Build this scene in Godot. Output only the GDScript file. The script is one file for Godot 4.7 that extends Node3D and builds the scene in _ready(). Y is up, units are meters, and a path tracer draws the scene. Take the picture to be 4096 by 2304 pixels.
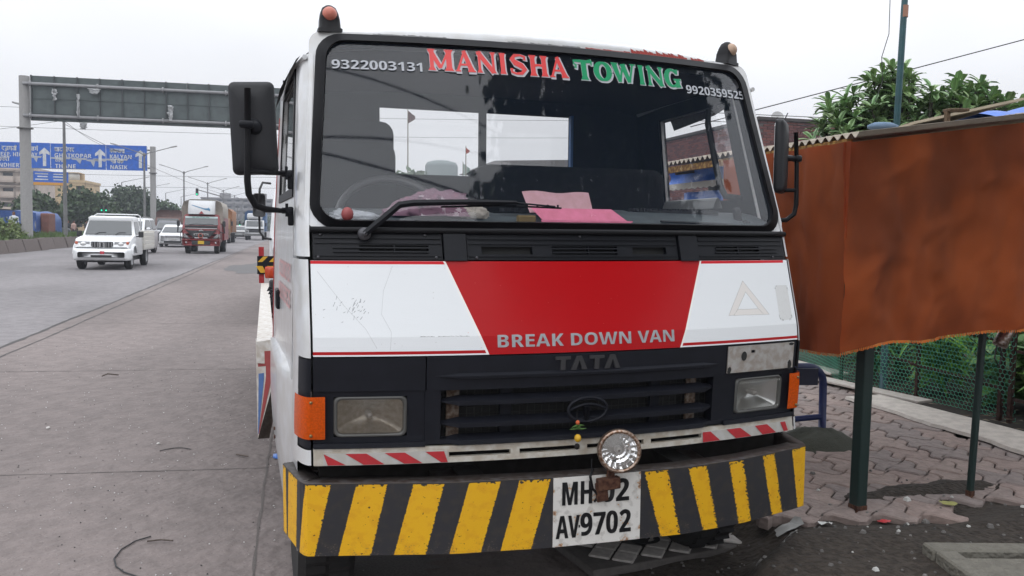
extends Node3D
# A breakdown van parked at the kerb of a wide road on an overcast day.

var rng := RandomNumberGenerator.new()
var counts := {}
var tex := {}
var mats := {}
var CT := Basis.from_euler(Vector3(deg_to_rad(-3.847), deg_to_rad(-17.959), deg_to_rad(0.549)))
var CW := Basis.from_euler(Vector3(deg_to_rad(-3.95), deg_to_rad(-14.32), deg_to_rad(1.24)))
var EYE := Vector3(0, 1.55, 0)
var truck: Node3D

# ---------------------------------------------------------------- mesh collector
class MB:
	var st := SurfaceTool.new()
	func _init(smooth := false):
		st.begin(Mesh.PRIMITIVE_TRIANGLES)
		st.set_smooth_group(0 if smooth else -1)
	func sm(on: bool):
		st.set_smooth_group(0 if on else -1)
		return self
	func col(c: Color):
		st.set_color(c)
		return self
	func v(p: Vector3, uv := Vector2.ZERO):
		st.set_uv(uv)
		st.add_vertex(p)
	func tri(a: Vector3, b: Vector3, c: Vector3, ua := Vector2.ZERO, ub := Vector2.ZERO, uc := Vector2.ZERO):
		v(a, ua); v(b, ub); v(c, uc)
	func quad(a: Vector3, b: Vector3, c: Vector3, d: Vector3, ua := Vector2.ZERO, ub := Vector2.ZERO, uc := Vector2.ZERO, ud := Vector2.ZERO):
		tri(a, b, c, ua, ub, uc); tri(a, c, d, ua, uc, ud)
	func grid(f: Callable, nu: int, nv: int, uvf = null):
		for i in nu:
			for j in nv:
				var p := []
				var t := []
				for k in [[i, j], [i, j + 1], [i + 1, j + 1], [i + 1, j]]:
					var q := Vector2(float(k[0]) / nu, float(k[1]) / nv)
					p.append(f.call(q.x, q.y))
					t.append(q if uvf == null else uvf.call(q.x, q.y))
				quad(p[0], p[1], p[2], p[3], t[0], t[1], t[2], t[3])
		return self
	func ring_between(a: Array, b: Array, closed := true):
		var n := a.size()
		for i in (n if closed else n - 1):
			var j := (i + 1) % n
			quad(a[i], a[j], b[j], b[i])
	func fan(a: Array):
		var c := Vector3.ZERO
		for p in a: c += p
		c /= a.size()
		for i in a.size(): tri(c, a[i], a[(i + 1) % a.size()])
	func loft(rings: Array, caps := true, closed := true):
		for i in rings.size() - 1: ring_between(rings[i], rings[i + 1], closed)
		if caps:
			fan(rings[0]); fan(rings[-1])
		return self
	func box(c: Vector3, s: Vector3, b := Basis(), bev := 0.0):
		var h := s / 2
		var rings := []
		var zs: Array = [[-h.z, 0.0], [h.z, 0.0]] if bev <= 0 else [[-h.z, bev], [-h.z + bev, 0.0], [h.z - bev, 0.0], [h.z, bev]]
		for z in zs:
			var r := []
			var x: float = h.x - z[1]
			var y: float = h.y - z[1]
			var q: Array = [[-x, -y], [-x, y], [x, y], [x, -y]]
			if bev > 0:
				q = [[-x, -y + bev], [-x, y - bev], [-x + bev, y], [x - bev, y], [x, y - bev], [x, -y + bev], [x - bev, -y], [-x + bev, -y]]
			for k in q: r.append(c + b * Vector3(k[0], k[1], z[0]))
			rings.append(r)
		loft(rings)
		return self
	func hexa(p: Array):   # 4 bottom corners, 4 top corners in the same order
		loft([p.slice(0, 4), p.slice(4, 8)])
		return self
	func tube(pts: Array, r, n := 8, caps := true):
		var rings := []
		var up := Vector3.UP
		for i in pts.size():
			var d: Vector3 = (pts[mini(i + 1, pts.size() - 1)] - pts[maxi(i - 1, 0)]).normalized()
			if i == 0 and absf(d.dot(up)) > 0.9: up = Vector3.RIGHT
			var s := d.cross(up).normalized()
			up = s.cross(d).normalized()
			var rad: float = r[i] if r is Array else r
			var ring := []
			for k in n:
				var a := TAU * k / n
				ring.append(pts[i] + (s * cos(a) + up * sin(a)) * rad)
			rings.append(ring)
		loft(rings, caps)
		return self
	func lathe(prof: Array, x := Transform3D(), n := 20, caps := true):   # Vector2(radius, height) along local y
		var rings := []
		for q in prof:
			var ring := []
			for k in n:
				var a := TAU * k / n
				ring.append(x * Vector3(q.x * cos(a), q.y, q.x * sin(a)))
			rings.append(ring)
		loft(rings, caps)
		return self
	func ball(c: Vector3, r: Vector3, n := 12, b := Basis()):
		var prof := []
		for i in n / 2 + 1:
			var a := PI * i / (n / 2)
			prof.append(Vector2(maxf(sin(a), 0.001), -cos(a)))
		lathe(prof, Transform3D(b * Basis.from_scale(r), c), n, false)
		return self
	func prism(poly: PackedVector2Array, f: Callable, z0: float, z1: float):   # f(Vector2, z) -> Vector3
		var t := Geometry2D.triangulate_polygon(poly)
		for i in range(0, t.size(), 3):
			for z in [z0, z1]:
				tri(f.call(poly[t[i]], z), f.call(poly[t[i + 1]], z), f.call(poly[t[i + 2]], z), poly[t[i]], poly[t[i + 1]], poly[t[i + 2]])
		var n := poly.size()
		if z0 != z1:
			for i in n:
				var j := (i + 1) % n
				quad(f.call(poly[i], z0), f.call(poly[j], z0), f.call(poly[j], z1), f.call(poly[i], z1), poly[i], poly[j], poly[j], poly[i])
		return self
	func done() -> ArrayMesh:
		st.generate_normals()
		return st.commit()

# a sheet on a curved face: x and y lines, holes as Rect2, f(x, y, off) -> Vector3
func sheet(mb: MB, x0: float, x1: float, y0: float, y1: float, holes: Array, off: float, thick: float, f: Callable, step := 0.06, uvf = null):
	var xs := [x0, x1]
	var ys := [y0, y1]
	for h in holes:
		xs.append(h.position.x); xs.append(h.end.x); ys.append(h.position.y); ys.append(h.end.y)
	xs.sort(); ys.sort()
	var X := []
	for i in xs.size() - 1:
		var n := maxi(1, ceili((xs[i + 1] - xs[i]) / step))
		for k in n: X.append(lerpf(xs[i], xs[i + 1], float(k) / n))
	X.append(x1)
	var Y := []
	for i in ys.size() - 1:
		var n := maxi(1, ceili((ys[i + 1] - ys[i]) / step))
		for k in n: Y.append(lerpf(ys[i], ys[i + 1], float(k) / n))
	Y.append(y1)
	var solid := func(i, j):
		if i < 0 or j < 0 or i >= X.size() - 1 or j >= Y.size() - 1: return false
		if X[i + 1] - X[i] < 1e-6 or Y[j + 1] - Y[j] < 1e-6: return true
		var c := Vector2((X[i] + X[i + 1]) / 2, (Y[j] + Y[j + 1]) / 2)
		for h in holes:
			if h.has_point(c): return false
		return true
	var U: Callable = uvf if uvf != null else func(x: float, y: float): return Vector2(x, y)
	for i in X.size() - 1:
		for j in Y.size() - 1:
			if not solid.call(i, j): continue
			var a := [[X[i], Y[j]], [X[i], Y[j + 1]], [X[i + 1], Y[j + 1]], [X[i + 1], Y[j]]]
			mb.quad(f.call(a[0][0], a[0][1], off), f.call(a[1][0], a[1][1], off), f.call(a[2][0], a[2][1], off), f.call(a[3][0], a[3][1], off), U.call(a[0][0], a[0][1]), U.call(a[1][0], a[1][1]), U.call(a[2][0], a[2][1]), U.call(a[3][0], a[3][1]))
			if thick <= 0: continue
			var nb := [[-1, 0, 0, 1], [0, 1, 1, 2], [1, 0, 2, 3], [0, -1, 3, 0]]
			for e in nb:
				if solid.call(i + e[0], j + e[1]): continue
				var p: Array = a[e[2]]
				var q: Array = a[e[3]]
				mb.quad(f.call(p[0], p[1], off), f.call(q[0], q[1], off), f.call(q[0], q[1], off - thick), f.call(p[0], p[1], off - thick), U.call(p[0], p[1]), U.call(q[0], q[1]), U.call(q[0], q[1]), U.call(p[0], p[1]))

# ---------------------------------------------------------------- nodes
func numbered(called: String) -> String:
	var n: int = counts.get(called, 0)
	counts[called] = n + 1
	return called if n == 0 else "%s_%03d" % [called, n]
func tag(o: Node, label: String, category: String, group := "", kind := ""):
	if label: o.set_meta("label", label)
	if category: o.set_meta("category", category)
	if group: o.set_meta("group", group)
	if kind: o.set_meta("kind", kind)
	return o
func thing(called: String, label: String, category: String, at := Vector3.ZERO, turn := 0.0, group := "") -> Node3D:
	var o := Node3D.new()
	o.name = numbered(called)
	add_child(o)
	o.position = at
	o.rotation.y = turn
	return tag(o, label, category, group)
func part(mb: MB, called: String, m: Material, parent: Node = null, label := "") -> MeshInstance3D:
	return inst(mb.done(), called, m, parent, label)
func inst(mesh: Mesh, called: String, m: Material, parent: Node = null, label := "") -> MeshInstance3D:
	var o := MeshInstance3D.new()
	o.name = called if parent else numbered(called)
	o.mesh = mesh
	o.material_override = m
	if parent: parent.add_child(o, true)
	else: add_child(o)
	if label: o.set_meta("label", label)
	return o
func struct(mb: MB, called: String, m: Material, parent: Node = null) -> MeshInstance3D:
	var o := part(mb, called, m, parent)
	if parent == null: o.set_meta("kind", "structure")
	return o
func dup(root: Node3D, at: Vector3, turn: float, label: String) -> Node3D:
	var r: Node3D = root.duplicate()
	var base: String = root.name
	if base.length() > 4 and base[-4] == "_": base = base.substr(0, base.length() - 4)
	r.name = numbered(base)
	add_child(r)
	r.position = at
	r.rotation.y = turn
	r.set_meta("label", label)
	return r

# ---------------------------------------------------------------- materials: base colours are linear values
func lin(r: float, g: float, b: float, a := 1.0) -> Color:
	var c := Color(r, g, b).linear_to_srgb()
	c.a = a
	return c
func mat(called: String, c: Color, rough := 0.6, t = null, scale := 1.0, metal := 0.0, nrm = null, ndepth := 1.0) -> StandardMaterial3D:
	if mats.has(called): return mats[called]
	var m := StandardMaterial3D.new()
	m.resource_name = called
	m.albedo_color = c
	m.roughness = rough
	m.metallic = metal
	m.cull_mode = BaseMaterial3D.CULL_DISABLED
	if t != null:
		m.albedo_texture = t
		m.uv1_triplanar = true
		m.uv1_scale = Vector3.ONE * scale
	if nrm != null:
		m.normal_enabled = true
		m.normal_texture = nrm
		m.normal_scale = ndepth
		m.uv1_triplanar = true
		m.uv1_scale = Vector3.ONE * scale
	mats[called] = m
	return m
func print_mat(called: String, im: Image, rough := 0.5) -> StandardMaterial3D:
	var m := mat(called, Color.WHITE, rough)
	m.albedo_texture = ImageTexture.create_from_image(im)
	return m
func glass(called: String, tint: Color, alpha: float, rough := 0.03) -> StandardMaterial3D:
	var m := mat(called, Color(tint.r, tint.g, tint.b, alpha), rough)
	m.transparency = BaseMaterial3D.TRANSPARENCY_ALPHA
	m.metallic_specular = 0.5
	return m
func vcol(called: String, rough := 0.7) -> StandardMaterial3D:
	var m := mat(called, Color.WHITE, rough)
	m.vertex_color_use_as_albedo = true
	return m
# a tiling picture of noise that multiplies a base colour between lo and hi
func ntex(called: String, freq: float, lo: float, hi: float, seed_: int, specks := 0.0, size := 256, octaves := 4, tint := Color.WHITE) -> ImageTexture:
	if tex.has(called): return tex[called]
	var n := FastNoiseLite.new()
	n.seed = seed_
	n.frequency = freq
	n.fractal_octaves = octaves
	var g := n.get_seamless_image(size, size)
	var im := Image.create(size, size, false, Image.FORMAT_RGB8)
	var r := RandomNumberGenerator.new()
	r.seed = seed_
	for y in size:
		for x in size:
			var k := g.get_pixel(x, y).r
			k = smoothstep(0.15, 0.85, k)
			var q := lerpf(lo, hi, k)
			var c := Color(q, q, q).lerp(Color(q * tint.r, q * tint.g, q * tint.b), 1.0 - k)
			if specks > 0 and r.randf() < specks:
				c = c * (r.randf_range(0.45, 0.8) if r.randf() < 0.45 else r.randf_range(1.15, 1.5))
			im.set_pixel(x, y, Color(minf(c.r, 1), minf(c.g, 1), minf(c.b, 1)).linear_to_srgb())
	tex[called] = ImageTexture.create_from_image(im)
	return tex[called]
func nmap(called: String, freq: float, strength: float, seed_: int, size := 256) -> ImageTexture:
	if tex.has(called): return tex[called]
	var n := FastNoiseLite.new()
	n.seed = seed_
	n.frequency = freq
	n.fractal_octaves = 4
	var g := n.get_seamless_image(size, size)
	g.convert(Image.FORMAT_RGBA8)
	g.bump_map_to_normal_map(strength)
	tex[called] = ImageTexture.create_from_image(g)
	return tex[called]

# ---------------------------------------------------------------- painting flat print into a picture
func fill_poly(im: Image, poly: Array, c: Color):
	var y0 := 1e9
	var y1 := -1e9
	for p in poly:
		y0 = minf(y0, p.y); y1 = maxf(y1, p.y)
	for y in range(maxi(0, int(y0)), mini(im.get_height() - 1, int(y1)) + 1):
		var xs := []
		for i in poly.size():
			var a: Vector2 = poly[i]
			var b: Vector2 = poly[(i + 1) % poly.size()]
			var yy := y + 0.5
			if (a.y <= yy) != (b.y <= yy): xs.append(a.x + (yy - a.y) / (b.y - a.y) * (b.x - a.x))
		xs.sort()
		for k in range(0, xs.size() - 1, 2):
			var xa := maxi(0, roundi(xs[k]))
			var xb := mini(im.get_width(), roundi(xs[k + 1]))
			if xb > xa: im.fill_rect(Rect2i(xa, y, xb - xa, 1), c)
func stroke(im: Image, pts: Array, w: float, c: Color):
	for i in pts.size() - 1:
		var a: Vector2 = pts[i]
		var b: Vector2 = pts[i + 1]
		var n := maxi(1, int(a.distance_to(b) / maxf(0.5, w * 0.3)))
		for k in n + 1:
			var p := a.lerp(b, float(k) / n)
			var s := maxi(1, roundi(w))
			im.fill_rect(Rect2i(roundi(p.x - w / 2), roundi(p.y - w / 2), s, s), c)

# ---------------------------------------------------------------- lettering
# words laid on a face: f(Vector2, out) -> Vector3, in metres; high = height of capitals, wide = total width
func words(mb: MB, said: String, face: String, bold: bool, origin: Vector2, wide: float, high: float, f: Callable, out := 0.002):
	var t := TextMesh.new()
	var s := SystemFont.new()
	s.font_names = [face]
	s.font_weight = 700 if bold else 400
	t.font = s
	t.text = said
	t.font_size = 64
	t.pixel_size = 0.01
	t.depth = 0.0
	t.curve_step = 2.0
	var a := t.get_mesh_arrays()
	var p: PackedVector3Array = a[Mesh.ARRAY_VERTEX]
	var ix = a[Mesh.ARRAY_INDEX]
	var lo := Vector2(1e9, 1e9)
	var hi := Vector2(-1e9, -1e9)
	for q in p:
		lo = Vector2(minf(lo.x, q.x), minf(lo.y, q.y)); hi = Vector2(maxf(hi.x, q.x), maxf(hi.y, q.y))
	var put := func(q: Vector3) -> Vector3:
		return f.call(origin + Vector2((q.x - lo.x) / (hi.x - lo.x) * wide, (q.y - lo.y) / (hi.y - lo.y) * high), out)
	var n: int = ix.size() if ix != null and ix.size() else p.size()
	for i in range(0, n - 2, 3):
		if ix != null and ix.size(): mb.tri(put.call(p[ix[i]]), put.call(p[ix[i + 1]]), put.call(p[ix[i + 2]]))
		else: mb.tri(put.call(p[i]), put.call(p[i + 1]), put.call(p[i + 2]))

func arc(c: Vector2, r: Vector2, a0: float, a1: float, n := 8) -> Array:
	var o := []
	for i in n + 1:
		var a := deg_to_rad(lerpf(a0, a1, float(i) / n))
		o.append(c + Vector2(cos(a) * r.x, sin(a) * r.y))
	return o
func rrect(hw: float, hh: float, r: float, n := 4) -> Array:
	var o := []
	for q in [[1, 1, 0], [-1, 1, 90], [-1, -1, 180], [1, -1, 270]]:
		o.append_array(arc(Vector2(q[0] * (hw - r), q[1] * (hh - r)), Vector2(r, r), q[2], q[2] + 90, n))
	return o
func ring3(a: Array, f: Callable) -> Array:
	return a.map(f)

func _ready():
	rng.seed = 7
	# camera
	var cam := Camera3D.new()
	cam.name = "camera"
	cam.position = EYE
	cam.basis = CW
	cam.fov = 38.4
	cam.near = 0.05
	cam.far = 3000.0
	add_child(cam)
	cam.current = true
	# an overcast sky, brightest overhead
	var we := WorldEnvironment.new()
	we.name = "world_environment"
	var env := Environment.new()
	env.background_mode = Environment.BG_SKY
	var sky := Sky.new()
	var pan := PanoramaSkyMaterial.new()
	pan.panorama = ImageTexture.create_from_image(overcast())
	pan.energy_multiplier = 1.0
	sky.sky_material = pan
	env.sky = sky
	env.background_energy_multiplier = 1.0
	env.tonemap_mode = Environment.TONE_MAPPER_LINEAR
	env.tonemap_exposure = 0.93
	env.sdfgi_enabled = true
	env.ssao_enabled = true
	env.ssil_enabled = true
	env.fog_enabled = true
	env.fog_density = 0.0010
	env.fog_light_color = Color(0.86, 0.88, 0.92)
	we.environment = env
	add_child(we)
	# the sun far behind cloud: high, soft
	var sun := DirectionalLight3D.new()
	sun.name = "sun"
	sun.light_energy = 0.25
	sun.light_color = Color(1.0, 0.98, 0.95)
	sun.light_angular_distance = 90.0
	sun.shadow_enabled = true
	sun.rotation_degrees = Vector3(-62, -25, 0)
	add_child(sun)

	textures()
	ground()
	median()
	footpath()
	far_structures()
	overhead()
	tow_truck()
	traffic()
	shack()
	stall_shelves()
	garden()
	street_tree()
	beyond_cab()
	small_things()

func overcast() -> Image:
	var w := 512
	var h := 256
	var im := Image.create(w, h, false, Image.FORMAT_RGBF)
	var n := FastNoiseLite.new()
	n.seed = 11
	n.frequency = 1.3
	n.fractal_octaves = 4
	for y in h:
		var el := PI / 2 - PI * (y + 0.5) / h
		for x in w:
			var az := TAU * x / w
			var d := Vector3(cos(el) * cos(az), sin(el), cos(el) * sin(az))
			var s := maxf(d.y, 0.0)
			var k := n.get_noise_3d(d.x * 1.4, d.y * 3.2, d.z * 1.4)
			var l := lerpf(0.89, 2.15, smoothstep(0.0, 0.85, s)) * (1.0 + 0.22 * k * smoothstep(0.02, 0.3, s))
			var c := Color(0.965, 0.985, 1.035).lerp(Color(0.95, 0.985, 1.05), smoothstep(0.1, 0.6, s))
			if d.y < 0: l = 0.3
			im.set_pixel(x, y, Color(c.r * l, c.g * l, c.b * l))
	return im

func textures():
	ntex("grain", 0.06, 0.78, 1.0, 3, 0.0)
	ntex("blotch", 0.012, 0.80, 1.0, 5, 0.0, 256, 5)
	ntex("concrete", 0.02, 0.80, 1.0, 9, 0.03, 512, 6)
	ntex("fine", 0.12, 0.7, 1.0, 13, 0.04)
	ntex("dust", 0.025, 0.86, 1.0, 17, 0.0, 256, 5, Color(1, 0.97, 0.92))
	ntex("road", 0.02, 0.58, 0.70, 51, 0.07, 512, 6)
	ntex("stain", 0.010, 0.76, 1.0, 53, 0.0, 256, 5)
	ntex("soil", 0.03, 0.42, 1.0, 47, 0.05, 512, 6, Color(1, 0.93, 0.84))
	ntex("grime", 0.03, 0.74, 1.0, 29, 0.01, 256, 5, Color(0.95, 0.85, 0.75))
	ntex("rust", 0.03, 0.35, 1.0, 19, 0.02, 256, 5, Color(0.85, 0.5, 0.3))
	ntex("bark", 0.05, 0.5, 1.0, 23, 0.0)
	nmap("rough_n", 0.09, 4.0, 31)
	nmap("soft_n", 0.02, 3.0, 37)
	nmap("panel_n", 0.012, 1.2, 61)
	nmap("weave_n", 0.25, 2.0, 41)

# ---------------------------------------------------------------- ground
func ground():
	var g := MB.new()
	g.quad(Vector3(-900, -0.012, 300), Vector3(-900, -0.012, -1600), Vector3(900, -0.012, -1600), Vector3(900, -0.012, 300))
	struct(g, "ground", mat("earth", lin(0.13, 0.115, 0.095), 0.95, tex.blotch, 0.21))
	# the carriageway: old concrete near the kerb, worn asphalt beyond the joint
	var rm := mat("road_concrete", lin(0.288, 0.240, 0.226), 0.85, tex.road, 0.42, 0.0, tex.rough_n, 0.35)
	var am := mat("road_asphalt", lin(0.30, 0.278, 0.282), 0.85, tex.road, 0.36, 0.0, tex.rough_n, 0.35)
	for m in [rm, am]:
		m.uv1_world_triplanar = true
		m.detail_enabled = true
		m.detail_albedo = tex.stain
		m.detail_blend_mode = BaseMaterial3D.BLEND_MODE_MUL
		m.detail_uv_layer = BaseMaterial3D.DETAIL_UV_2
		m.uv2_triplanar = true
		m.uv2_world_triplanar = true
		m.uv2_scale = Vector3(0.11, 0.11, 0.043)
	var r := MB.new()
	r.quad(Vector3(-3.52, 0.0, 60), Vector3(-3.52, 0.0, -700), Vector3(1.6, 0.0, -700), Vector3(1.6, 0.0, 60))
	struct(r, "shoulder", rm)
	r = MB.new()
	r.quad(Vector3(-40, -0.002, 60), Vector3(-40, -0.002, -700), Vector3(-3.52, -0.002, -700), Vector3(-3.52, -0.002, 60))
	struct(r, "road", am)
	# tarred joints of the slabs
	var tar := mat("joint_tar", lin(0.075, 0.07, 0.068), 0.9, tex.fine, 3.0)
	var faint := mat("joint_dust", lin(0.12, 0.105, 0.098), 0.9, tex.fine, 3.0)
	var joint := func(a: Vector2, b: Vector2, w: float, sd: int):
		var m := MB.new()
		var q := RandomNumberGenerator.new()
		q.seed = sd
		var n := maxi(4, int(a.distance_to(b) / 0.09))
		n = mini(n, 260)
		var side := (b - a).normalized().orthogonal()
		var L := []
		var drift := 0.0
		for i in n + 1:
			drift = clampf(drift + q.randf_range(-0.3, 0.3) * w, -0.8 * w, 0.8 * w)
			var c := a.lerp(b, float(i) / n) + side * drift
			var h := w * q.randf_range(0.25, 0.75)
			L.append([c - side * h, c + side * h])
		for i in n:
			m.quad(Vector3(L[i][0].x, 0.003, L[i][0].y), Vector3(L[i + 1][0].x, 0.003, L[i + 1][0].y), Vector3(L[i + 1][1].x, 0.003, L[i + 1][1].y), Vector3(L[i][1].x, 0.003, L[i][1].y))
		struct(m, "road_joint", tar if w > .0125 else faint)
	joint.call(Vector2(-3.5, -2.0), Vector2(-3.6, -70), 0.05, 1)
	joint.call(Vector2(-3.27, -2.0), Vector2(-3.4, -60), 0.03, 2)
	joint.call(Vector2(-0.2, -1.5), Vector2(-0.24, -24), 0.012, 3)
	joint.call(Vector2(-3.5, -9.4), Vector2(1.2, -9.2), 0.011, 4)
	joint.call(Vector2(-3.5, -5.66), Vector2(-0.2, -5.42), 0.009, 5)
	joint.call(Vector2(-3.5, -13.8), Vector2(1.2, -13.5), 0.012, 6)
	joint.call(Vector2(-3.5, -18.4), Vector2(1.2, -18.2), 0.012, 7)
	# a worn patch of asphalt by the kerb
	var pm := MB.new()
	var ring := []
	var q := RandomNumberGenerator.new()
	q.seed = 5
	for i in 40:
		var a := TAU * i / 40
		var k := q.randf_range(0.86, 1.1)
		ring.append(Vector3(-1.1 + 1.5 * cos(a) * k, 0.004, -31.5 + 4.2 * sin(a) * k))
	pm.fan(ring)
	struct(pm, "road_patch", mat("patch", lin(0.12, 0.115, 0.115), 0.9, tex.concrete, 0.8))
	# wheel-worn oil stains
	var oil := mat("oil", lin(0.17, 0.155, 0.15), 0.75, tex.fine, 2.0)
	for s in [[0.2, -3.45, 0.2, 0.14], [0.33, -3.75, 0.28, 0.22], [0.16, -4.6, 0.08, 0.2], [0.05, -3.0, 0.1, 0.14]]:
		pm = MB.new()
		ring = []
		for i in 34:
			var a := TAU * i / 34
			var k := q.randf_range(0.7, 1.25)
			ring.append(Vector3(s[0] + s[2] * cos(a) * k, 0.004, s[1] + s[3] * sin(a) * k))
		pm.fan(ring)
		struct(pm, "oil_stain", oil)

# ---------------------------------------------------------------- the median: blocks, verge, hedge
func median():
	var blk := mat("median_block", lin(0.15, 0.122, 0.112), 0.9, tex.concrete, 0.9, 0.0, tex.rough_n, 0.5)
	var t := thing("median_barrier", "low grey brown concrete block barrier along the grassy median", "barrier", Vector3(-13.4, 0, -24))
	var b := MB.new()
	b.loft([[Vector3(-.28, 0, .59), Vector3(-.2, .62, .59), Vector3(.1, .62, .59), Vector3(.28, 0, .59)], [Vector3(-.28, 0, -.59), Vector3(-.2, .62, -.59), Vector3(.1, .62, -.59), Vector3(.28, 0, -.59)]])
	var mesh := b.done()
	for i in 75:
		var o := inst(mesh, "block", blk, t)
		o.position = Vector3(rng.randf_range(-.03, .03) - (0.25 if i > 20 else 0.0), rng.randf_range(-.04, .02), -i * 1.22)
		o.rotation = Vector3(0, rng.randf_range(-.03, .03), rng.randf_range(-.02, .02))
	var g := MB.new()
	g.quad(Vector3(-16.8, .42, -20), Vector3(-16.8, .42, -160), Vector3(-13.55, .42, -160), Vector3(-13.55, .42, -20))
	g.quad(Vector3(-16.8, .42, -20), Vector3(-16.8, .42, -160), Vector3(-16.8, 0, -160), Vector3(-16.8, 0, -20))
	struct(g, "median_soil", mat("earth", lin(0.1, 0.085, 0.06), 0.95))
	# grass on the median
	var blade := MB.new()
	blade.tri(Vector3(-.05, 0, 0), Vector3(.05, 0, 0), Vector3(.12, .38, .06))
	blade.tri(Vector3(.02, 0, -.05), Vector3(.02, 0, .05), Vector3(-.14, .32, -.05))
	blade.tri(Vector3(-.04, 0, .03), Vector3(.05, 0, -.03), Vector3(.0, .42, .1))
	var pts := []
	for i in 5200:
		var z := -24.0 - 75.0 * pow(rng.randf(), 1.3)
		pts.append([Vector3(rng.randf_range(-16.7, -13.6), .42, z), rng.randf_range(.5, 1.3)])
	scatter("median_grass", blade.done(), pts, mat("grass", lin(0.075, 0.125, 0.03), 0.8), "short green grass growing on the median behind the barrier", "grass")
	# low hedge bushes
	for s in [[-14.6, -45.0, 2.6, 1.5, "bushy yellow green shrub on the median beside the thick gantry post"], [-15.2, -50.0, 2.6, 1.3, "darker green shrub further along the median behind the yellow green one"]]:
		shrub(Vector3(s[0], .4, s[1]), s[2], s[3], lin(0.10, 0.145, 0.035), s[4])

func scatter(called: String, mesh: Mesh, pts: Array, m: Material, label: String, cat: String, cols = null):
	var mm := MultiMesh.new()
	mm.transform_format = MultiMesh.TRANSFORM_3D
	mm.use_colors = cols != null
	mm.mesh = mesh
	mm.instance_count = pts.size()
	for i in pts.size():
		var b := Basis(Vector3.UP, rng.randf() * TAU).scaled(Vector3.ONE * pts[i][1])
		if pts[i].size() > 2: b = pts[i][2]
		mm.set_instance_transform(i, Transform3D(b, pts[i][0]))
		if cols != null: mm.set_instance_color(i, cols[i])
	var o := MultiMeshInstance3D.new()
	o.name = numbered(called)
	o.multimesh = mm
	o.material_override = m
	add_child(o)
	tag(o, label, cat, "", "stuff")

func leaf_mesh(w: float, l: float, fold := 0.25) -> ArrayMesh:
	var m := MB.new()
	var c := [Vector3(0, 0, 0), Vector3(0, -.03 * l, -l * .35), Vector3(0, -.06 * l, -l * .7), Vector3(0, -.16 * l, -l)]
	var e := [0.12, 1.0, 0.85, 0.0]
	for s in [-1.0, 1.0]:
		for i in 3:
			m.quad(c[i], c[i + 1], c[i + 1] + Vector3(s * w * e[i + 1], w * e[i + 1] * fold, 0), c[i] + Vector3(s * w * e[i], w * e[i] * fold, 0))
	return m.done()

func rand_basis(s: float) -> Basis:
	return (Basis(Vector3.UP, rng.randf() * TAU) * Basis(Vector3.RIGHT, rng.randf_range(-1.2, 1.2)) * Basis(Vector3.BACK, rng.randf() * TAU)).scaled(Vector3.ONE * s)

# a multimesh of leaves as one part of a plant
func leaves(parent: Node3D, called: String, mesh: Mesh, xf: Array, m: Material):
	var mm := MultiMesh.new()
	mm.transform_format = MultiMesh.TRANSFORM_3D
	mm.use_colors = true
	mm.mesh = mesh
	mm.instance_count = xf.size()
	for i in xf.size():
		mm.set_instance_transform(i, xf[i])
		var k := rng.randf_range(0.6, 1.25)
		mm.set_instance_color(i, Color(k * rng.randf_range(.9, 1.15), k, k * rng.randf_range(.8, 1.0)))
	var o := MultiMeshInstance3D.new()
	o.name = called
	o.multimesh = mm
	o.material_override = m
	parent.add_child(o)
	o.set_meta("kind", "stuff")
	return o

func leaf_mat(called: String, c: Color, rough := 0.55) -> StandardMaterial3D:
	var m := mat(called, c, rough)
	m.vertex_color_use_as_albedo = true
	m.backlight_enabled = true
	m.backlight = Color(0.25, 0.3, 0.12)
	return m

func shrub(at: Vector3, wide: float, high: float, c: Color, label: String):
	var t := thing("shrub", label, "shrub", at)
	var xf := []
	for i in 1500:
		var d := Vector3(rng.randfn(), absf(rng.randfn()), rng.randfn()).normalized()
		var k := pow(rng.randf(), 0.45) * (0.85 + 0.25 * sin(d.x * 5 + at.z) * cos(d.z * 4))
		xf.append(Transform3D(rand_basis(rng.randf_range(.7, 1.4)), Vector3(d.x * wide * .5 * k, d.y * high * k, d.z * wide * .8 * k)))
	leaves(t, "foliage", leaf_mesh(.05, .2), xf, leaf_mat("shrub_leaf", c))
	var m := MB.new()
	for i in 7: m.tube([Vector3(0, 0, 0), Vector3(rng.randf_range(-.4, .4) * wide, high * .7, rng.randf_range(-.4, .4) * wide)], [.03, .01], 5)
	part(m, "stem", mat("bark", lin(.09, .07, .05), .9, tex.bark, 2.0), t)

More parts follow.
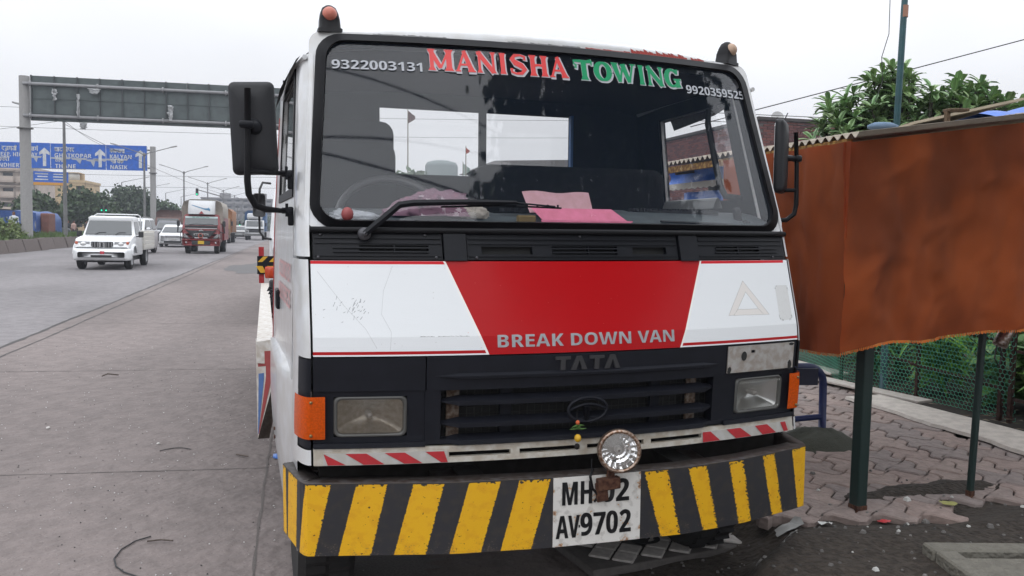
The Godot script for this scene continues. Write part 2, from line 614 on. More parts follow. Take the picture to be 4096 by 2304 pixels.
# a broad tree: tapered trunk, limbs, and clumps of leaves on the limbs
func tree(at: Vector3, high: float, wide: float, clear: float, c: Color, called_mat: String, label: String, leaf := 0.22, n_clumps := 34, per := 130, called := "broadleaf_tree"):
	var t := thing(called, label, "tree", at)
	var m := MB.new(true)
	var top := Vector3(rng.randf_range(-.3, .3), high * .62, rng.randf_range(-.3, .3))
	m.tube([Vector3(0, 0, 0), Vector3(.05, clear * .5, 0), Vector3(top.x * .5, clear, top.z * .5), top], [high * .035, high * .028, high * .024, high * .01], 8)
	var xf := []
	for i in n_clumps:
		var a := TAU * i * 0.382 + rng.randf() * .5
		var k := float(i) / n_clumps
		var rr := wide * .5 * (0.35 + 0.65 * sin(PI * clampf(.25 + k * .7, 0, 1))) * rng.randf_range(.55, 1.0)
		var cy := lerpf(clear * .95, high * .93, k) + rng.randf_range(-.05, .05) * high
		var p := Vector3(cos(a) * rr, cy, sin(a) * rr)
		var root := Vector3(top.x * .6, lerpf(clear * .8, high * .6, k), top.z * .6)
		m.tube([root, root.lerp(p, .5) + Vector3(0, .04 * high, 0), p], [high * .011, high * .007, high * .003], 5)
		var size := wide * rng.randf_range(.11, .2)
		for j in per:
			var d := Vector3(rng.randfn(), rng.randfn() * .62, rng.randfn()) * size * .55
			xf.append(Transform3D(rand_basis(rng.randf_range(.7, 1.4)), p + d))
	part(m, "trunk", mat("bark", lin(.09, .07, .05), .9, tex.bark, 2.0), t)
	leaves(t, "crown", leaf_mesh(leaf * .36, leaf), xf, leaf_mat(called_mat, c))
	return t

# ---------------------------------------------------------------- footpath, kerb, gutter
func soil_h(x: float, z: float, n: FastNoiseLite) -> float:
	var k := n.get_noise_2d(x, z)
	var k2 := n.get_noise_2d(x * 5.0, z * 5.0 + 40.0)
	var x0 := 2.17 - 0.5 * smoothstep(-3.35, -2.85, z)
	var a := smoothstep(x0 - 0.16, x0 + 0.2, x + k * .12)
	var fore := smoothstep(-3.36, -3.05, z + .10 * (x - 2.4) + k * .12)
	var patch := exp(-(pow((x - 3.25) / .62, 2) + pow((z + 3.72 + .1 * (x - 3.2)) / .16, 2)))
	var edge := exp(-pow((x - 2.5) / .25, 2) - pow((z + 4.25) / .3, 2)) * .5
	return 0.015 + a * 0.145 + fore * a * .075 + patch * .062 + edge * .05 + k * .03 + k2 * .012

func footpath():
	var base := MB.new()
	base.box(Vector3(5.6, .075, -80), Vector3(6.6, .15, 153.2))
	struct(base, "footpath_bed", mat("bed", lin(.05, .042, .036), .95, tex.concrete, 1.0))
	# kerb stones
	var kerb := thing("kerb", "worn grey concrete kerb stones along the paved footpath", "kerb", Vector3(2.2, 0, -3.7))
	var km := mat("kerb", lin(.27, .25, .235), .9, tex.concrete, 1.6, 0.0, tex.rough_n, .6)
	var kb := MB.new()
	kb.box(Vector3(0, .095, 0), Vector3(.13, .19, .78), Basis(), .014)
	var kmesh := kb.done()
	for i in 60:
		var o := inst(kmesh, "kerb_stone", km, kerb)
		o.position = Vector3(rng.randf_range(-.012, .012), rng.randf_range(-.012, .004), -.55 - i * .8)
		o.rotation.y = rng.randf_range(-.015, .015)
	# interlocking wavy paving stones
	var A := .22
	var A2 := -.15
	var S := .255
	var meshes := []
	for v in 3:
		var out := []
		for e in 4:
			for i in 6:
				var t := float(i) / 6
				var w := A * sin(TAU * t)
				match e:
					0: out.append(Vector2(t, w))
					1: out.append(Vector2(1 + A2 * sin(TAU * t), t))
					2: out.append(Vector2(1 - t, 1 + A * sin(TAU * (1 - t))))
					3: out.append(Vector2(A2 * sin(TAU * (1 - t)), 1 - t))
		var ring := func(inset: float, y: float):
			var r := []
			for i in out.size():
				var p: Vector2 = out[i]
				var a: Vector2 = out[(i + out.size() - 1) % out.size()]
				var b: Vector2 = out[(i + 1) % out.size()]
				var n := -((b - a).normalized().orthogonal())
				var q := (p + n * -inset - Vector2(.5, .5)) * S
				r.append(Vector3(q.x, y, -q.y))
			return r
		var m := MB.new()
		var cr: float = .0 if v == 0 else .012 * v
		var topr: Array = ring.call(-.05, .0)
		m.ring_between(ring.call(-.018, -.06), ring.call(-.018, -.007))
		m.ring_between(ring.call(-.018, -.007), topr)
		m.fan(topr)
		meshes.append(m.done())
	var pms := []
	for k in [[.295, .225, .20], [.265, .21, .19], [.32, .25, .222], [.26, .215, .20]]:
		var m := mat("paver_%d" % pms.size(), lin(k[0], k[1], k[2]), .85, tex.concrete, 1.1, 0.0, tex.rough_n, .5)
		m.uv1_world_triplanar = true
		pms.append(m)
	var pave := thing("footpath_paving", "reddish wavy interlocking paving stones of the footpath", "paving", Vector3(2.28, .2, -3.3))
	pave.set_meta("kind", "structure")
	pave.remove_meta("category")
	var n := FastNoiseLite.new()
	n.seed = 77
	n.frequency = .8
	var turn := Basis(Vector3.UP, deg_to_rad(-9))
	var far := []
	var count := 0
	for j in range(-6, 48):
		for i in range(-8, 26):
			var p := turn * Vector3(i * S, 0, -j * S)
			var w := pave.position + p
			if w.x < 2.31 or w.x > 6.4 or w.z > -3.33 - .1 * (w.x - 2.3) - (.1 if (i * 7 + j * 3) % 5 == 0 else 0.0) or w.z < -14.5: continue
			var strip := 4.42 + maxf(0.0, (-5.0 - w.z) * .3) * (1 if w.z > -7 else 0) + (.6 if w.z <= -7 else 0.0)
			if w.x > strip + .15: continue
			var xf := Transform3D(turn * Basis(Vector3.RIGHT, rng.randf_range(-.012, .012)) * Basis(Vector3.BACK, rng.randf_range(-.012, .012)), p + Vector3(0, rng.randf_range(-.006, .004), 0))
			if count < 295 and w.z > -9.2:
				var o := inst(meshes[rng.randi() % 3], "paving_stone", pms[rng.randi() % 4], pave)
				o.transform = xf
				count += 1
			else: far.append(xf)
	if far.size():
		var mm := MultiMesh.new()
		mm.transform_format = MultiMesh.TRANSFORM_3D
		mm.mesh = meshes[0]
		mm.instance_count = far.size()
		for i in far.size(): mm.set_instance_transform(i, far[i])
		var o := MultiMeshInstance3D.new()
		o.name = "distant_paving"
		o.multimesh = mm
		o.material_override = pms[0]
		pave.add_child(o)
		o.set_meta("kind", "stuff")
	# soil of the gutter, the broken kerb and the heap in front
	var sm := MB.new(true)
	var f := func(u: float, v: float):
		var x := lerpf(1.15, 5.2, u)
		var z := lerpf(-.6, -5.0, v)
		var h := soil_h(x, z, n)
		return Vector3(x, h - .03 * smoothstep(-4.4, -4.9, z) - .05 * smoothstep(1.5, 1.15, x), z)
	sm.grid(f, 130, 150)
	var dm := mat("soil", lin(.047, .037, .029), .97, tex.soil, 1.3, 0.0, tex.rough_n, 1.2)
	dm.uv1_world_triplanar = true
	struct(sm, "soil", dm)
	# rubble and scraps lying in the soil
	var chip := MB.new()
	chip.hexa([Vector3(-.5, 0, -.4), Vector3(-.4, 0, .5), Vector3(.5, 0, .3), Vector3(.35, 0, -.5), Vector3(-.35, .45, -.2), Vector3(-.3, .5, .3), Vector3(.3, .4, .25), Vector3(.25, .55, -.3)])
	var pts := []
	var cols := []
	for i in 520:
		var x := rng.randf_range(1.25, 4.6)
		var z := rng.randf_range(-4.1, -2.2)
		if x > 2.3 and z < -3.45 and rng.randf() < .75: continue
		var y := soil_h(x, z, n)
		if x > 2.25 and z < -3.4: y = maxf(y, .2)
		var s := rng.randf_range(.006, .02) * (1.0 if rng.randf() < .9 else 2.2)
		pts.append([Vector3(x, y, z), s])
		var g := rng.randf_range(.05, .22)
		cols.append(Color(g, g * .95, g * .9) if rng.randf() < .88 else Color(.5, .5, .48))
	scatter("soil_rubble", chip.done(), pts, vcol("rubble", .9), "small stones and scraps strewn over the dark soil by the kerb", "rubble", cols)
	# torn plastic and leaves in the gutter
	var rag := func(c: Vector2, s: float, sd: int, called: String, label: String, cat: String, m: Material):
		var q := FastNoiseLite.new()
		q.seed = sd
		q.frequency = 9.0
		var b := MB.new(true)
		var fn := func(u: float, v: float):
			var a: float = u * TAU
			var r: float = v * s * (1.0 + .5 * q.get_noise_2d(cos(a) * .1 + sd, sin(a) * .1))
			var x: float = c.x + cos(a) * r
			var z: float = c.y + sin(a) * r * .7
			var y := soil_h(x, z, n)
			if x > 2.3 and z < -3.4: y = maxf(y, .2)
			return Vector3(x, y + .012 + .02 * absf(q.get_noise_2d(x, z)), z)
		b.grid(fn, 18, 4)
		var o := part(b, called, m)
		tag(o, label, cat)
	rag.call(Vector2(2.25, -3.40), .06, 3, "plastic_scrap", "torn pale plastic sheet lying in the gutter below the bumper end", "litter", mat("pale_plastic", lin(.26, .26, .25), .4))
	rag.call(Vector2(2.42, -3.36), .035, 4, "plastic_scrap", "small white scrap beside the torn plastic sheet in the gutter", "litter", mat("white_scrap", lin(.6, .6, .58), .5))
	rag.call(Vector2(2.1, -3.15), .03, 8, "paper_scrap", "crumpled white paper on the soil at the gutter edge", "litter", mat("white_scrap", lin(.6, .6, .58), .5))
	rag.call(Vector2(2.75, -3.36), .032, 5, "red_packet", "shiny red packet tucked under the broken paving edge", "litter", mat("red_packet", lin(.5, .02, .03), .3))
	rag.call(Vector2(2.93, -4.42), .045, 6, "white_packet", "white and yellow packet lying on the paving behind the thick green post", "litter", mat("white_scrap", lin(.6, .6, .58), .5))
	rag.call(Vector2(3.2, -3.45), .045, 7, "fallen_leaf", "yellow green fallen leaf on the soil by the thin green post", "leaf", mat("leaf_yellow", lin(.28, .27, .08), .6))
	# ribbed gutter cover slab: bevelled diamond tiles
	var gs := thing("gutter_slab", "grey gutter cover slab with diamond tiles under the bumper", "gutter cover", Vector3(1.74, .045, -3.70), deg_to_rad(10))
	var gb := MB.new()
	gb.box(Vector3(0, -.02, 0), Vector3(1.04, .04, .46), Basis(), .006)
	part(gb, "slab", mat("slab_joint", lin(.11, .1, .095), .9, tex.concrete, 2.0), gs)
	var tile := MB.new()
	tile.box(Vector3(0, .005, 0), Vector3(.1, .012, .1), Basis(), .005)
	var tm := tile.done()
	var tmat := mat("slab_tile", lin(.50, .47, .445), .85, tex.concrete, 2.4)
	for i in range(-6, 7):
		for j in range(-6, 7):
			var p := Vector2((i - j) * .0785, (i + j) * .0785)
			if absf(p.x) > .46 or absf(p.y) > .18: continue
			if Vector2(p.x + .1, p.y).length() < .07: continue
			var o := inst(tm, "tile", tmat, gs)
			o.position = Vector3(p.x, 0, p.y)
			o.rotation.y = PI / 4
	gb = MB.new()
	gb.lathe([Vector2(.07, .0), Vector2(.075, .012), Vector2(.05, .014), Vector2(.04, .004)], Transform3D(Basis(), Vector3(-.1, .0, 0)), 16)
	part(gb, "lifting_ring", mat("dark_hole", lin(.02, .02, .02), .8), gs)
	# concrete drain cover in the corner
	var dc := thing("drain_cover", "pale concrete drain cover with a grooved rim on the soil heap", "drain cover", Vector3(2.56, .255, -2.83), deg_to_rad(-12.5))
	var cm := mat("drain_concrete", lin(.16, .15, .125), .92, tex.concrete, 1.5, 0.0, tex.rough_n, .7)
	var db := MB.new()
	db.box(Vector3(.7, -.06, .05), Vector3(1.5, .2, .09), Basis(), .008)
	db.box(Vector3(-.0, -.06, .6), Vector3(.09, .2, 1.0), Basis(), .008)
	part(db, "rim", cm, dc)
	db = MB.new()
	db.box(Vector3(.79, -.075, .62), Vector3(1.46, .19, 1.0), Basis(), .008)
	part(db, "cover", cm, dc)

# ---------------------------------------------------------------- the shack with the orange cloth
func shack():
	var dark_green := mat("post_green", lin(.006, .024, .021), .5, tex.fine, 4.0)
	for s in [[2.70, -3.495, .031, 2.02, "thick dark green square post holding up the orange cloth shack", "thick"], [3.455, -3.58, .0155, 2.12, "thin dark green post right of the thick one under the orange cloth", "thin"]]:
		var p := thing("shack_post", s[4], "post", Vector3(s[0], .19, s[1]), .12, "green posts under the orange cloth shack")
		var b := MB.new()
		var lean := Vector3(.0 if s[5] == "thick" else .05, 0, 0)
		var r: float = s[2] / 1.0
		b.loft([rrect(r, r, .008, 2).map(func(q): return Vector3(q.x, 0, q.y)), rrect(r, r, .008, 2).map(func(q): return Vector3(q.x, s[3] - .2, q.y) + lean)])
		part(b, "shaft", dark_green, p)
		b = MB.new()
		b.loft([rrect(r + .002, r + .002, .006, 2).map(func(q): return Vector3(q.x, -.02, q.y)), rrect(r + .002, r + .002, .006, 2).map(func(q): return Vector3(q.x, .035, q.y))])
		part(b, "rusted_foot", mat("rusty", lin(.10, .045, .025), .9, tex.rust, 4.0), p)
	# the roof slopes down to the road; its waves show along the eave
	var roof := thing("corrugated_roof", "weathered pale corrugated cement roof above the orange cloth", "roof", Vector3(2.5, 2.03, -3.5))
	var rise := .145
	var sheetf := func(z0: float, z1: float, x0: float, x1: float, dy: float, th: float):
		return func(u: float, v: float):
			var x := lerpf(x0, x1, u)
			var z := lerpf(z0, z1, v)
			return Vector3(x, x * rise + dy + .0115 * sin(z * TAU / .066) + th, z)
	var rm := mat("roof_cement", lin(.40, .35, .29), .95, tex.blotch, .9, 0.0, tex.rough_n, .5)
	var k := 0
	for s in [[.14, -1.0, .0, 1.35, .0], [-.9, -2.06, -.02, 1.4, .012], [.12, -1.06, 1.2, 2.8, .014], [-.95, -2.1, 1.25, 2.8, .026]]:
		var b := MB.new(true)
		b.grid(sheetf.call(s[0], s[1], s[2], s[3], s[4], 0.0), 3, 170)
		b.grid(sheetf.call(s[0], s[1], s[2], s[3], s[4], .006), 3, 170)
		for xx in [s[2], s[3]]:
			var g0: Callable = sheetf.call(s[0], s[1], xx, xx, s[4], 0.0)
			b.grid(func(u: float, v: float): return g0.call(0.0, v) + Vector3(0, .006 * u, 0), 1, 170)
		part(b, "roof_sheet", rm, roof)
		k += 1
	var e := MB.new()
	for zz in [-.12, -1.0, -1.9]:
		e.tube([Vector3(.05, -.045, zz), Vector3(2.7, .345, zz)], .022, 6)
	part(e, "rafter", mat("rafter", lin(.13, .085, .05), .9, tex.bark, 3.0), roof)
	e = MB.new()
	e.box(Vector3(1.9, 1.9 * rise + .005, .1), Vector3(1.5, .035, .03), Basis(Vector3.BACK, atan(rise)))
	part(e, "yellow_batten", mat("batten", lin(.42, .27, .07), .8, tex.rust, 3.0), roof)
	e = MB.new()
	e.box(Vector3(.02, -.03, -1.0), Vector3(.03, .04, 2.1))
	part(e, "eave_batten", mat("batten", lin(.42, .27, .07), .8, tex.rust, 3.0), roof)
	# a loose plank and sheet on the roof
	var pl := thing("loose_sheet", "loose cream asbestos sheet propped slanting on the roof top", "sheet", Vector3(3.5, 2.225, -4.05))
	e = MB.new()
	e.box(Vector3(0, 0, 0), Vector3(.72, .014, .55), Basis(Vector3.BACK, .235) * Basis(Vector3.RIGHT, -.1))
	part(e, "board", mat("cream_board", lin(.47, .41, .31), .9, tex.blotch, 1.2), pl)
	e = MB.new(true)
	e.ball(Vector3(2.83, 2.112, -3.62), Vector3(.085, .024, .06), 10)
	tag(part(e, "blue_rag", mat("blue_rag", lin(.17, .25, .36), .95, tex.blotch, 4.0)), "faded blue rag lying on the corrugated roof", "rag")
	e = MB.new()
	e.box(Vector3(3.06, 2.15, -3.45), Vector3(.02, .07, .02))
	e.box(Vector3(3.11, 2.187, -3.45), Vector3(.12, .016, .05), Basis(Vector3.BACK, .06), .004)
	tag(part(e, "wood_scrap", mat("rafter", lin(.13, .085, .05), .9, tex.bark, 3.0)), "broken brown piece of wood sticking up from the roof edge", "wood")
	e = MB.new(true)
	e.grid(func(u: float, v: float): return Vector3(3.95 + u * .55, 2.275 + .01 * sin(u * 11) + .045 * sin(v * PI) + .08 * u, -4.05 - v * .4), 14, 6)
	tag(part(e, "blue_tarpaulin", mat("tarp_blue", lin(.02, .13, .55), .45, tex.blotch, 3.0, 0.0, tex.soft_n, 1.0)), "bright blue tarpaulin bundled on the roof at the right", "tarpaulin")
	# the cloth: one length along the eave, one along the front
	var cloth := thing("orange_cloth", "large rust orange cloth hung along two sides of the shack", "cloth", Vector3(2.5, 1.0, -3.42))
	var n := FastNoiseLite.new()
	n.seed = 21
	n.frequency = 1.1
	var fold := func(s: float, v: float) -> float:
		var nail := absf(fposmod(s + .13, .46) / .46 - .5) * 2.0   # it hangs from nails along the top and sags between them
		var drape := .022 * nail * nail * exp(-(1 - v) * 3.0) + .030 * sin(s * 8.3 + .6) * pow(1 - v, 1.3) + .010 * sin(s * 3.1 + v * 5.0)
		drape += .013 * sin(s * 21.0 + 4.0 * n.get_noise_2d(s * 1.5, v * 1.2)) * (.35 + .65 * (1 - v))
		var crease := 1.0 - absf(n.get_noise_2d(s * 1.4 + v * .9 + 7.0, v * 1.1 - s * .5)) * 3.0
		drape += .016 * maxf(0.0, crease) * maxf(0.0, crease)
		return drape + .5 * (.020 * sin(s * 6.0 + 1.0) + .013 * sin(s * 15.0 + v * 1.5) + .010 * sin(s * 31.0 - v) * smoothstep(.7, 1.0, v) + .06 * n.get_noise_2d(s * 1.6, v * .8)) * (.35 + .65 * (1 - v)) + .006 * n.get_noise_2d(s * 9.0, v * 2.0)
	var front := func(u: float, v: float):
		var x: float = lerpf(-.045, 2.3, u)
		var top = 1.0 + x * rise
		var bot := .0 + .028 * sin(x * 4.2 + 1.2) + .012 * sin(x * 11.0) + x * .165
		return Vector3(x, lerpf(bot, top, v), .02 + fold.call(x, v) + .03 * (1 - v))
	var side := func(u: float, v: float):
		var z: float = lerpf(0.035, -1.16, u)
		var bot := .0 + .02 * sin(z * 5.0)
		return Vector3(fold.call(z + 5.0, v) * .8 * smoothstep(.0, -.15, z) - .035, lerpf(bot, 1.0, v), z + .02)
	var cm := mat("orange_cloth", lin(.37, .086, .019), .95, null, 1.0)
	cm.albedo_texture = cloth_dye()
	cm.backlight_enabled = true
	cm.backlight = Color(.9, .25, .06)

	cm.rim_enabled = true
	cm.rim = .1
	cm.rim_tint = .6
	var b := MB.new(true)
	b.grid(front, 90, 40, func(u: float, v: float): return Vector2(.33 + u * .67, 1 - v))
	part(b, "front_curtain", cm, cloth)
	b = MB.new(true)
	b.grid(side, 50, 30, func(u: float, v: float): return Vector2(.33 - u * .33, 1 - v))
	part(b, "side_curtain", cm, cloth)
	b = MB.new()
	for i in 300:
		var u := float(i) / 300
		var p: Vector3 = front.call(u, 0.0)
		b.quad(p, p + Vector3(.006, 0, 0), p + Vector3(.006, -.010 - .003 * (i % 3), .002), p + Vector3(0, -.010 - .003 * ((i + 2) % 3), .002))
	for i in 130:
		var p: Vector3 = side.call(float(i) / 130, 0.0)
		b.quad(p, p + Vector3(0, 0, -.006), p + Vector3(0, -.010 - .003 * (i % 3), -.006), p + Vector3(0, -.010 - .003 * ((i + 2) % 3), 0))
	part(b, "frayed_hem", mat("hem", lin(.5, .13, .02), .9), cloth)
	# a blue tarpaulin stall further along, seen through the cab windows
	var st := thing("tarpaulin_awning", "rolled blue tarpaulin awning hung under the shack roof beyond the cab window", "awning", Vector3(2.66, 2.0, -4.66))
	var blue := mat("tarp_blue", lin(.02, .13, .55), .45, tex.blotch, 3.0, 0.0, tex.soft_n, 1.0)
	b = MB.new(true)
	b.grid(func(u: float, v: float): return Vector3(.008 * sin(u * 23) + .03 * sin(v * PI), -.085 + v * .10 + .006 * sin(u * 31.0), -u * 1.1), 40, 6)
	part(b, "awning", blue, st)
	b = MB.new()
	b.grid(func(u: float, v: float): return Vector3(-.006, -.118 + v * .036 - .012 * absf(sin(u * 40)) * (1 - v), -u * 1.1), 60, 1)
	part(b, "scalloped_trim", mat("trim_white", lin(.4, .38, .34), .8), st)
	b = MB.new(true)
	b.grid(func(u: float, v: float): return Vector3(.10 + .01 * sin(u * 20), -.62 + v * .48, -.25 - u * .8), 30, 2)
	part(b, "tarpaulin_wall", blue, st)
	b = MB.new()
	b.box(Vector3(.35, -.30, -.55), Vector3(.04, .70, 1.1))
	b.box(Vector3(.18, .02, -.55), Vector3(.36, .03, 1.1))
	part(b, "frame", mat("stall_dark", lin(.04, .035, .03), .9), st)

# shelves of the stall hang right behind the cloth and darken it where they touch
func stall_shelves():
	var t := thing("wooden_shelves", "dark wooden shelves hung from the roof right behind the orange cloth", "shelves", Vector3(3.15, .19, -3.72))
	var wood := mat("shelf_wood", lin(.05, .032, .02), .9, tex.bark, 3.0)
	var b := MB.new()
	b.box(Vector3(0, 1.38, -.28), Vector3(.62, .82, .03))
	for x in [-.3, .3]: b.box(Vector3(x, 1.38, -.13), Vector3(.03, .82, .3))
	part(b, "carcass", wood, t)
	for y in [1.0, 1.27, 1.53, 1.79]:
		b = MB.new()
		b.box(Vector3(0, y, -.13), Vector3(.6, .025, .28))
		part(b, "shelf", wood, t)
	for x in [-.29, .29]:
		b = MB.new()
		b.box(Vector3(x, 1.76, -.26), Vector3(.03, .2, .03))
		part(b, "hanger", wood, t)

# sun-bleached dye and damp blotches of the cloth
func cloth_dye() -> ImageTexture:
	var im := Image.create(512, 256, false, Image.FORMAT_RGB8)
	var n := FastNoiseLite.new()
	n.seed = 90
	n.frequency = .013
	n.fractal_octaves = 4
	var w := FastNoiseLite.new()
	w.seed = 91
	w.frequency = .5
	for y in 256:
		for x in 512:
			var k := smoothstep(-.5, .4, n.get_noise_2d(x * 1.1, y * .3))
			var t := .94 + .06 * w.get_noise_2d(x * 1.0, y * 1.0)
			var c := Color(.56, .55, .58).lerp(Color(1, 1, 1), k) * t
			im.set_pixel(x, y, Color(minf(c.r, 1), minf(c.g, 1), minf(c.b, 1)).linear_to_srgb())
	return ImageTexture.create_from_image(im)

# ---------------------------------------------------------------- the breakdown van; all in its own axes (x across, y up, z to the front)
var ZY := [0.30, 0.575, 0.70, 1.0, 1.07, 1.33, 1.45, 2.09, 2.24]
var ZZ := [0.30, 0.30, 0.285, 0.306, 0.297, 0.216, 0.176, -0.06, -0.116]
func zf(x: float, y: float) -> float:
	var z: float = ZZ[0] if y <= ZY[0] else ZZ[-1]
	for i in ZY.size() - 1:
		if y >= ZY[i] and y <= ZY[i + 1]: z = lerpf(ZZ[i], ZZ[i + 1], (y - ZY[i]) / (ZY[i + 1] - ZY[i]))
	return z - 0.12 * x * x
func F(x: float, y: float, off := 0.0) -> Vector3: return Vector3(x, y, zf(x, y) + off)
func F2(p: Vector2, off := 0.0) -> Vector3: return F(p.x, p.y, off)
func front(called: String, x0: float, x1: float, y0: float, y1: float, holes: Array, off: float, thick: float, m: Material, parent: Node = null, uvf = null, step := .08):
	var b := MB.new()
	sheet(b, x0, x1, y0, y1, holes, off, thick, F, step, uvf)
	return part(b, called, m, parent if parent else truck)
func xs(y: float) -> float:
	return lerpf(1.03, 1.02, (y - 1.0) / .45) if y < 1.45 else lerpf(1.02, .985, (y - 1.45) / .64)
func corner(b: MB, side: float, y0: float, y1: float, xa: Callable, out := 0.0, t0 := 0.0, t1 := 1.0, dep := .24, ny := 6):
	var f := func(u: float, v: float):
		var y := lerpf(y0, y1, v)
		var a := lerpf(t0, t1, u) * PI / 2
		var x: float = xa.call(y)
		var p := Vector3(x + (xs(y) - x) * sin(a), y, zf(x, y) - dep * (1 - cos(a)))
		p += Vector3(sin(a), 0, cos(a)) * out
		return Vector3(p.x * side, p.y, p.z)
	b.grid(f, 9, ny)
func trap(y0: float, y1: float, w0: float, w1: float, r: float, n := 6) -> Array:
	var c := []
	var cy := (y0 + y1) / 2
	var hh := (y1 - y0) / 2
	for q in [[1, 1, 0], [-1, 1, 90], [-1, -1, 180], [1, -1, 270]]:
		var w := w1 if q[1] > 0 else w0
		c.append(arc(Vector2(q[0] * (w - r), cy + q[1] * (hh - r)), Vector2(r, r), q[2], q[2] + 90, n))
	# the long runs are divided so that they follow the curved face
	var d := []
	for i in 4:
		d.append_array(c[i])
		var a: Vector2 = c[i][-1]
		var b: Vector2 = c[(i + 1) % 4][0]
		var k: int = [18, 8, 18, 8][i]
		for j in range(1, k): d.append(a.lerp(b, float(j) / k))
	return d
func strip(b: MB, A: Array, B: Array, oa: float, ob: float):
	var n := A.size()
	var m := mini(n, B.size())
	for i in m:
		var j := (i + 1) % m
		b.quad(F2(A[i], oa), F2(A[j], oa), F2(B[j], ob), F2(B[i], ob))

func hood_print() -> Image:
	var W := 2048
	var H := 360
	var im := Image.create(W, H, false, Image.FORMAT_RGB8)
	im.fill(Color(.885, .895, .905))
	var P := func(x: float, y: float): return Vector2((x + .98) / 1.96 * W, (1.345 - y) / .345 * H)
	var red := Color(.66, .01, .045)
	fill_poly(im, [P.call(-.98, 1.333), P.call(.955, 1.333), P.call(.955, 1.322), P.call(-.98, 1.322)], Color(.78, .05, .12))
	fill_poly(im, [P.call(-.98, 1.024), P.call(.98, 1.024), P.call(.98, 1.0135), P.call(-.98, 1.0135)], red)
	fill_poly(im, [P.call(-.527, 1.345), P.call(.527, 1.345), P.call(.382, 1.0), P.call(-.384, 1.0)], Color(.93, .92, .9))
	fill_poly(im, [P.call(-.519, 1.345), P.call(.519, 1.345), P.call(.373, 1.0), P.call(-.375, 1.0)], red)
	var r := RandomNumberGenerator.new()
	r.seed = 4
	# scratches and chips in the paint of the left side
	var g := Color(.71, .72, .725)
	stroke(im, [P.call(-.955, 1.297), P.call(-.87, 1.18), P.call(-.80, 1.10), P.call(-.765, 1.035)], 1.0, g)
	stroke(im, [P.call(-.70, 1.315), P.call(-.735, 1.23), P.call(-.745, 1.15), P.call(-.715, 1.09), P.call(-.72, 1.03)], 1.0, g)
	for i in 34:
		var x := -.85 + r.randfn() * .035
		var y := 1.165 + r.randfn() * .03
		stroke(im, [P.call(x, y), P.call(x + r.randf_range(.002, .008), y + r.randf_range(.002, .014))], 1.0, Color(.42, .43, .45))
	for i in 26: 
		var x := r.randf_range(-.62, -.45)
		stroke(im, [P.call(x, 1.073 + r.randf() * .002), P.call(x + .012, 1.073)], 1.0, Color(.5, .5, .5))
	for i in 70:
		var p: Vector2 = P.call(r.randf_range(-.97, .97), r.randf_range(1.01, 1.32))
		im.fill_rect(Rect2i(int(p.x), int(p.y), r.randi_range(1, 2), r.randi_range(1, 2)), Color(.6, .58, .55) if absf(p.x - 1024) > 480 else Color(.8, .5, .45))
	# the triangle sticker with its drawn outline, and the scar of another sticker
	var O := Color(.60, .59, .58)
	var tri_ := [P.call(.715, 1.252), P.call(.619, 1.119), P.call(.831, 1.116)]
	fill_poly(im, tri_, Color(.865, .85, .835))
	stroke(im, [tri_[0], tri_[1], tri_[2], tri_[0]], 1.4, O)
	var inn := [P.call(.722, 1.208), P.call(.668, 1.141), P.call(.777, 1.140)]
	fill_poly(im, inn, Color(.885, .895, .905))
	stroke(im, [inn[0], inn[1], inn[2], inn[0]], 1.2, O)
	stroke(im, [P.call(.645, 1.119), P.call(.668, 1.141)], 1.2, O)
	stroke(im, [P.call(.777, 1.14), P.call(.801, 1.117)], 1.2, O)
	var ov := []
	for q in rrect(.036, .07, .018): ov.append(P.call(.921 + q.x, 1.16 + q.y))
	fill_poly(im, ov, Color(.82, .825, .82))
	for i in 60:
		var a := r.randi() % ov.size()
		var p: Vector2 = ov[a] + Vector2(r.randf_range(-3, 3), r.randf_range(-3, 3))
		stroke(im, [p, p + Vector2(r.randf_range(-4, 4), r.randf_range(-4, 4))], 1.0, Color(.5, .5, .5))
	for i in 30:
		var p: Vector2 = P.call(r.randf_range(.89, .95), r.randf_range(1.1, 1.22))
		stroke(im, [p, p + Vector2(r.randf_range(-2, 2), r.randf_range(2, 16))], 1.0, Color(.76, .76, .75))
	return im

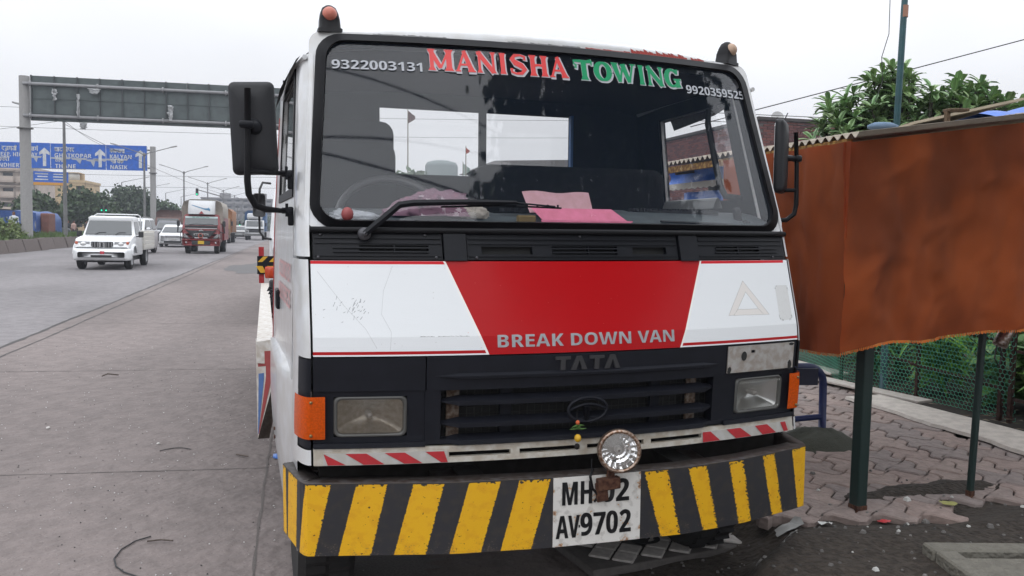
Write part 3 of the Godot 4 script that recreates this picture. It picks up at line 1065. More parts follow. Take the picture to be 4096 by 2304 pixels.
func bumper_z(x: float) -> float:
	var A := [[-1.0, .205], [-.93, .222], [-.776, .26], [-.526, .325], [-.16, .37], [.06, .38], [.37, .383], [.64, .343], [.825, .29], [.93, .262], [1.0, .235]]
	for i in A.size() - 1:
		if x <= A[i + 1][0]: return lerpf(A[i][1], A[i + 1][1], clampf((x - A[i][0]) / (A[i + 1][0] - A[i][0]), 0, 1))
	return .235
func bumper_print() -> Image:
	# u runs along the steel from the left wing round to the right wing
	var W := 2048
	var H := 256
	var im := Image.create(W, H, false, Image.FORMAT_RGB8)
	var n := FastNoiseLite.new()
	n.seed = 8
	n.frequency = .02
	n.fractal_octaves = 5
	var e := FastNoiseLite.new()
	e.seed = 9
	e.frequency = .06
	e.fractal_octaves = 3
	var T := [[-1.285, -1.25, -1.275, -1.24], [-1.20, -1.09, -1.215, -1.11], [-1.003, -.927, -1.055, -.982], [-.833, -.74, -.895, -.796], [-.644, -.551, -.71, -.613], [-.456, -.355, -.524, -.424], [-.279, -.177, -.345, -.245], [.191, .279, .264, .337], [.373, .45, .449, .51], [.564, .627, .621, .679], [.742, .802, .807, .86], [.915, 1.02, .962, 1.04], [1.09, 1.17, 1.1, 1.19]]
	for py in H:
		var v := float(py) / (H - 1)
		for px in W:
			var x := (px + .5) / W * 2.6 - 1.3
			var k := n.get_noise_2d(px, py)
			var d := e.get_noise_2d(px, py * 1.0)
			var ragged := .020 * pow(absf(d), 1.6) * (1.5 if x > .1 else .5)
			var c := Color(.155, .155, .17).lerp(Color(.19, .178, .175), smoothstep(-.1, .5, k))
			for s in T:
				var a := lerpf(s[0], s[2], v)
				var b := lerpf(s[1], s[3], v)
				if x > a - .005 + ragged * .6 and x < b + .006 - ragged and v > .015 + .10 * maxf(0, d - .12):
					c = Color(.87, .66, .05).lerp(Color(.84, .62, .05), smoothstep(-.1, .5, k))
					if d > .64: c = Color(.2, .09, .06)
					break
			# mud thrown up on the lower edge, in clotted grains
			if v > .78 and e.get_noise_2d(px * 2.2, py * 2.2) + .5 * k > .72 - 1.4 * (v - .78): c = c.lerp(Color(.50, .43, .37), .55)
			im.set_pixel(px, py, c)
	return im

func plate_print() -> Image:
	var im := Image.create(512, 400, false, Image.FORMAT_RGB8)
	var n := FastNoiseLite.new()
	n.seed = 5
	n.frequency = .012
	n.fractal_octaves = 5
	for y in 400:
		for x in 512:
			var k := n.get_noise_2d(x, y)
			var ed := minf(minf(x, 511 - x), minf(y, 399 - y)) / 30.0
			var c := Color(.83, .82, .80).lerp(Color(.74, .73, .71), smoothstep(0, .4, k))
			if k > .47 + .2 * clampf(ed, 0, 1): c = Color(.44, .27, .17).lerp(c, .25)
			elif k > .32 + .2 * clampf(ed, 0, 1): c = Color(.70, .58, .47)
			im.set_pixel(x, y, c)
	return im

# heavy spurred letters: each stroke is [points, widths]
func glyph(ch: String) -> Array:
	var stem := func(x: float, w: float): return [[Vector2(x, 0), Vector2(x, .06), Vector2(x, .17), Vector2(x, .5), Vector2(x, .83), Vector2(x, .94), Vector2(x, 1)], [w + .16, w + .09, w, w, w, w + .09, w + .16]]
	match ch:
		"M": return [stem.call(.16, .15), stem.call(.84, .22), [[Vector2(.10, .98), Vector2(.5, .12)], [.2, .16]], [[Vector2(.5, .12), Vector2(.84, .95)], [.08, .1]]]
		"A": return [[[Vector2(.12, .03), Vector2(.5, .97)], [.12, .1]], [[Vector2(.82, .03), Vector2(.76, .2), Vector2(.46, 1)], [.3, .24, .2]], [[Vector2(.0, .03), Vector2(.28, .03)], [.07, .07]], [[Vector2(.62, .03), Vector2(1.02, .03)], [.07, .07]], [[Vector2(.26, .33), Vector2(.7, .33)], [.1, .1]]]
		"N": return [stem.call(.16, .13), stem.call(.86, .13), [[Vector2(.1, .98), Vector2(.86, .03)], [.24, .22]]]
		"I": return [stem.call(.5, .42)]
		"S": return [[[Vector2(.84, .72), Vector2(.86, .88), Vector2(.62, .95), Vector2(.34, .92), Vector2(.2, .75), Vector2(.34, .58), Vector2(.66, .44), Vector2(.82, .27), Vector2(.66, .08), Vector2(.36, .05), Vector2(.14, .12), Vector2(.14, .3)], [.16, .12, .1, .16, .26, .28, .28, .26, .16, .1, .12, .16]]]
		"H": return [stem.call(.2, .24), stem.call(.8, .24), [[Vector2(.2, .5), Vector2(.5, .53), Vector2(.8, .5)], [.16, .1, .16]]]
		"T": return [[[Vector2(.55, 0), Vector2(.55, .06), Vector2(.55, .2), Vector2(.55, .95)], [.46, .36, .26, .28]], [[Vector2(.02, .62), Vector2(.12, .58), Vector2(.14, .72), Vector2(.02, .78), Vector2(.02, .92), Vector2(.3, .93), Vector2(.7, .91), Vector2(.98, .97)], [.05, .1, .1, .08, .12, .14, .14, .2]], [[Vector2(.96, .98), Vector2(.98, .74)], [.14, .04]]]
		"O":
			var p := []
			var w := []
			for i in 21:
				var a := TAU * i / 20
				p.append(Vector2(.5 + .36 * cos(a), .5 + .43 * sin(a)))
				w.append(.12 + .18 * absf(cos(a)))
			return [[p, w]]
		"W": return [[[Vector2(.08, .97), Vector2(.28, .04)], [.24, .16]], [[Vector2(.28, .04), Vector2(.48, .95)], [.1, .08]], [[Vector2(.46, .97), Vector2(.70, .04)], [.24, .16]], [[Vector2(.70, .04), Vector2(.93, .97)], [.1, .08]], [[Vector2(-.06, .97), Vector2(.24, .97)], [.07, .07]], [[Vector2(.8, .97), Vector2(1.05, .97)], [.07, .07]]]
		"G":
			var p := []
			var w := []
			for i in 15:
				var a := deg_to_rad(38 + 285.0 * i / 14)
				p.append(Vector2(.48 + .34 * cos(a), .5 + .43 * sin(a)))
				w.append(.12 + .18 * maxf(0, -cos(a)))
			return [[p, w], [[Vector2(.82, .02), Vector2(.80, .2), Vector2(.8, .42)], [.34, .24, .24]], [[Vector2(.55, .42), Vector2(1.0, .44)], [.09, .1]], [[Vector2(.76, .96), Vector2(.8, .7)], [.24, .08]]]
	return []
func spurred(said: String, x0: float, wide: float, y0: float, high: float, red_or_green: Material, called: String, arch := 0.0):
	var face := MB.new()
	var back := MB.new()
	var n := said.length()
	var total := 0.0
	var ws := []
	for i in n:
		var w: float = {"I": .55, "M": 1.25, "W": 1.25}.get(said[i], 1.0)
		ws.append(w)
		total += w
	var x := 0.0
	for i in n:
		var k := 0
		var lx: float = x0 + x / total * wide
		var lw: float = ws[i] / total * wide * .93
		for s in glyph(said[i]):
			var P: Array = s[0]
			var Wd: Array = s[1]
			for pass_ in 2:
				var L := []
				for j in P.size():
					var a: Vector2 = P[maxi(j - 1, 0)]
					var c: Vector2 = P[mini(j + 1, P.size() - 1)]
					var d := (c - a).normalized().orthogonal()
					var hw: float = Wd[j] * .5 + (.055 if pass_ == 1 else 0.0)
					var pos := func(q: Vector2) -> Vector3:
						var o := Vector2(lx + q.x * lw, y0 + q.y * high)
						if pass_ == 1: o += Vector2(.0035, -.004)
						return F2(o, .0026 + .00012 * k if pass_ == 0 else .0012 + .00012 * k)
					L.append([pos.call(P[j] - d * hw), pos.call(P[j] + d * hw)])
				for j in P.size() - 1:
					var m: MB = face if pass_ == 0 else back
					m.quad(L[j][0], L[j + 1][0], L[j + 1][1], L[j][1])
			k += 1
		x += ws[i]
	part(back, "letter_shadow", mat("silver_vinyl", lin(.42, .43, .46), .4), truck)
	part(face, called, red_or_green, truck)

func tow_truck():
	var Tw := CW * CT.transposed()
	truck = thing("breakdown_van", "white and red breakdown van parked at the kerb with a black and yellow striped bumper", "truck")
	truck.transform = Transform3D(Tw.orthonormalized(), EYE - Tw * Vector3(-1.1958, 1.438, 3.0596))
	var white := mat("van_white", lin(.62, .635, .655), .28, tex.dust, 1.3)
	white.clearcoat_enabled = true
	white.clearcoat = .6
	white.clearcoat_roughness = .12
	var black := mat("van_black", lin(.010, .011, .015), .45, tex.fine, 5.0)
	var plastic := mat("van_plastic", lin(.011, .012, .0175), .5, tex.blotch, 3.0)
	var rubber := mat("rubber", lin(.008, .008, .010), .5, tex.fine, 6.0)
	for m in [black, plastic, rubber]: m.metallic_specular = .32
	var hole := mat("dark_hole", lin(.02, .02, .02), .8)
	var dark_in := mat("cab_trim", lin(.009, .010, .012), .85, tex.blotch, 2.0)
	# --- front panel with its print
	var hp := print_mat("hood_print", hood_print(), .33)
	hp.normal_enabled = true
	hp.normal_texture = tex.panel_n
	hp.normal_scale = .22
	hp.clearcoat_enabled = true
	hp.metallic_specular = .3
	hp.clearcoat = .1
	hp.clearcoat_roughness = .1
	front("front_panel", -.976, .977, 1.008, 1.333, [], .0, .03, hp, null, func(x: float, y: float): return Vector2((x + .98) / 1.96, (1.345 - y) / .345), .035)
	var b := MB.new()
	words(b, "BREAK DOWN VAN", "Droid Sans", true, Vector2(-.348, 1.0325), .7, .0445, F2, .0015)
	part(b, "lettering", mat("grey_vinyl", lin(.36, .37, .39), .35, tex.blotch, 8.0), truck)
	# --- corners, pillars and roof
	var edge := func(y: float): return .984
	for s in [-1.0, 1.0]:
		b = MB.new(true)
		corner(b, s, 1.003, 1.337, edge, .0)
		part(b, "corner_panel", white, truck)
		b = MB.new(true)
		corner(b, s, 1.347, 2.1, func(y: float): return lerpf(.978, .940, clampf((y - 1.45) / .64, 0, 1)), .0, 0, 1, .15, 10)
		part(b, "windscreen_pillar", white, truck)
		b = MB.new(true)
		corner(b, s, 1.45, 2.12, func(y: float): return lerpf(.955, .915, clampf((y - 1.45) / .64, 0, 1)), -.022, 0, 1, .16, 10)
		part(b, "pillar_trim", dark_in, truck)
		b = MB.new(true)
		corner(b, s, 1.338, 1.346, edge, -.012)
		corner(b, s, .62, 1.0, edge, -.02)
		part(b, "seam", black, truck)
		b = MB.new(true)
		corner(b, s, .885, .998, edge, .001, 0, .55)
		part(b, "corner_trim", plastic, truck)
		b = MB.new(true)
		corner(b, s, .685, .883, edge, -.004, 0, .7)
		part(b, "lamp_corner", plastic, truck)
		b = MB.new(true)
		corner(b, s, .62, 1.003, edge, -.001, .56, 1.0)
		part(b, "wing_panel", white, truck)
		b = MB.new(true)
		corner(b, s, .628, .68, edge, .0)
		part(b, "valance_corner", white, truck)
	var prof := [[0.0, 2.236], [.3, 2.234], [.5, 2.230], [.68, 2.222], [.78, 2.212], [.85, 2.197], [.90, 2.174], [.937, 2.138], [.962, 2.085]]
	var roof_ring := func(drop: float, dz: float, zfix):
		var r := []
		for sgn in [-1, 1]:
			var q := prof.duplicate()
			if sgn < 0: q.reverse()
			for i in q.size():
				if sgn > 0 and i == 0: continue
				var x: float = q[i][0] * sgn
				var w := 1.0 - smoothstep(.80, .955, absf(x))
				r.append(Vector3(x * (1.0 + .02 * clampf(dz * 4, 0, 1)), q[i][1] - drop * w, zf(x, 2.19) - dz if zfix == null else zfix))
		return r
	b = MB.new(true)
	var rings := [roof_ring.call(.055, .0, null), roof_ring.call(.030, .004, null), roof_ring.call(.012, .022, null), roof_ring.call(.003, .06, null), roof_ring.call(-.006, .2, null), roof_ring.call(-.012, .3, -.8), roof_ring.call(-.006, .3, -1.28), roof_ring.call(.03, .3, -1.36)]
	for i in rings.size() - 1: b.ring_between(rings[i], rings[i + 1], false)
	part(b, "roof", white, truck)
	b = MB.new()
	var inner := trap(1.470, 2.156, .952, .905, .07)
	var outer := trap(1.444, 2.192, .992, .955, .05)
	strip(b, inner, outer, -.004, -.004)
	part(b, "windscreen_surround", white, truck)
	# flaked paint: red primer along the roof edge
	b = MB.new()
	var r := RandomNumberGenerator.new()
	r.seed = 3
	var chips := func(m: MB, x0: float, x1: float, h: float):
		var x := x0
		while x < x1:
			var w := r.randf_range(.008, .02)
			var t := h * r.randf_range(.35, 1.0)
			m.quad(F(x, 2.184, .004), F(x + w, 2.184, .004), F(x + w, 2.184 + t * .75, .004 - t * .2), F(x, 2.184 + t, .004 - t * .2))
			x += w
	chips.call(b, .34, .62, .026)
	chips.call(b, .13, .33, .006)
	chips.call(b, .64, .70, .014)
	part(b, "primer_patch", mat("primer", lin(.27, .028, .02), .8, tex.blotch, 6.0), truck)
	b = MB.new()
	chips.call(b, -.72, -.45, .006)
	chips.call(b, -.2, .1, .007)
	part(b, "bare_patch", mat("bare_steel", lin(.12, .12, .125), .6), truck)
	# --- windscreen
	b = MB.new(true)
	var g0 := trap(1.474, 2.156, .942, .898, .075)
	strip(b, g0, trap(1.446, 2.182, .971, .931, .095), .013, .010)
	strip(b, g0, trap(1.478, 2.151, .938, .894, .072), .013, -.006)
	strip(b, trap(1.446, 2.182, .971, .931, .095), trap(1.443, 2.185, .974, .934, .097), .010, -.004)
	part(b, "windscreen_gasket", rubber, truck)
	var pane := glass("windscreen_glass", Color(.44, .53, .66), .034)
	b = MB.new(true)
	b.grid(func(u: float, v: float):
		var y := lerpf(1.464, 2.158, v)
		var hw := lerpf(.954, .907, v)
		return F(lerpf(-hw, hw, u), y, -.004), 28, 14)
	part(b, "windscreen", pane, truck)
	var red_v := mat("red_vinyl", lin(.66, .045, .045), .4)
	var green_v := mat("green_vinyl", lin(.0, .27, .105), .4)
	spurred("MANISHA", -.522, .566, 2.051, .086, red_v, "red_lettering")
	spurred("TOWING", .066, .506, 2.050, .084, green_v, "green_lettering")
	b = MB.new()
	words(b, "9322003131", "Droid Sans", true, Vector2(-.877, 2.043), .333, .036, F2, .002)
	words(b, "9920359525", "Droid Sans", true, Vector2(.588, 2.03), .318, .038, F2, .002)
	part(b, "telephone_numbers", mat("number_vinyl", lin(.40, .42, .45), .45), truck)
	# --- wiper
	b = MB.new()
	var wp := [F(-.793, 1.428, .03), F(-.735, 1.478, .045), F(-.672, 1.531, .05), F(-.62, 1.539, .045), F(-.42, 1.546, .034), F(-.24, 1.548, .026)]
	b.tube(wp, [.013, .014, .014, .013, .011, .007], 6)
	part(b, "wiper_arm", black, truck)
	b = MB.new()
	b.tube([F(-.52, 1.527, .022), F(-.3, 1.536, .018), F(-.064, 1.530, .012)], .0035, 5)
	b.tube([F(-.42, 1.536, .03), F(-.24, 1.546, .026), F(-.09, 1.535, .018)], .0035, 5)
	for x in [-.42, -.33, -.24, -.2, -.16, -.12, -.08]: b.tube([F(x, 1.53, .017), F(x, 1.542, .022)], .004, 5)
	part(b, "wiper_blade", black, truck)
	b = MB.new(true)
	b.lathe([Vector2(.022, -.02), Vector2(.024, .0), Vector2(.02, .012), Vector2(.008, .013), Vector2(.008, .022)], Transform3D(Basis(Vector3.RIGHT, PI / 2), F(-.793, 1.428, .02)), 14)
	part(b, "wiper_pivot", mat("dull_metal", lin(.10, .10, .11), .45, tex.fine, 5.0, .6), truck)
	# --- black cowl with its air slots
	front("cowl_backing", -.968, .974, 1.337, 1.45, [], -.03, .0, hole)
	var slot := func(x0: float, x1: float, y0: float, y1: float): return Rect2(x0, y0, x1 - x0, y1 - y0)
	front("cowl_panel", -.966, -.522, 1.338, 1.437, [slot.call(-.81, -.57, 1.360, 1.388)], -.002, .025, black)
	front("cowl_panel", -.432, .417, 1.338, 1.437, [slot.call(-.38, -.19, 1.358, 1.385), slot.call(-.115, .15, 1.358, 1.388), slot.call(.215, .365, 1.358, 1.385)], -.002, .025, black)
	front("cowl_panel", .513, .972, 1.338, 1.437, [slot.call(.60, .83, 1.360, 1.388)], -.002, .025, black)
	front("cowl_cover", -.517, -.437, 1.336, 1.436, [], .009, .03, black)
	front("cowl_cover", .423, .509, 1.334, 1.434, [], .009, .03, black)
	for q in [[-.90, -.57], [-.115, .15], [.60, .93]]:
		for yy in [1.366, 1.380]: front("cowl_slat", q[0], q[1], yy - .0025, yy + .0025, [], .004, .016, black)
	for x in [-.69, .03, .715]: front("cowl_rib", x - .002, x + .002, 1.359, 1.389, [], .002, .02, black)
	for q in [[-.966, -.522], [-.432, .417], [.513, .972]]:
		front("cowl_ridge", q[0] + .004, q[1] - .004, 1.412, 1.417, [], .004, .008, black)
		front("cowl_ridge", q[0] + .004, q[1] - .004, 1.394, 1.397, [], .003, .008, black)
		front("cowl_ridge", q[0] + .004, q[1] - .004, 1.350, 1.353, [], .003, .008, black)
	b = MB.new(true)
	var lip := []
	for i in 25: lip.append(F(lerpf(-.975, .985, i / 24.0), 1.441, .006))
	b.tube(lip, .012, 7)
	part(b, "cowl_lip", rubber, truck)
	b = MB.new(true)
	for p in [[-.94, 1.424], [-.58, 1.424], [-.95, 1.345], [-.545, 1.346], [.0, 1.424], [.9, 1.346], [-.40, 1.346]]: b.ball(F(p[0], p[1], .0), Vector3(.006, .006, .004), 8)
	part(b, "cowl_screws", mat("dull_metal", lin(.10, .10, .11), .45, tex.fine, 5.0, .6), truck)
	# --- grille band, grille and lamps
	front("grille_band", -.976, -.600, .886, 1.003, [], -.002, .03, plastic)
	front("grille_band", -.596, .596, .884, 1.004, [], .0, .03, plastic)
	front("grille_band", .600, .976, .886, 1.003, [], -.004, .03, plastic)
	front("bare_plate", .604, .955, .893, .999, [Rect2(.72, .968, .022, .012)], .004, .006, mat("bare_plate", lin(.42, .41, .40), .55, tex.grime, 3.0))
	b = MB.new()
	var br := []
	for i in 18: br.append(F(.683 + .014 * cos(TAU * i / 18), .958 + .019 * sin(TAU * i / 18), .006))
	b.fan(br)
	for q in [[.935, .907, .012, .02], [.938, .993, .014, .006], [.612, .905, .010, .014]]:
		br = []
		for i in 12: br.append(F(q[0] + q[2] * cos(TAU * i / 12) * r.randf_range(.8, 1.2), q[1] + q[3] * sin(TAU * i / 12) * r.randf_range(.8, 1.2), .0055))
		b.fan(br)
	part(b, "plate_hole", hole, truck)
	b = MB.new()
	var ridge := func(m: MB, x0: float, x1: float, y: float, h: float, off: float, d: float):
		var sec := []
		for i in 15:
			var x := lerpf(x0, x1, i / 14.0)
			var e := clampf(minf(x - x0, x1 - x) / .05, 0.05, 1.0)
			sec.append([F(x, y - h / 2 * e, off), F(x, y - h * .35 * e, off + d * e), F(x, y + h * .1 * e, off + d * e), F(x, y + h / 2 * e, off)])
		m.loft(sec)
	ridge.call(b, -.565, .565, .934, .02, .0, .014)
	part(b, "grille_ridge", plastic, truck)
	b = MB.new()
	var letter := func(m: MB, poly: Array): m.prism(PackedVector2Array(poly), func(p: Vector2, z: float): return F(p.x, p.y, z), -.002, .008)
	var ly := .944
	var lh := .05
	for i in 2:
		var x := -.137 + i * .132
		letter.call(b, [Vector2(x, ly + lh), Vector2(x, ly + lh * .78), Vector2(x + .02, ly + lh * .78), Vector2(x + .02, ly), Vector2(x + .038, ly), Vector2(x + .038, ly + lh * .78), Vector2(x + .058, ly + lh * .78), Vector2(x + .058, ly + lh)])
		x += .058
		letter.call(b, [Vector2(x + .002, ly), Vector2(x + .024, ly + lh), Vector2(x + .043, ly + lh), Vector2(x + .066, ly), Vector2(x + .046, ly), Vector2(x + .034, ly + lh * .7), Vector2(x + .022, ly)])
	part(b, "maker_lettering", mat("van_grey_plastic", lin(.034, .034, .037), .5), truck)
	front("radiator", -.56, .56, .675, .89, [], -.09, .0, hole)
	front("grille_frame", -.6, .6, .69, .886, [Rect2(-.545, .705, 1.09, .178)], -.006, .05, plastic)
	for y in [.842, .762, .700]:
		b = MB.new()
		ridge.call(b, -.565, .575, y, .036, -.03, .042)
		part(b, "grille_bar", plastic, truck)
	for x in [-.3, .3]: front("grille_post", x - .02, x + .02, .69, .886, [], -.045, .02, plastic)
	for x in [-.49, .47]: front("rusty_bracket", x - .025, x + .02, .70, .88, [], -.05, .01, mat("pale_rust", lin(.19, .165, .14), .9, tex.rust, 5.0))
	b = MB.new()
	for i in 40: b.tube([F(-.55 + i * .0282, .70, -.07), F(-.55 + i * .0282, .885, -.07)], .002, 4, false)
	for i in 8: b.tube([F(-.55, .71 + i * .024, -.071), F(0, .71 + i * .024, -.071), F(.55, .71 + i * .024, -.071)], .002, 4, false)
	part(b, "radiator_mesh", mat("mesh_wire", lin(.03, .029, .028), .7), truck)
	b = MB.new(true)
	var el := []
	for i in 37: el.append(F(-.007 + .076 * cos(TAU * i / 36), .795 + .045 * sin(TAU * i / 36), .012))
	b.tube(el, .0062, 7, false)
	el = []
	for i in 13:
		var t := i / 12.0
		el.append(F(lerpf(-.075, .062, t), .797 + .018 * sin(PI * t), .012))
	b.tube(el, .0055, 6)
	b.tube([F(-.012, .81, .012), F(-.012, .755, .012)], [.016, .007], 6)
	part(b, "emblem", plastic, truck)
	# lamps
	for s in [-1.0, 1.0]:
		var xa := -.976 if s < 0 else .6
		var xb := -.6 if s < 0 else .976
		var h0 := -.908 if s < 0 else .660
		front("lamp_panel", xa, xb, .685, .884, [Rect2(h0, .722, .248, .143)], -.012, .05, plastic)
		front("lamp_sill", xa, xb, .685, .702, [], .006, .05, plastic)
		var hl := Node3D.new()
		hl.name = "headlight"
		truck.add_child(hl, true)
		hl.set_meta("label", "clouded left headlight" if s < 0 else "clear right headlight")
		var c := Vector2(h0 + .124, .7935)
		b = MB.new(true)
		var R := rrect(.121, .070, .022)
		var A := R.map(func(q): return F2(q + c, -.004))
		var A2 := rrect(.112, .061, .018).map(func(q): return F2(q + c, -.008))
		b.ring_between(R.map(func(q): return F2(q * 1.04 + c, -.02)), A)
		b.ring_between(A, A2)
		b.ring_between(A2, rrect(.112, .061, .018).map(func(q): return F2(q + c, -.03)))
		part(b, "rim", mat("lamp_rim", lin(.08, .08, .075), .35), hl)
		b = MB.new(true)
		var bowl := []
		for k in 6:
			var e: float = [1.0, .92, .75, .5, .25, .1][k]
			bowl.append(rrect(.110, .060, .018).map(func(q): return F2(q * e + c, [-.02, -.03, -.05, -.07, -.08, -.083][k])))
		b.loft(bowl, false)
		b.fan(bowl[-1])
		part(b, "reflector", mat("reflector_dull", lin(.46, .43, .38), .36, tex.grime, 5.0, .75) if s < 0 else mat("reflector", lin(.50, .50, .49), .28, null, 1.0, 1.0), hl)
		b = MB.new(true)
		b.lathe([Vector2(.012, -.03), Vector2(.012, .02), Vector2(.006, .03)], Transform3D(Basis(Vector3.RIGHT, PI / 2), F2(c + Vector2(0, .0), -.055)), 10)
		part(b, "bulb", mat("bulb", lin(.3, .28, .26), .3), hl)
		b = MB.new(true)
		b.grid(func(u: float, v: float): return F(c.x + (u - .5) * .226, c.y + (v - .5) * .124, -.008 + .01 * sin(PI * u) * sin(PI * v)), 12, 8)
		var lens := glass("lens_clouded", Color(.42, .39, .34), .30, .2) if s < 0 else glass("lens_hazy", Color(.5, .5, .48), .20)
		part(b, "lens", lens, hl)
		b = MB.new()
		if s > 0:
			for i in 22: b.tube([F2(c + Vector2(-.105 + i * .01, .05), .001), F2(c + Vector2(-.105 + i * .01, .058), .0)], .0012, 4, false)
			for i in 22: b.tube([F2(c + Vector2(-.105 + i * .01, -.05), .001), F2(c + Vector2(-.105 + i * .01, -.057), .0)], .0012, 4, false)
			part(b, "lens_ribs", mat("lens_rib", lin(.4, .4, .38), .3), hl)
		# amber indicator, wrapped round the corner
		var ind := Node3D.new()
		ind.name = "indicator"
		truck.add_child(ind, true)
		b = MB.new(true)
		var ix := func(u: float) -> Vector2: return Vector2(u, 0)
		var iy0 := .719
		var iy1 := .869
		var fx := func(u: float, y: float, o: float) -> Vector3:
			# u: 0 at the inner edge, 1 at the outer end round the corner
			var x0 := .938
			if u < .34: return F(s * lerpf(x0, .984, u / .34), y, o)
			var a := (u - .34) / .66 * .62 * PI / 2
			var px := .984 + (xs(y) - .984) * sin(a)
			var pz := zf(.984, y) - .24 * (1 - cos(a))
			return Vector3(s * (px + o * sin(a)), y, pz + o * cos(a))
		b.grid(func(u: float, v: float): return fx.call(u, lerpf(iy0, iy1, v), .006 + .007 * pow(sin(PI * clampf(u, .04, .96)) * sin(PI * clampf(v, .03, .97)), .25)), 22, 14)
		part(b, "lens", amber(), ind)
		b = MB.new(true)
		b.ball(fx.call(.35, .85, .014), Vector3(.006, .006, .005), 8)
		b.ball(fx.call(.35, .733, .014), Vector3(.006, .006, .005), 8)
		part(b, "screw", mat("brass", lin(.25, .18, .08), .4, null, 1.0, .8), ind)
		# chipped reflective tape on the valance
		var x0 := -.944 if s < 0 else .496
		var x1 := -.522 if s < 0 else .944
		var N := 7 if s < 0 else 7
		var redt := mat("tape_red", lin(.42, .012, .02), .4, tex.dust, 4.0)
		var wht := mat("tape_white", lin(.44, .435, .42), .45, tex.dust, 4.0)
		front("reflective_tape", x0, x1, .6275, .6685, [], .0035, .004, wht)
		var xs_ := [[-1.0, -.942, -.93, -.87], [-.872, -.80, -.81, -.74], [-.74, -.67, -.672, -.61], [-.60, -.534, -.545, -.522]] if s < 0 else [[.497, .535, .497, .58], [.613, .684, .66, .74], [.76, .827, .80, .876], [.90, .93, .92, .944]]
		b = MB.new()
		for t in xs_:
			var tl := maxf(t[0], x0) + .001
			b.quad(F(t[2], .629, .0055), F(t[3], .629, .0055), F(t[1], .667, .0055), F(tl, .667, .0055))
		part(b, "red_tape", redt, truck)
		b = MB.new()
		b.quad(Vector3(s * 1.0, .667, zf(.99, .66) - .03), Vector3(s * 1.018, .667, zf(.99, .66) - .09), Vector3(s * 1.022, .63, zf(.99, .66) - .12), Vector3(s * 1.011, .63, zf(.99, .66) - .055))
		part(b, "red_tape", redt, truck)
	# valance with slots
	var holes := []
	for q in [[-.516, -.294], [-.261, -.029], [-.001, .233], [.264, .494]]: holes.append(Rect2(q[0], .645, q[1] - q[0], .017))
	front("valance", -.976, .976, .626, .683, holes, .0, .02, mat("valance_white", lin(.50, .485, .44), .45, tex.grime, 2.5))
	# --- bumper: a folded steel channel, bowed forward, with swept ends
	var path := [[-1.285, Vector2(-1.068, -.075)], [-1.05, Vector2(-1.022, .165)], [-1.02, Vector2(-1.012, .19)]]
	var xv := -1.0
	while xv <= 1.001:
		path.append([xv, Vector2(xv, bumper_z(xv))])
		xv += .05
	path.append([1.02, Vector2(1.01, .22)])
	path.append([1.05, Vector2(1.02, .195)])
	path.append([1.285, Vector2(1.066, -.05)])
	b = MB.new()
	var bp := func(k: int, y: float, inset: float) -> Vector3:
		var p: Vector2 = path[k][1]
		var a: Vector2 = path[maxi(k - 1, 0)][1]
		var c: Vector2 = path[mini(k + 1, path.size() - 1)][1]
		var n := (c - a).normalized().orthogonal()
		var q := p + n * inset
		return Vector3(q.x, y, q.y)
	for k in path.size() - 1:
		var ua: float = (path[k][0] + 1.3) / 2.6
		var ub: float = (path[k + 1][0] + 1.3) / 2.6
		b.quad(bp.call(k, .319, 0), bp.call(k, .572, 0), bp.call(k + 1, .572, 0), bp.call(k + 1, .319, 0), Vector2(ua, 1), Vector2(ua, 0), Vector2(ub, 0), Vector2(ub, 1))
	part(b, "bumper_face", print_mat("bumper_print", bumper_print(), .5), truck)
	b = MB.new(true)
	for k in path.size() - 1:
		for row in [[.572, 0.0, .5755, .004], [.5755, .004, .5755, .07], [.5755, .07, .50, .07]]:
			b.quad(bp.call(k, row[0], row[1]), bp.call(k, row[2], row[3]), bp.call(k + 1, row[2], row[3]), bp.call(k + 1, row[0], row[1]))
	part(b, "bumper_flange", mat("bumper_steel", lin(.05, .045, .045), .55, tex.rust, 3.0), truck)
	b = MB.new(true)
	for k in path.size() - 1: b.quad(bp.call(k, .319, 0.0), bp.call(k, .317, .06), bp.call(k + 1, .317, .06), bp.call(k + 1, .319, 0.0))
	part(b, "bumper_flange", mat("bumper_steel", lin(.05, .045, .045), .55, tex.rust, 3.0), truck)
	b = MB.new()
	for s in [-1.0, 1.0]:
		b.loft([[Vector3(s * .45, .40, .25), Vector3(s * .55, .40, .25), Vector3(s * .55, .54, .25), Vector3(s * .45, .54, .25)], [Vector3(s * .45, .42, -.5), Vector3(s * .55, .42, -.5), Vector3(s * .55, .6, -.5), Vector3(s * .45, .6, -.5)]])
		b.prism(PackedVector2Array([Vector2(.78, .05), Vector2(.99, .05), Vector2(1.03, -.2), Vector2(.86, -.3)]), func(p: Vector2, z: float): return Vector3(p.x * s, z, p.y), .568, .574)
	part(b, "bumper_bracket", mat("bumper_steel", lin(.05, .045, .045), .55, tex.rust, 3.0), truck)
	# number plate
	var B2 := func(p: Vector2, o := 0.0) -> Vector3: return Vector3(p.x, p.y, bumper_z(p.x) + o)
	b = MB.new()
	sheet(b, -.163, .173, .321, .571, [], .003, .003, func(x: float, y: float, o: float): return Vector3(x, y, bumper_z(x) + o), .06, func(x: float, y: float): return Vector2((x + .163) / .336, (.571 - y) / .25))
	part(b, "number_plate", print_mat("plate_print", plate_print(), .5), truck)
	b = MB.new()
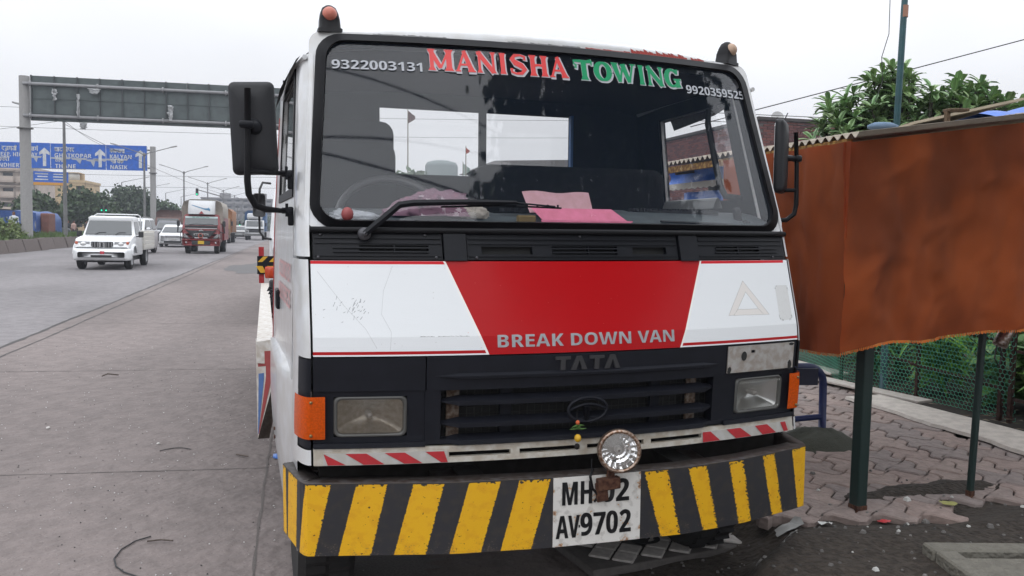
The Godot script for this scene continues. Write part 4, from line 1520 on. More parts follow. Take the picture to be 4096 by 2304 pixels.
	for q in [Vector2(.0012, 0), Vector2(-.0012, .0008)]:
		words(b, "MH", "Droid Sans", true, Vector2(-.130, .470) + q, .112, .083, B2, .0044 - .0001 * signf(q.x))
		words(b, "02", "Droid Sans", true, Vector2(.018, .470) + q, .108, .083, B2, .0044 - .0001 * signf(q.x))
		words(b, "AV", "Droid Sans", true, Vector2(-.152, .350) + q, .088, .082, B2, .0044 - .0001 * signf(q.x))
		words(b, "9702", "Droid Sans", true, Vector2(-.060, .353) + q, .195, .084, B2, .0044 - .0001 * signf(q.x))
	words(b, "MH", "Droid Sans", true, Vector2(-.130, .470), .112, .083, B2, .0045)
	words(b, "02", "Droid Sans", true, Vector2(.018, .470), .108, .083, B2, .0045)
	words(b, "AV", "Droid Sans", true, Vector2(-.152, .350), .088, .082, B2, .0045)
	words(b, "9702", "Droid Sans", true, Vector2(-.060, .353), .195, .084, B2, .0045)
	b.quad(B2.call(Vector2(-.068, .385), .0045), B2.call(Vector2(-.062, .385), .0045), B2.call(Vector2(-.062, .395), .0045), B2.call(Vector2(-.068, .395), .0045))
	part(b, "plate_lettering", mat("stencil_black", lin(.012, .012, .014), .5), truck)
	# --- spot lamp on its bracket
	var sp := Node3D.new()
	sp.name = "spot_lamp"
	truck.add_child(sp)
	sp.transform = Transform3D(Basis(Vector3.UP, -.28) * Basis(Vector3.RIGHT, PI / 2 - .05), Vector3(.063, .667, .43))
	b = MB.new(true)
	b.lathe([Vector2(.012, -.085), Vector2(.04, -.08), Vector2(.068, -.05), Vector2(.078, -.015), Vector2(.079, .0), Vector2(.076, .011), Vector2(.068, .014), Vector2(.064, .006)], Transform3D(), 32, false)
	part(b, "shell", mat("rusty_chrome", lin(.42, .36, .31), .3, tex.rust, 9.0, .8), sp)
	b = MB.new()
	b.lathe([Vector2(.064, .004), Vector2(.058, -.008), Vector2(.046, -.022), Vector2(.031, -.033), Vector2(.014, -.040)], Transform3D(), 18, false)
	part(b, "reflector", mat("facets", lin(.9, .9, .9), .05, null, 1.0, 1.0), sp)
	b = MB.new(true)
	b.lathe([Vector2(.014, -.040), Vector2(.013, -.02), Vector2(.010, -.01), Vector2(.004, -.006)], Transform3D(), 12, false)
	part(b, "bulb_shield", mat("bulb", lin(.3, .28, .26), .3), sp)
	b = MB.new(true)
	b.lathe([Vector2(.066, .008), Vector2(.045, .0135), Vector2(.02, .0165), Vector2(.001, .0175)], Transform3D(), 28, false)
	part(b, "lens", glass("lens_clear", Color(.8, .8, .78), .06), sp)
	var rusty := mat("rusty", lin(.10, .045, .025), .9, tex.rust, 4.0)
	b = MB.new()
	b.box(Vector3(.045, .575, .40), Vector3(.028, .05, .012), Basis(), .002)
	b.box(Vector3(.035, .545, .402), Vector3(.085, .042, .03), Basis(Vector3.BACK, .06), .003)
	b.box(Vector3(.012, .515, .398), Vector3(.045, .07, .014), Basis(Vector3.BACK, .1), .003)
	part(b, "lamp_bracket", rusty, truck)
	b = MB.new()
	b.tube([Vector3(-.02, .60, .39), Vector3(-.035, .575, .40), Vector3(-.025, .53, .40), Vector3(-.0, .50, .40), Vector3(-.015, .48, .395)], .005, 5)
	b.tube([Vector3(-.03, .58, .40), Vector3(-.028, .615, .395), Vector3(-.025, .635, .39)], .002, 4)
	part(b, "lamp_wire", rubber, truck)
	# --- roof beacons
	for s in [[-.875, "pink lensed roof beacon at the left"], [.862, "dusty cream lensed roof beacon at the right"]]:
		var bc := Node3D.new()
		bc.name = "roof_beacon"
		truck.add_child(bc, true)
		bc.set_meta("label", s[1])
		bc.position = Vector3(s[0], 2.188, -.22)
		var yaw := .18 if s[0] > 0 else 0.0
		bc.rotation = Vector3(0, yaw + (.22 if s[0] > 0 else .0), -.05 if s[0] > 0 else .03)
		b = MB.new(true)
		b.loft([rrect(.046, .04, .012).map(func(q): return Vector3(q.x, .0, q.y)), rrect(.046, .04, .012).map(func(q): return Vector3(q.x, .014, q.y)), rrect(.040, .036, .012).map(func(q): return Vector3(q.x, .017, q.y)), rrect(.038, .034, .014).map(func(q): return Vector3(q.x, .05, q.y)), rrect(.034, .03, .02).map(func(q): return Vector3(q.x, .075, q.y)), rrect(.026, .024, .02).map(func(q): return Vector3(q.x, .095, q.y)), rrect(.012, .012, .012).map(func(q): return Vector3(q.x, .105, q.y))])
		part(b, "housing", rubber, bc)
		b = MB.new(true)
		b.ball(Vector3(0, .068, .020), Vector3(.029, .029, .029), 18)
		part(b, "lens", mat("beacon_pink", lin(.55, .17, .12), .45, tex.blotch, 14.0) if s[0] < 0 else mat("beacon_cream", lin(.52, .36, .26), .6, tex.blotch, 14.0), bc)
	# --- mirrors
	mirror(-1, black, rubber)
	mirror(1, black, rubber)
	cab_sides(white, black, dark_in, rubber)
	cab_inside(dark_in)
	chassis(white, black)
	things_on_van()

func amber() -> StandardMaterial3D:
	var m := mat("amber_lens", lin(.72, .095, .0), .22, tex.fine, 3.0)
	m.backlight_enabled = true
	m.backlight = Color(.5, .2, .02)
	m.clearcoat_enabled = true
	m.clearcoat = .25
	m.clearcoat_roughness = .08
	m.metallic_specular = .35
	return m

func mirror(s: float, black: Material, rubber: Material):
	var o := Node3D.new()
	o.name = "wing_mirror"
	truck.add_child(o, true)
	var bm := mat("mirror_back", lin(.009, .010, .014), .55, tex.fine, 7.0, 0.0, tex.rough_n, .25)
	var b := MB.new(true)
	var c := Vector3(-1.160, 1.802, -.08) if s < 0 else Vector3(1.155, 1.795, -.19)
	var turn := Basis(Vector3.UP, -.12 if s < 0 else .82) * Basis(Vector3.BACK, .045 if s < 0 else .0)
	var rr := []
	for q in [[.062, .145, -.03], [.077, .163, -.028], [.08, .166, -.012], [.077, .163, .004], [.062, .148, .014], [.03, .10, .02]]:
		rr.append(rrect(q[0], q[1], .022).map(func(p): return c + turn * Vector3(p.x, p.y, q[2])))
	b.loft(rr)
	part(b, "mirror_back", bm, o)
	b = MB.new()
	b.loft([rrect(.066, .15, .018).map(func(p): return c + turn * Vector3(p.x, p.y, -.0305)), rrect(.066, .15, .018).map(func(p): return c + turn * Vector3(p.x, p.y, -.0315))])
	part(b, "mirror_glass", mat("mirror", lin(.8, .8, .8), .03, null, 1.0, 1.0), o)
	b = MB.new(true)
	if s < 0:
		b.tube([Vector3(-1.178, 1.935, -.035), Vector3(-1.18, 1.75, -.03), Vector3(-1.182, 1.61, -.03), Vector3(-1.178, 1.565, -.035), Vector3(-1.155, 1.525, -.05), Vector3(-1.12, 1.513, -.07), Vector3(-1.05, 1.508, -.1)], [.011, .011, .012, .012, .012, .012, .008], 9)
		b.tube([Vector3(-1.18, 1.645, -.03), Vector3(-1.12, 1.645, -.06), Vector3(-1.05, 1.645, -.1)], [.009, .010, .007], 8)
		part(b, "mirror_arm", rubber, o)
		b = MB.new(true)
		b.lathe([Vector2(.03, -.03), Vector2(.027, .0), Vector2(.018, .012), Vector2(.008, .018)], Transform3D(Basis(Vector3.RIGHT, PI / 2), Vector3(-1.157, 1.805, -.05)), 16)
		b.box(Vector3(-1.183, 1.808, -.022), Vector3(.05, .026, .024), Basis(), .006)
		part(b, "mirror_clamp", black, o)
		b = MB.new()
		for y in [1.645, 1.51]:
			b.box(Vector3(-1.045, y, -.11), Vector3(.04, .022, .03), Basis(), .004)
			b.tube([Vector3(-1.045, y - .022, -.1), Vector3(-1.045, y + .026, -.1)], .006, 6)
			b.box(Vector3(-1.03, y - .02, -.13), Vector3(.02, .07, .03), Basis(), .004)
		part(b, "mirror_bracket", black, o)
	else:
		b.tube([Vector3(1.228, 1.91, -.2), Vector3(1.238, 1.75, -.2), Vector3(1.242, 1.58, -.2), Vector3(1.232, 1.535, -.2), Vector3(1.19, 1.507, -.2), Vector3(1.03, 1.50, -.2)], [.010, .010, .011, .011, .011, .008], 9)
		b.tube([Vector3(1.238, 1.645, -.2), Vector3(1.03, 1.64, -.2)], .009, 8)
		part(b, "mirror_arm", rubber, o)
		b = MB.new(true)
		b.tube([Vector3(1.16, 1.79, -.19), Vector3(1.25, 1.79, -.2)], [.016, .012], 9)
		b.box(Vector3(1.24, 1.79, -.2), Vector3(.035, .03, .035), Basis(), .006)
		part(b, "mirror_clamp", black, o)

func side_x(y: float, z: float) -> float:
	return xs(y) + .022 * clampf((-.1 - z) / 1.2, 0, 1)
func cab_sides(white: Material, black: Material, dark_in: Material, rubber: Material):
	for s in [-1.0, 1.0]:
		var f := func(x: float, y: float, o: float):   # x runs along z here; the front edge leans back with the pillar
			var z := x - .22 * clampf((y - 1.45) / .64, 0, 1) * clampf((x + 1.3) / 1.18, 0, 1)
			return Vector3(s * (side_x(y, z) + o), y, z)
		var win := Rect2(-1.0, 1.60, .80, .45)
		var b := MB.new()
		sheet(b, -1.30, -.12, .88, 2.085, [win], .0, .02, f, .1)
		part(b, "door", white, truck)
		b = MB.new()
		sheet(b, -1.37, -1.31, .70, 2.12, [], .004, .02, f, .1)
		part(b, "rear_pillar", white, truck)
		b = MB.new()
		sheet(b, -1.34, -1.315, .84, 2.0, [], .0075, .004, f, .1)
		part(b, "red_stripe", mat("stripe_red", lin(.36, .015, .02), .5, tex.dust, 3.0), truck)
		b = MB.new()
		sheet(b, -1.05, -.16, 1.565, 2.075, [Rect2(-1.0, 1.60, .80, .445)], .006, .012, f, .1)
		part(b, "window_seal", rubber, truck)
		b = MB.new()
		sheet(b, -1.03, -.17, 1.58, 2.06, [], -.008, .0, f, .1)
		part(b, "window", glass("side_glass", Color(.6, .65, .65), .05), truck)
		b = MB.new()
		sheet(b, -1.34, -.1, .6, 2.12, [win], -.035, .0, f, .1)
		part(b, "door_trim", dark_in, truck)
		b = MB.new()
		b.box(Vector3(s * (side_x(1.12, -.95) + .006), 1.12, -.95), Vector3(.02, .09, .16), Basis(), .006)
		part(b, "door_handle", black, truck)
		# rain gutter over the door
		b = MB.new()
		b.tube([Vector3(s * .972, 2.085, -.17), Vector3(s * 1.0, 2.092, -.5), Vector3(s * 1.004, 2.09, -1.3)], .010, 6)
		part(b, "rain_gutter", white, truck)
		b = MB.new()
		b.loft([[Vector3(s * .985, 2.098, -.22), Vector3(s * 1.0, 2.085, -.22)], [Vector3(s * 1.01, 2.09, -.6), Vector3(s * 1.045, 2.03, -.6)], [Vector3(s * 1.012, 2.085, -1.02), Vector3(s * 1.05, 2.0, -1.02)]], false, false)
		part(b, "window_visor", mat("visor_grey", lin(.12, .12, .125), .5, tex.grime, 4.0), truck)
	var b := MB.new()
	var f := func(p: Vector2, o := 0.0) -> Vector3: return Vector3(-(side_x(p.y, p.x) + .002 + o), p.y, p.x)
	words(b, "9322003131", "Droid Sans", true, Vector2(-.92, 1.235), .72, .075, f)
	words(b, "9920359525", "Droid Sans", true, Vector2(-.92, 1.135), .72, .075, f)
	part(b, "door_numbers", mat("faded_red", lin(.55, .28, .28), .4), truck)

func cab_inside(dark_in: Material):
	var b := MB.new()
	# rear wall with its window
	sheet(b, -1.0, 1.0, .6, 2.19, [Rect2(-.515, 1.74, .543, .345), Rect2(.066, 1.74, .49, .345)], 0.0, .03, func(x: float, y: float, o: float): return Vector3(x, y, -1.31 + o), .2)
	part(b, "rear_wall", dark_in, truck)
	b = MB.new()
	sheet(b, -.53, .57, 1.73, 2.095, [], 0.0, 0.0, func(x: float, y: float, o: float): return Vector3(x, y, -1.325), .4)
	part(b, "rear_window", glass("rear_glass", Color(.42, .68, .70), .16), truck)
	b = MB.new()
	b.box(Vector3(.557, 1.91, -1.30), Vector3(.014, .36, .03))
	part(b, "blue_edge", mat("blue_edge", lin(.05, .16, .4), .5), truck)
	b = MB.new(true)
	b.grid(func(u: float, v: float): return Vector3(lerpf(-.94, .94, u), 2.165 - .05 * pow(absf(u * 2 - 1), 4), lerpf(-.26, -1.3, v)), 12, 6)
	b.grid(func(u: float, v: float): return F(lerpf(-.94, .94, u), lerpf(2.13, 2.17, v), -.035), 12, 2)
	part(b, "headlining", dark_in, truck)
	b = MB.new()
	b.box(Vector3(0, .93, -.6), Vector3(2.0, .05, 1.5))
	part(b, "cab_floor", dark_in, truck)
	# dashboard
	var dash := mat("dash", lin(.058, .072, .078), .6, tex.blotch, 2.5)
	b = MB.new(true)
	b.grid(func(u: float, v: float):
		var x := lerpf(-.95, .95, u)
		var q: Vector2 = [Vector2(1.452, -.02), Vector2(1.47, -.07), Vector2(1.50, -.17), Vector2(1.513, -.26), Vector2(1.505, -.33), Vector2(1.47, -.37), Vector2(1.2, -.40), Vector2(.95, -.42)][roundi(v * 7)]
		var up := .022 * smoothstep(.18, .26, x) + .012 * smoothstep(-.25, -.3, x)
		return Vector3(x, q.x + (up if q.x > 1.4 else 0.0), q.y + zf(x, 1.45)), 30, 7)
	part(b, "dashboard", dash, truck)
	b = MB.new()
	for q in [[.33, .44], [.48, .58], [.61, .71]]:
		for i in 8:
			var x := lerpf(q[0], q[1], i / 7.0)
			b.box(Vector3(x, 1.536, zf(x, 1.45) - .215), Vector3(.006, .014, .05))
	b.box(Vector3(.52, 1.528, zf(.52, 1.45) - .215), Vector3(.42, .016, .066))
	for i in 10: b.box(Vector3(-.24 + i * .012, 1.526, zf(.2, 1.45) - .2), Vector3(.004, .014, .04))
	part(b, "dash_vents", mat("vent_black", lin(.012, .012, .014), .6), truck)
	b = MB.new()
	b.box(Vector3(.80, 1.515, .0), Vector3(.03, .075, .03), Basis(Vector3.BACK, .25), .006)
	b.ball(Vector3(.82, 1.485, .03), Vector3(.02, .014, .014), 10)
	part(b, "spare_knob", mat("vent_black", lin(.012, .012, .014), .6), truck)
	# steering wheel, seats
	b = MB.new(true)
	var ring := []
	var wc := Vector3(-.61, 1.475, -.36)
	var wb := Basis(Vector3.RIGHT, -.55)
	for i in 41: ring.append(wc + wb * Vector3(.225 * cos(TAU * i / 40), .215 * sin(TAU * i / 40), 0))
	b.tube(ring, .016, 8, false)
	for a in [.2, PI - .2, -PI / 2]: b.tube([wc, wc + wb * Vector3(.22 * cos(a), .21 * sin(a), 0)], .014, 6)
	b.lathe([Vector2(.05, -.02), Vector2(.05, .02), Vector2(.01, .03)], Transform3D(wb * Basis(Vector3.RIGHT, PI / 2), wc), 14)
	b.tube([wc, wc + wb * Vector3(0, 0, -.01) + Vector3(0, -.35, .25)], .03, 8)
	part(b, "steering_wheel", mat("wheel_grey", lin(.05, .052, .055), .5), truck)
	b = MB.new()
	b.box(Vector3(-.63, 1.46, -.13), Vector3(.5, .11, .2), Basis(), .03)
	part(b, "instrument_binnacle", mat("binnacle", lin(.07, .08, .086), .5), truck)
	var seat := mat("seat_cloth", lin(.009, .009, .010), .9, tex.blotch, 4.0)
	var round_box := func(m: MB, c: Vector3, s: Vector3, r: float):
		var rr := []
		for q in [[-1.0, r * .6], [-.9, 0.0], [.9, 0.0], [1.0, r * .6]]:
			rr.append(rrect(s.x / 2 - q[1], s.y / 2 - q[1], r).map(func(p): return c + Vector3(p.x, p.y, q[0] * s.z / 2)))
		m.loft(rr)
	b = MB.new(true)
	round_box.call(b, Vector3(.40, 1.42, -.93), Vector3(1.02, .70, .16), .07)
	round_box.call(b, Vector3(.40, 1.12, -.65), Vector3(1.02, .16, .5), .05)
	part(b, "passenger_seat", seat, truck)
	b = MB.new(true)
	round_box.call(b, Vector3(-.735, 1.48, -.90), Vector3(.44, .74, .15), .06)
	round_box.call(b, Vector3(-.735, 1.84, -.91), Vector3(.43, .22, .12), .06)
	round_box.call(b, Vector3(-.735, 1.12, -.65), Vector3(.46, .16, .5), .05)
	part(b, "driver_seat", seat, truck)
	# grab handle on the right pillar
	b = MB.new(true)
	b.tube([Vector3(.91, 2.03, -.36), Vector3(.875, 2.01, -.38), Vector3(.862, 1.95, -.36), Vector3(.872, 1.66, -.26), Vector3(.885, 1.61, -.23), Vector3(.95, 1.6, -.2)], .015, 8)
	part(b, "grab_handle", mat("vent_black", lin(.012, .012, .014), .6), truck)
	b = MB.new(true)
	b.grid(func(u: float, v: float): return Vector3(.945 - .05 * v, 1.56 + .05 * sin(PI * v), -.35 - .5 * u), 8, 6)
	part(b, "window_ledge", mat("ledge", lin(.35, .36, .36), .5), truck)

func chassis(white: Material, black: Material):
	var under := mat("undercarriage", lin(.012, .011, .010), .95, tex.rust, 2.0)
	var b := MB.new()
	for s in [-1.0, 1.0]: b.box(Vector3(s * .42, .48, -2.8), Vector3(.09, .16, 6.2))
	b.box(Vector3(0, .66, -.55), Vector3(1.7, .5, 1.1))
	b.box(Vector3(0, .60, .02), Vector3(1.9, .42, .14))
	b.tube([Vector3(-.8, .27, -.62), Vector3(.8, .27, -.62)], .05, 8)
	b.tube([Vector3(-.8, .27, -4.3), Vector3(.8, .27, -4.3)], .07, 8)
	part(b, "chassis", under, truck)
	for w in [[-.895, -.56], [.895, -.56], [-.84, -4.3], [.84, -4.3]]:
		var wh := Node3D.new()
		wh.name = "wheel"
		truck.add_child(wh, true)
		wh.transform = Transform3D(Basis(Vector3.BACK, -PI / 2 * signf(w[0])), Vector3(w[0], .272, w[1]))
		wheel(wh, .384, .112, .21)
	# side skirts that carry the front mudguards
	for s in [-1.0, 1.0]:
		b = MB.new(true)
		b.grid(func(u: float, v: float):
			var z := lerpf(.05, -1.34, u)
			var top := .905 - .02 * u
			var bot := lerpf(.36, .20, minf(u * 2.0, 1.0))
			var bulge := .016 * sin(PI * v)
			return Vector3(s * (lerpf(1.008, lerpf(1.035, 1.072, v), smoothstep(0, .4, u)) + bulge), lerpf(bot, top, v), z), 14, 14)
		b.grid(func(u: float, v: float):
			var z := lerpf(-1.34, -1.37, u)
			return Vector3(s * lerpf(lerpf(1.035, 1.072, v) + .016 * sin(PI * v), .9, u), lerpf(.20, .865, v), z), 3, 14)
		b.grid(func(u: float, v: float):
			var z := lerpf(.05, -1.34, u)
			var x := lerpf(1.008, 1.072, smoothstep(0, .4, u))
			return Vector3(s * lerpf(x, .985, v), .905 - .02 * u + .035 * sin(v * PI / 2), z), 14, 4)
		part(b, "mudguard", white, truck)
		b = MB.new()
		b.ball(Vector3(s * 1.085, .62, -.45), Vector3(.004, .009, .009), 6)
		b.ball(Vector3(s * 1.085, .59, -.43), Vector3(.004, .010, .010), 6)
		part(b, "paint_chip", mat("rusty", lin(.10, .045, .025), .9, tex.rust, 4.0), truck)
	# flat bed: deck, side rails, the painted side flaps
	b = MB.new()
	b.box(Vector3(0, .70, -4.0), Vector3(1.9, .12, 4.9))
	part(b, "deck", mat("deck", lin(.12, .11, .10), .8, tex.rust, 1.5), truck)
	var rail := mat("rail_white", lin(.58, .57, .55), .5, tex.grime, 2.5)
	for s in [-1.0, 1.0]:
		b = MB.new()
		b.hexa([Vector3(s * 1.138, .72, -1.58), Vector3(s * 1.05, .72, -1.52), Vector3(s * .94, .74, -6.5), Vector3(s * 1.02, .74, -6.5), Vector3(s * 1.138, .835, -1.58), Vector3(s * 1.05, .855, -1.52), Vector3(s * .94, .85, -6.5), Vector3(s * 1.02, .85, -6.5)])
		part(b, "side_rail", rail, truck)
		for i in 9:
			b = MB.new()
			b.tube([Vector3(s * .98, .80, -1.9 - i * .42), Vector3(s * 1.0, .80, -1.9 - i * .42), Vector3(s * .955, .89, -1.9 - i * .42)], .018, 6)
			part(b, "rope_hook", black, truck)
		# flap: white face with red and blue print, its inner edge bare and dark
		b = MB.new()
		var P := [Vector3(s * 1.140, .835, -1.60), Vector3(s * 1.046, .845, -1.50), Vector3(s * 1.046, .66, -1.50), Vector3(s * 1.136, .30, -1.60)]
		b.quad(P[0], P[1], P[2], P[3])
		b.quad(P[0] + Vector3(0, 0, -.12), P[1] + Vector3(0, 0, -.12), P[2] + Vector3(0, 0, -.12), P[3] + Vector3(0, 0, -.12))
		part(b, "side_flap", rail, truck)
		b = MB.new()
		b.quad(P[2], P[3], P[3] + Vector3(-s * .005, .004, -.12), P[2] + Vector3(s * .02, .0, -.12))
		b.quad(P[2] + Vector3(0, -.0, .003), P[3] + Vector3(0, 0, .003), P[3] + Vector3(-s * .06, .003, .012), P[2] + Vector3(-s * .03, -.03, .012))
		part(b, "flap_edge", mat("flap_dark", lin(.05, .042, .036), .9, tex.rust, 3.0), truck)
		var Q := func(u: float, v: float) -> Vector3:   # u across, v up the flap
			var a: Vector3 = P[3].lerp(P[0], v)
			var c: Vector3 = P[3].lerp(P[2], minf(v / .62, 1.0)) if v < .62 else P[2].lerp(P[1], (v - .62) / .38)
			return a.lerp(c, u) + Vector3(0, 0, .003)
		b = MB.new()
		for i in 16:
			var v0 := .05 + .85 * i / 16.0
			var v1 := .05 + .85 * (i + 1) / 16.0
			var lo := func(v): return .08 if v > .76 else .5
			b.quad(Q.call(lo.call((v0 + v1) / 2), v0), Q.call(.84, v0), Q.call(.84, v1), Q.call(lo.call((v0 + v1) / 2), v1))
		part(b, "red_print", mat("print_red", lin(.30, .05, .05), .55, tex.dust, 3.0), truck)
		b = MB.new()
		for i in 10:
			var v0 := .05 + .62 * i / 10.0
			var v1 := .05 + .62 * (i + 1) / 10.0
			b.quad(Q.call(.1, v0), Q.call(.40, v0), Q.call(.40, v1), Q.call(.1, v1))
		part(b, "blue_print", mat("print_blue", lin(.07, .15, .36), .55, tex.dust, 3.0), truck)
	# striped post and lamp at the rear of the bed
	b = MB.new()
	b.box(Vector3(-1.015, 1.05, -6.55), Vector3(.055, .40, .06))
	part(b, "rear_post", mat("stripe_red", lin(.36, .015, .02), .5, tex.dust, 3.0), truck)
	b = MB.new()
	b.box(Vector3(-.90, 1.05, -6.51), Vector3(.32, .20, .02))
	part(b, "chevron_board", black, truck)
	b = MB.new()
	for k in 3:
		var x := -1.055 + k * .12
		b.prism(PackedVector2Array([Vector2(x, 1.085), Vector2(x + .06, 1.145), Vector2(x + .11, 1.145), Vector2(x + .05, 1.085)]), func(p: Vector2, z: float): return Vector3(p.x, p.y, z), -6.505, -6.497)
		b.prism(PackedVector2Array([Vector2(x + .03, .965), Vector2(x - .02, 1.04), Vector2(x + .05, 1.04), Vector2(x + .09, .965)]), func(p: Vector2, z: float): return Vector3(p.x, p.y, z), -6.505, -6.497)
	part(b, "chevrons", mat("chevron_yellow", lin(.58, .33, .02), .5), truck)
	b = MB.new(true)
	b.box(Vector3(-.93, .97, -6.48), Vector3(.10, .13, .06), Basis(), .012)
	part(b, "rear_lamp", mat("lamp_red", lin(.45, .05, .015), .25), truck)

func wheel(parent: Node3D, r: float, half: float, rim: float):
	var b := MB.new()
	b.lathe([Vector2(rim, -half * .9), Vector2(r * .93, -half), Vector2(r, -half * .75), Vector2(r, half * .75), Vector2(r * .93, half), Vector2(rim, half * .9)], Transform3D(), 40, false)
	for i in 40:
		var a := TAU * i / 40
		for sgn in [-1.0, 1.0]:
			b.box(Vector3(cos(a) * r * .995, sgn * half * .42, sin(a) * r * .995), Vector3(.022, half * .7, .035), Basis(Vector3.UP, -a + .35 * sgn))
	part(b, "tyre", mat("tyre", lin(.014, .013, .013), .9, tex.fine, 5.0), parent)
	b = MB.new(true)
	b.lathe([Vector2(rim, half * .9), Vector2(rim * .93, half * .7), Vector2(rim * .8, half * .2), Vector2(rim * .4, half * .25), Vector2(rim * .3, half * .7), Vector2(.01, half * .7)], Transform3D(), 24, false)
	b.lathe([Vector2(rim, -half * .9), Vector2(rim * .9, -half * .5), Vector2(.01, -half * .4)], Transform3D(), 24, false)
	part(b, "rim", mat("wheel_rim", lin(.2, .2, .2), .5, tex.rust, 3.0), parent)

# the things that hang on the van or lie behind its windscreen
func things_on_van():
	var X := truck.transform
	var t := thing("lemon_chilli_charm", "charm of lemon and green chillies hung on the grille emblem", "charm")
	t.transform = X
	var b := MB.new()
	b.tube([Vector3(-.058, .79, .325), Vector3(-.06, .74, .335), Vector3(-.059, .69, .335)], .002, 4)
	part(b, "thread", mat("rubber", Color.BLACK), t)
	b = MB.new(true)
	b.ball(Vector3(-.059, .700, .338), Vector3(.013, .015, .013), 12)
	part(b, "lemon", mat("lemon", lin(.62, .36, .02), .5), t)
	for i in 6:
		b = MB.new(true)
		var a := TAU * i / 6.0 + .4
		var y := .735 + .006 * (i % 3)
		b.tube([Vector3(-.059, y, .336), Vector3(-.059 + cos(a) * .014, y - .001, .340 + sin(a) * .006), Vector3(-.059 + cos(a) * .034, y + .006 * sin(i * 2.0), .340 + sin(a) * .01)], [.0035, .004, .001], 5)
		part(b, "chilli", mat("chilli", lin(.05, .12, .02), .45), t)
	b = MB.new(true)
	b.ball(Vector3(-.06, .757, .338), Vector3(.008, .009, .008), 8)
	part(b, "marigold", mat("marigold", lin(.5, .1, .03), .8), t)
	b = MB.new(true)
	b.ball(Vector3(-.059, .668, .332), Vector3(.011, .012, .009), 8)
	part(b, "charcoal", mat("charcoal", lin(.012, .01, .01), .9), t)
	# crumpled clothes on the dashboard
	var n := FastNoiseLite.new()
	n.seed = 12
	n.frequency = 7.0
	var heap := func(c: Vector3, s: Vector3, sd: float, called: String, m: Material, label: String, cat: String):
		var h := MB.new(true)
		h.grid(func(u: float, v: float):
			var a: float = u * TAU
			var e: float = v * PI / 2
			var d := Vector3(cos(a) * cos(e), sin(e), sin(a) * cos(e))
			var k := 1.0 + .42 * n.get_noise_3d(d.x * .12 + sd, d.y * .12, d.z * .12) + .25 * n.get_noise_3d(d.x * .5 + sd, d.y * .5, d.z * .5)
			return X * (c + d * s * k), 40, 14)
		var o := part(h, called, m)
		tag(o, label, cat)
	heap.call(Vector3(-.52, 1.495, .0), Vector3(.17, .09, .085), 3.0, "bundled_shawl", patterned(), "crumpled pink shawl with white flower print behind the windscreen", "shawl")
	heap.call(Vector3(-.37, 1.488, .04), Vector3(.06, .055, .05), 8.0, "cream_rag", mat("cream_rag", lin(.36, .33, .29), .95, tex.blotch, 9.0), "crumpled cream rag beside the pink shawl on the dashboard", "rag")
	heap.call(Vector3(-.82, 1.480, -.0), Vector3(.09, .036, .05), 13.0, "plastic_wrapping", mat("pale_wrap", lin(.34, .36, .39), .3), "crumpled clear plastic wrapping at the driver end of the windscreen", "wrapping")
	b = MB.new(true)
	b.ball(X * Vector3(-.845, 1.497, .07), Vector3(.022, .026, .02), 12)
	tag(part(b, "red_ball", mat("dull_red", lin(.28, .06, .06), .5)), "small dull red ball among the plastic wrapping behind the windscreen", "ball")
	# folded pink papers
	b = MB.new()
	b.grid(func(u: float, v: float): return X * Vector3(lerpf(-.15, .12 + .02 * v, u), 1.515 + .085 * v + .004 * sin(u * 9) * v, .045 - .10 * v + .01 * sin(u * 5)), 10, 5)
	tag(part(b, "pale_pink_sheet", mat("pale_pink", lin(.50, .29, .33), .8, tex.dust, 3.0)), "pale pink sheet of paper leaning above the darker pink folder", "paper")
	b = MB.new()
	b.grid(func(u: float, v: float): return X * Vector3(lerpf(-.145 + .03 * (1 - v), .245 - .05 * v, u), 1.478 + .055 * v, .115 - .07 * v + .008 * sin(u * 4)), 10, 4)
	b.grid(func(u: float, v: float): return X * Vector3(lerpf(-.13, .25, u), 1.472 + .014 * v, .125 - .004 * v), 8, 1)
	tag(part(b, "pink_folder", mat("pink", lin(.62, .17, .28), .7, tex.dust, 3.0)), "bright pink paper folder lying along the foot of the windscreen", "folder")
	b = MB.new()
	b.box(X * Vector3(-.19, 1.487, .12), Vector3(.07, .03, .03), X.basis, .004)
	tag(part(b, "brown_box", mat("box_brown", lin(.16, .11, .04), .8)), "small brown box at the left end of the pink folder", "box")
	b = MB.new()
	b.tube([X * Vector3(.37, 1.487, .125), X * Vector3(.58, 1.482, .105), X * Vector3(.74, 1.478, .07)], .005, 5)
	tag(part(b, "loose_wiper_blade", mat("vent_black", lin(.012, .012, .014), .6)), "black wiper blade lying inside along the windscreen foot", "wiper blade")

func patterned() -> StandardMaterial3D:
	if mats.has("shawl"): return mats["shawl"]
	var im := Image.create(256, 256, false, Image.FORMAT_RGB8)
	im.fill(Color(.45, .33, .39))
	var r := RandomNumberGenerator.new()
	r.seed = 6
	for i in 26:
		var c := Vector2(r.randf() * 256, r.randf() * 256)
		var k: Color = [Color(.75, .72, .73), Color(.75, .72, .73), Color(.12, .12, .14), Color(.55, .3, .38)][r.randi() % 4]
		for a in 6:
			var d := Vector2.from_angle(TAU * a / 6) * r.randf_range(7, 13)
			fill_poly(im, [c, c + d * .6 + d.orthogonal() * .35, c + d * 1.3, c + d * .6 - d.orthogonal() * .35], k)
	var m := mat("shawl", Color.WHITE, .9)
	m.albedo_texture = ImageTexture.create_from_image(im)
	m.uv1_triplanar = true
	m.uv1_scale = Vector3.ONE * 4.0
	return m

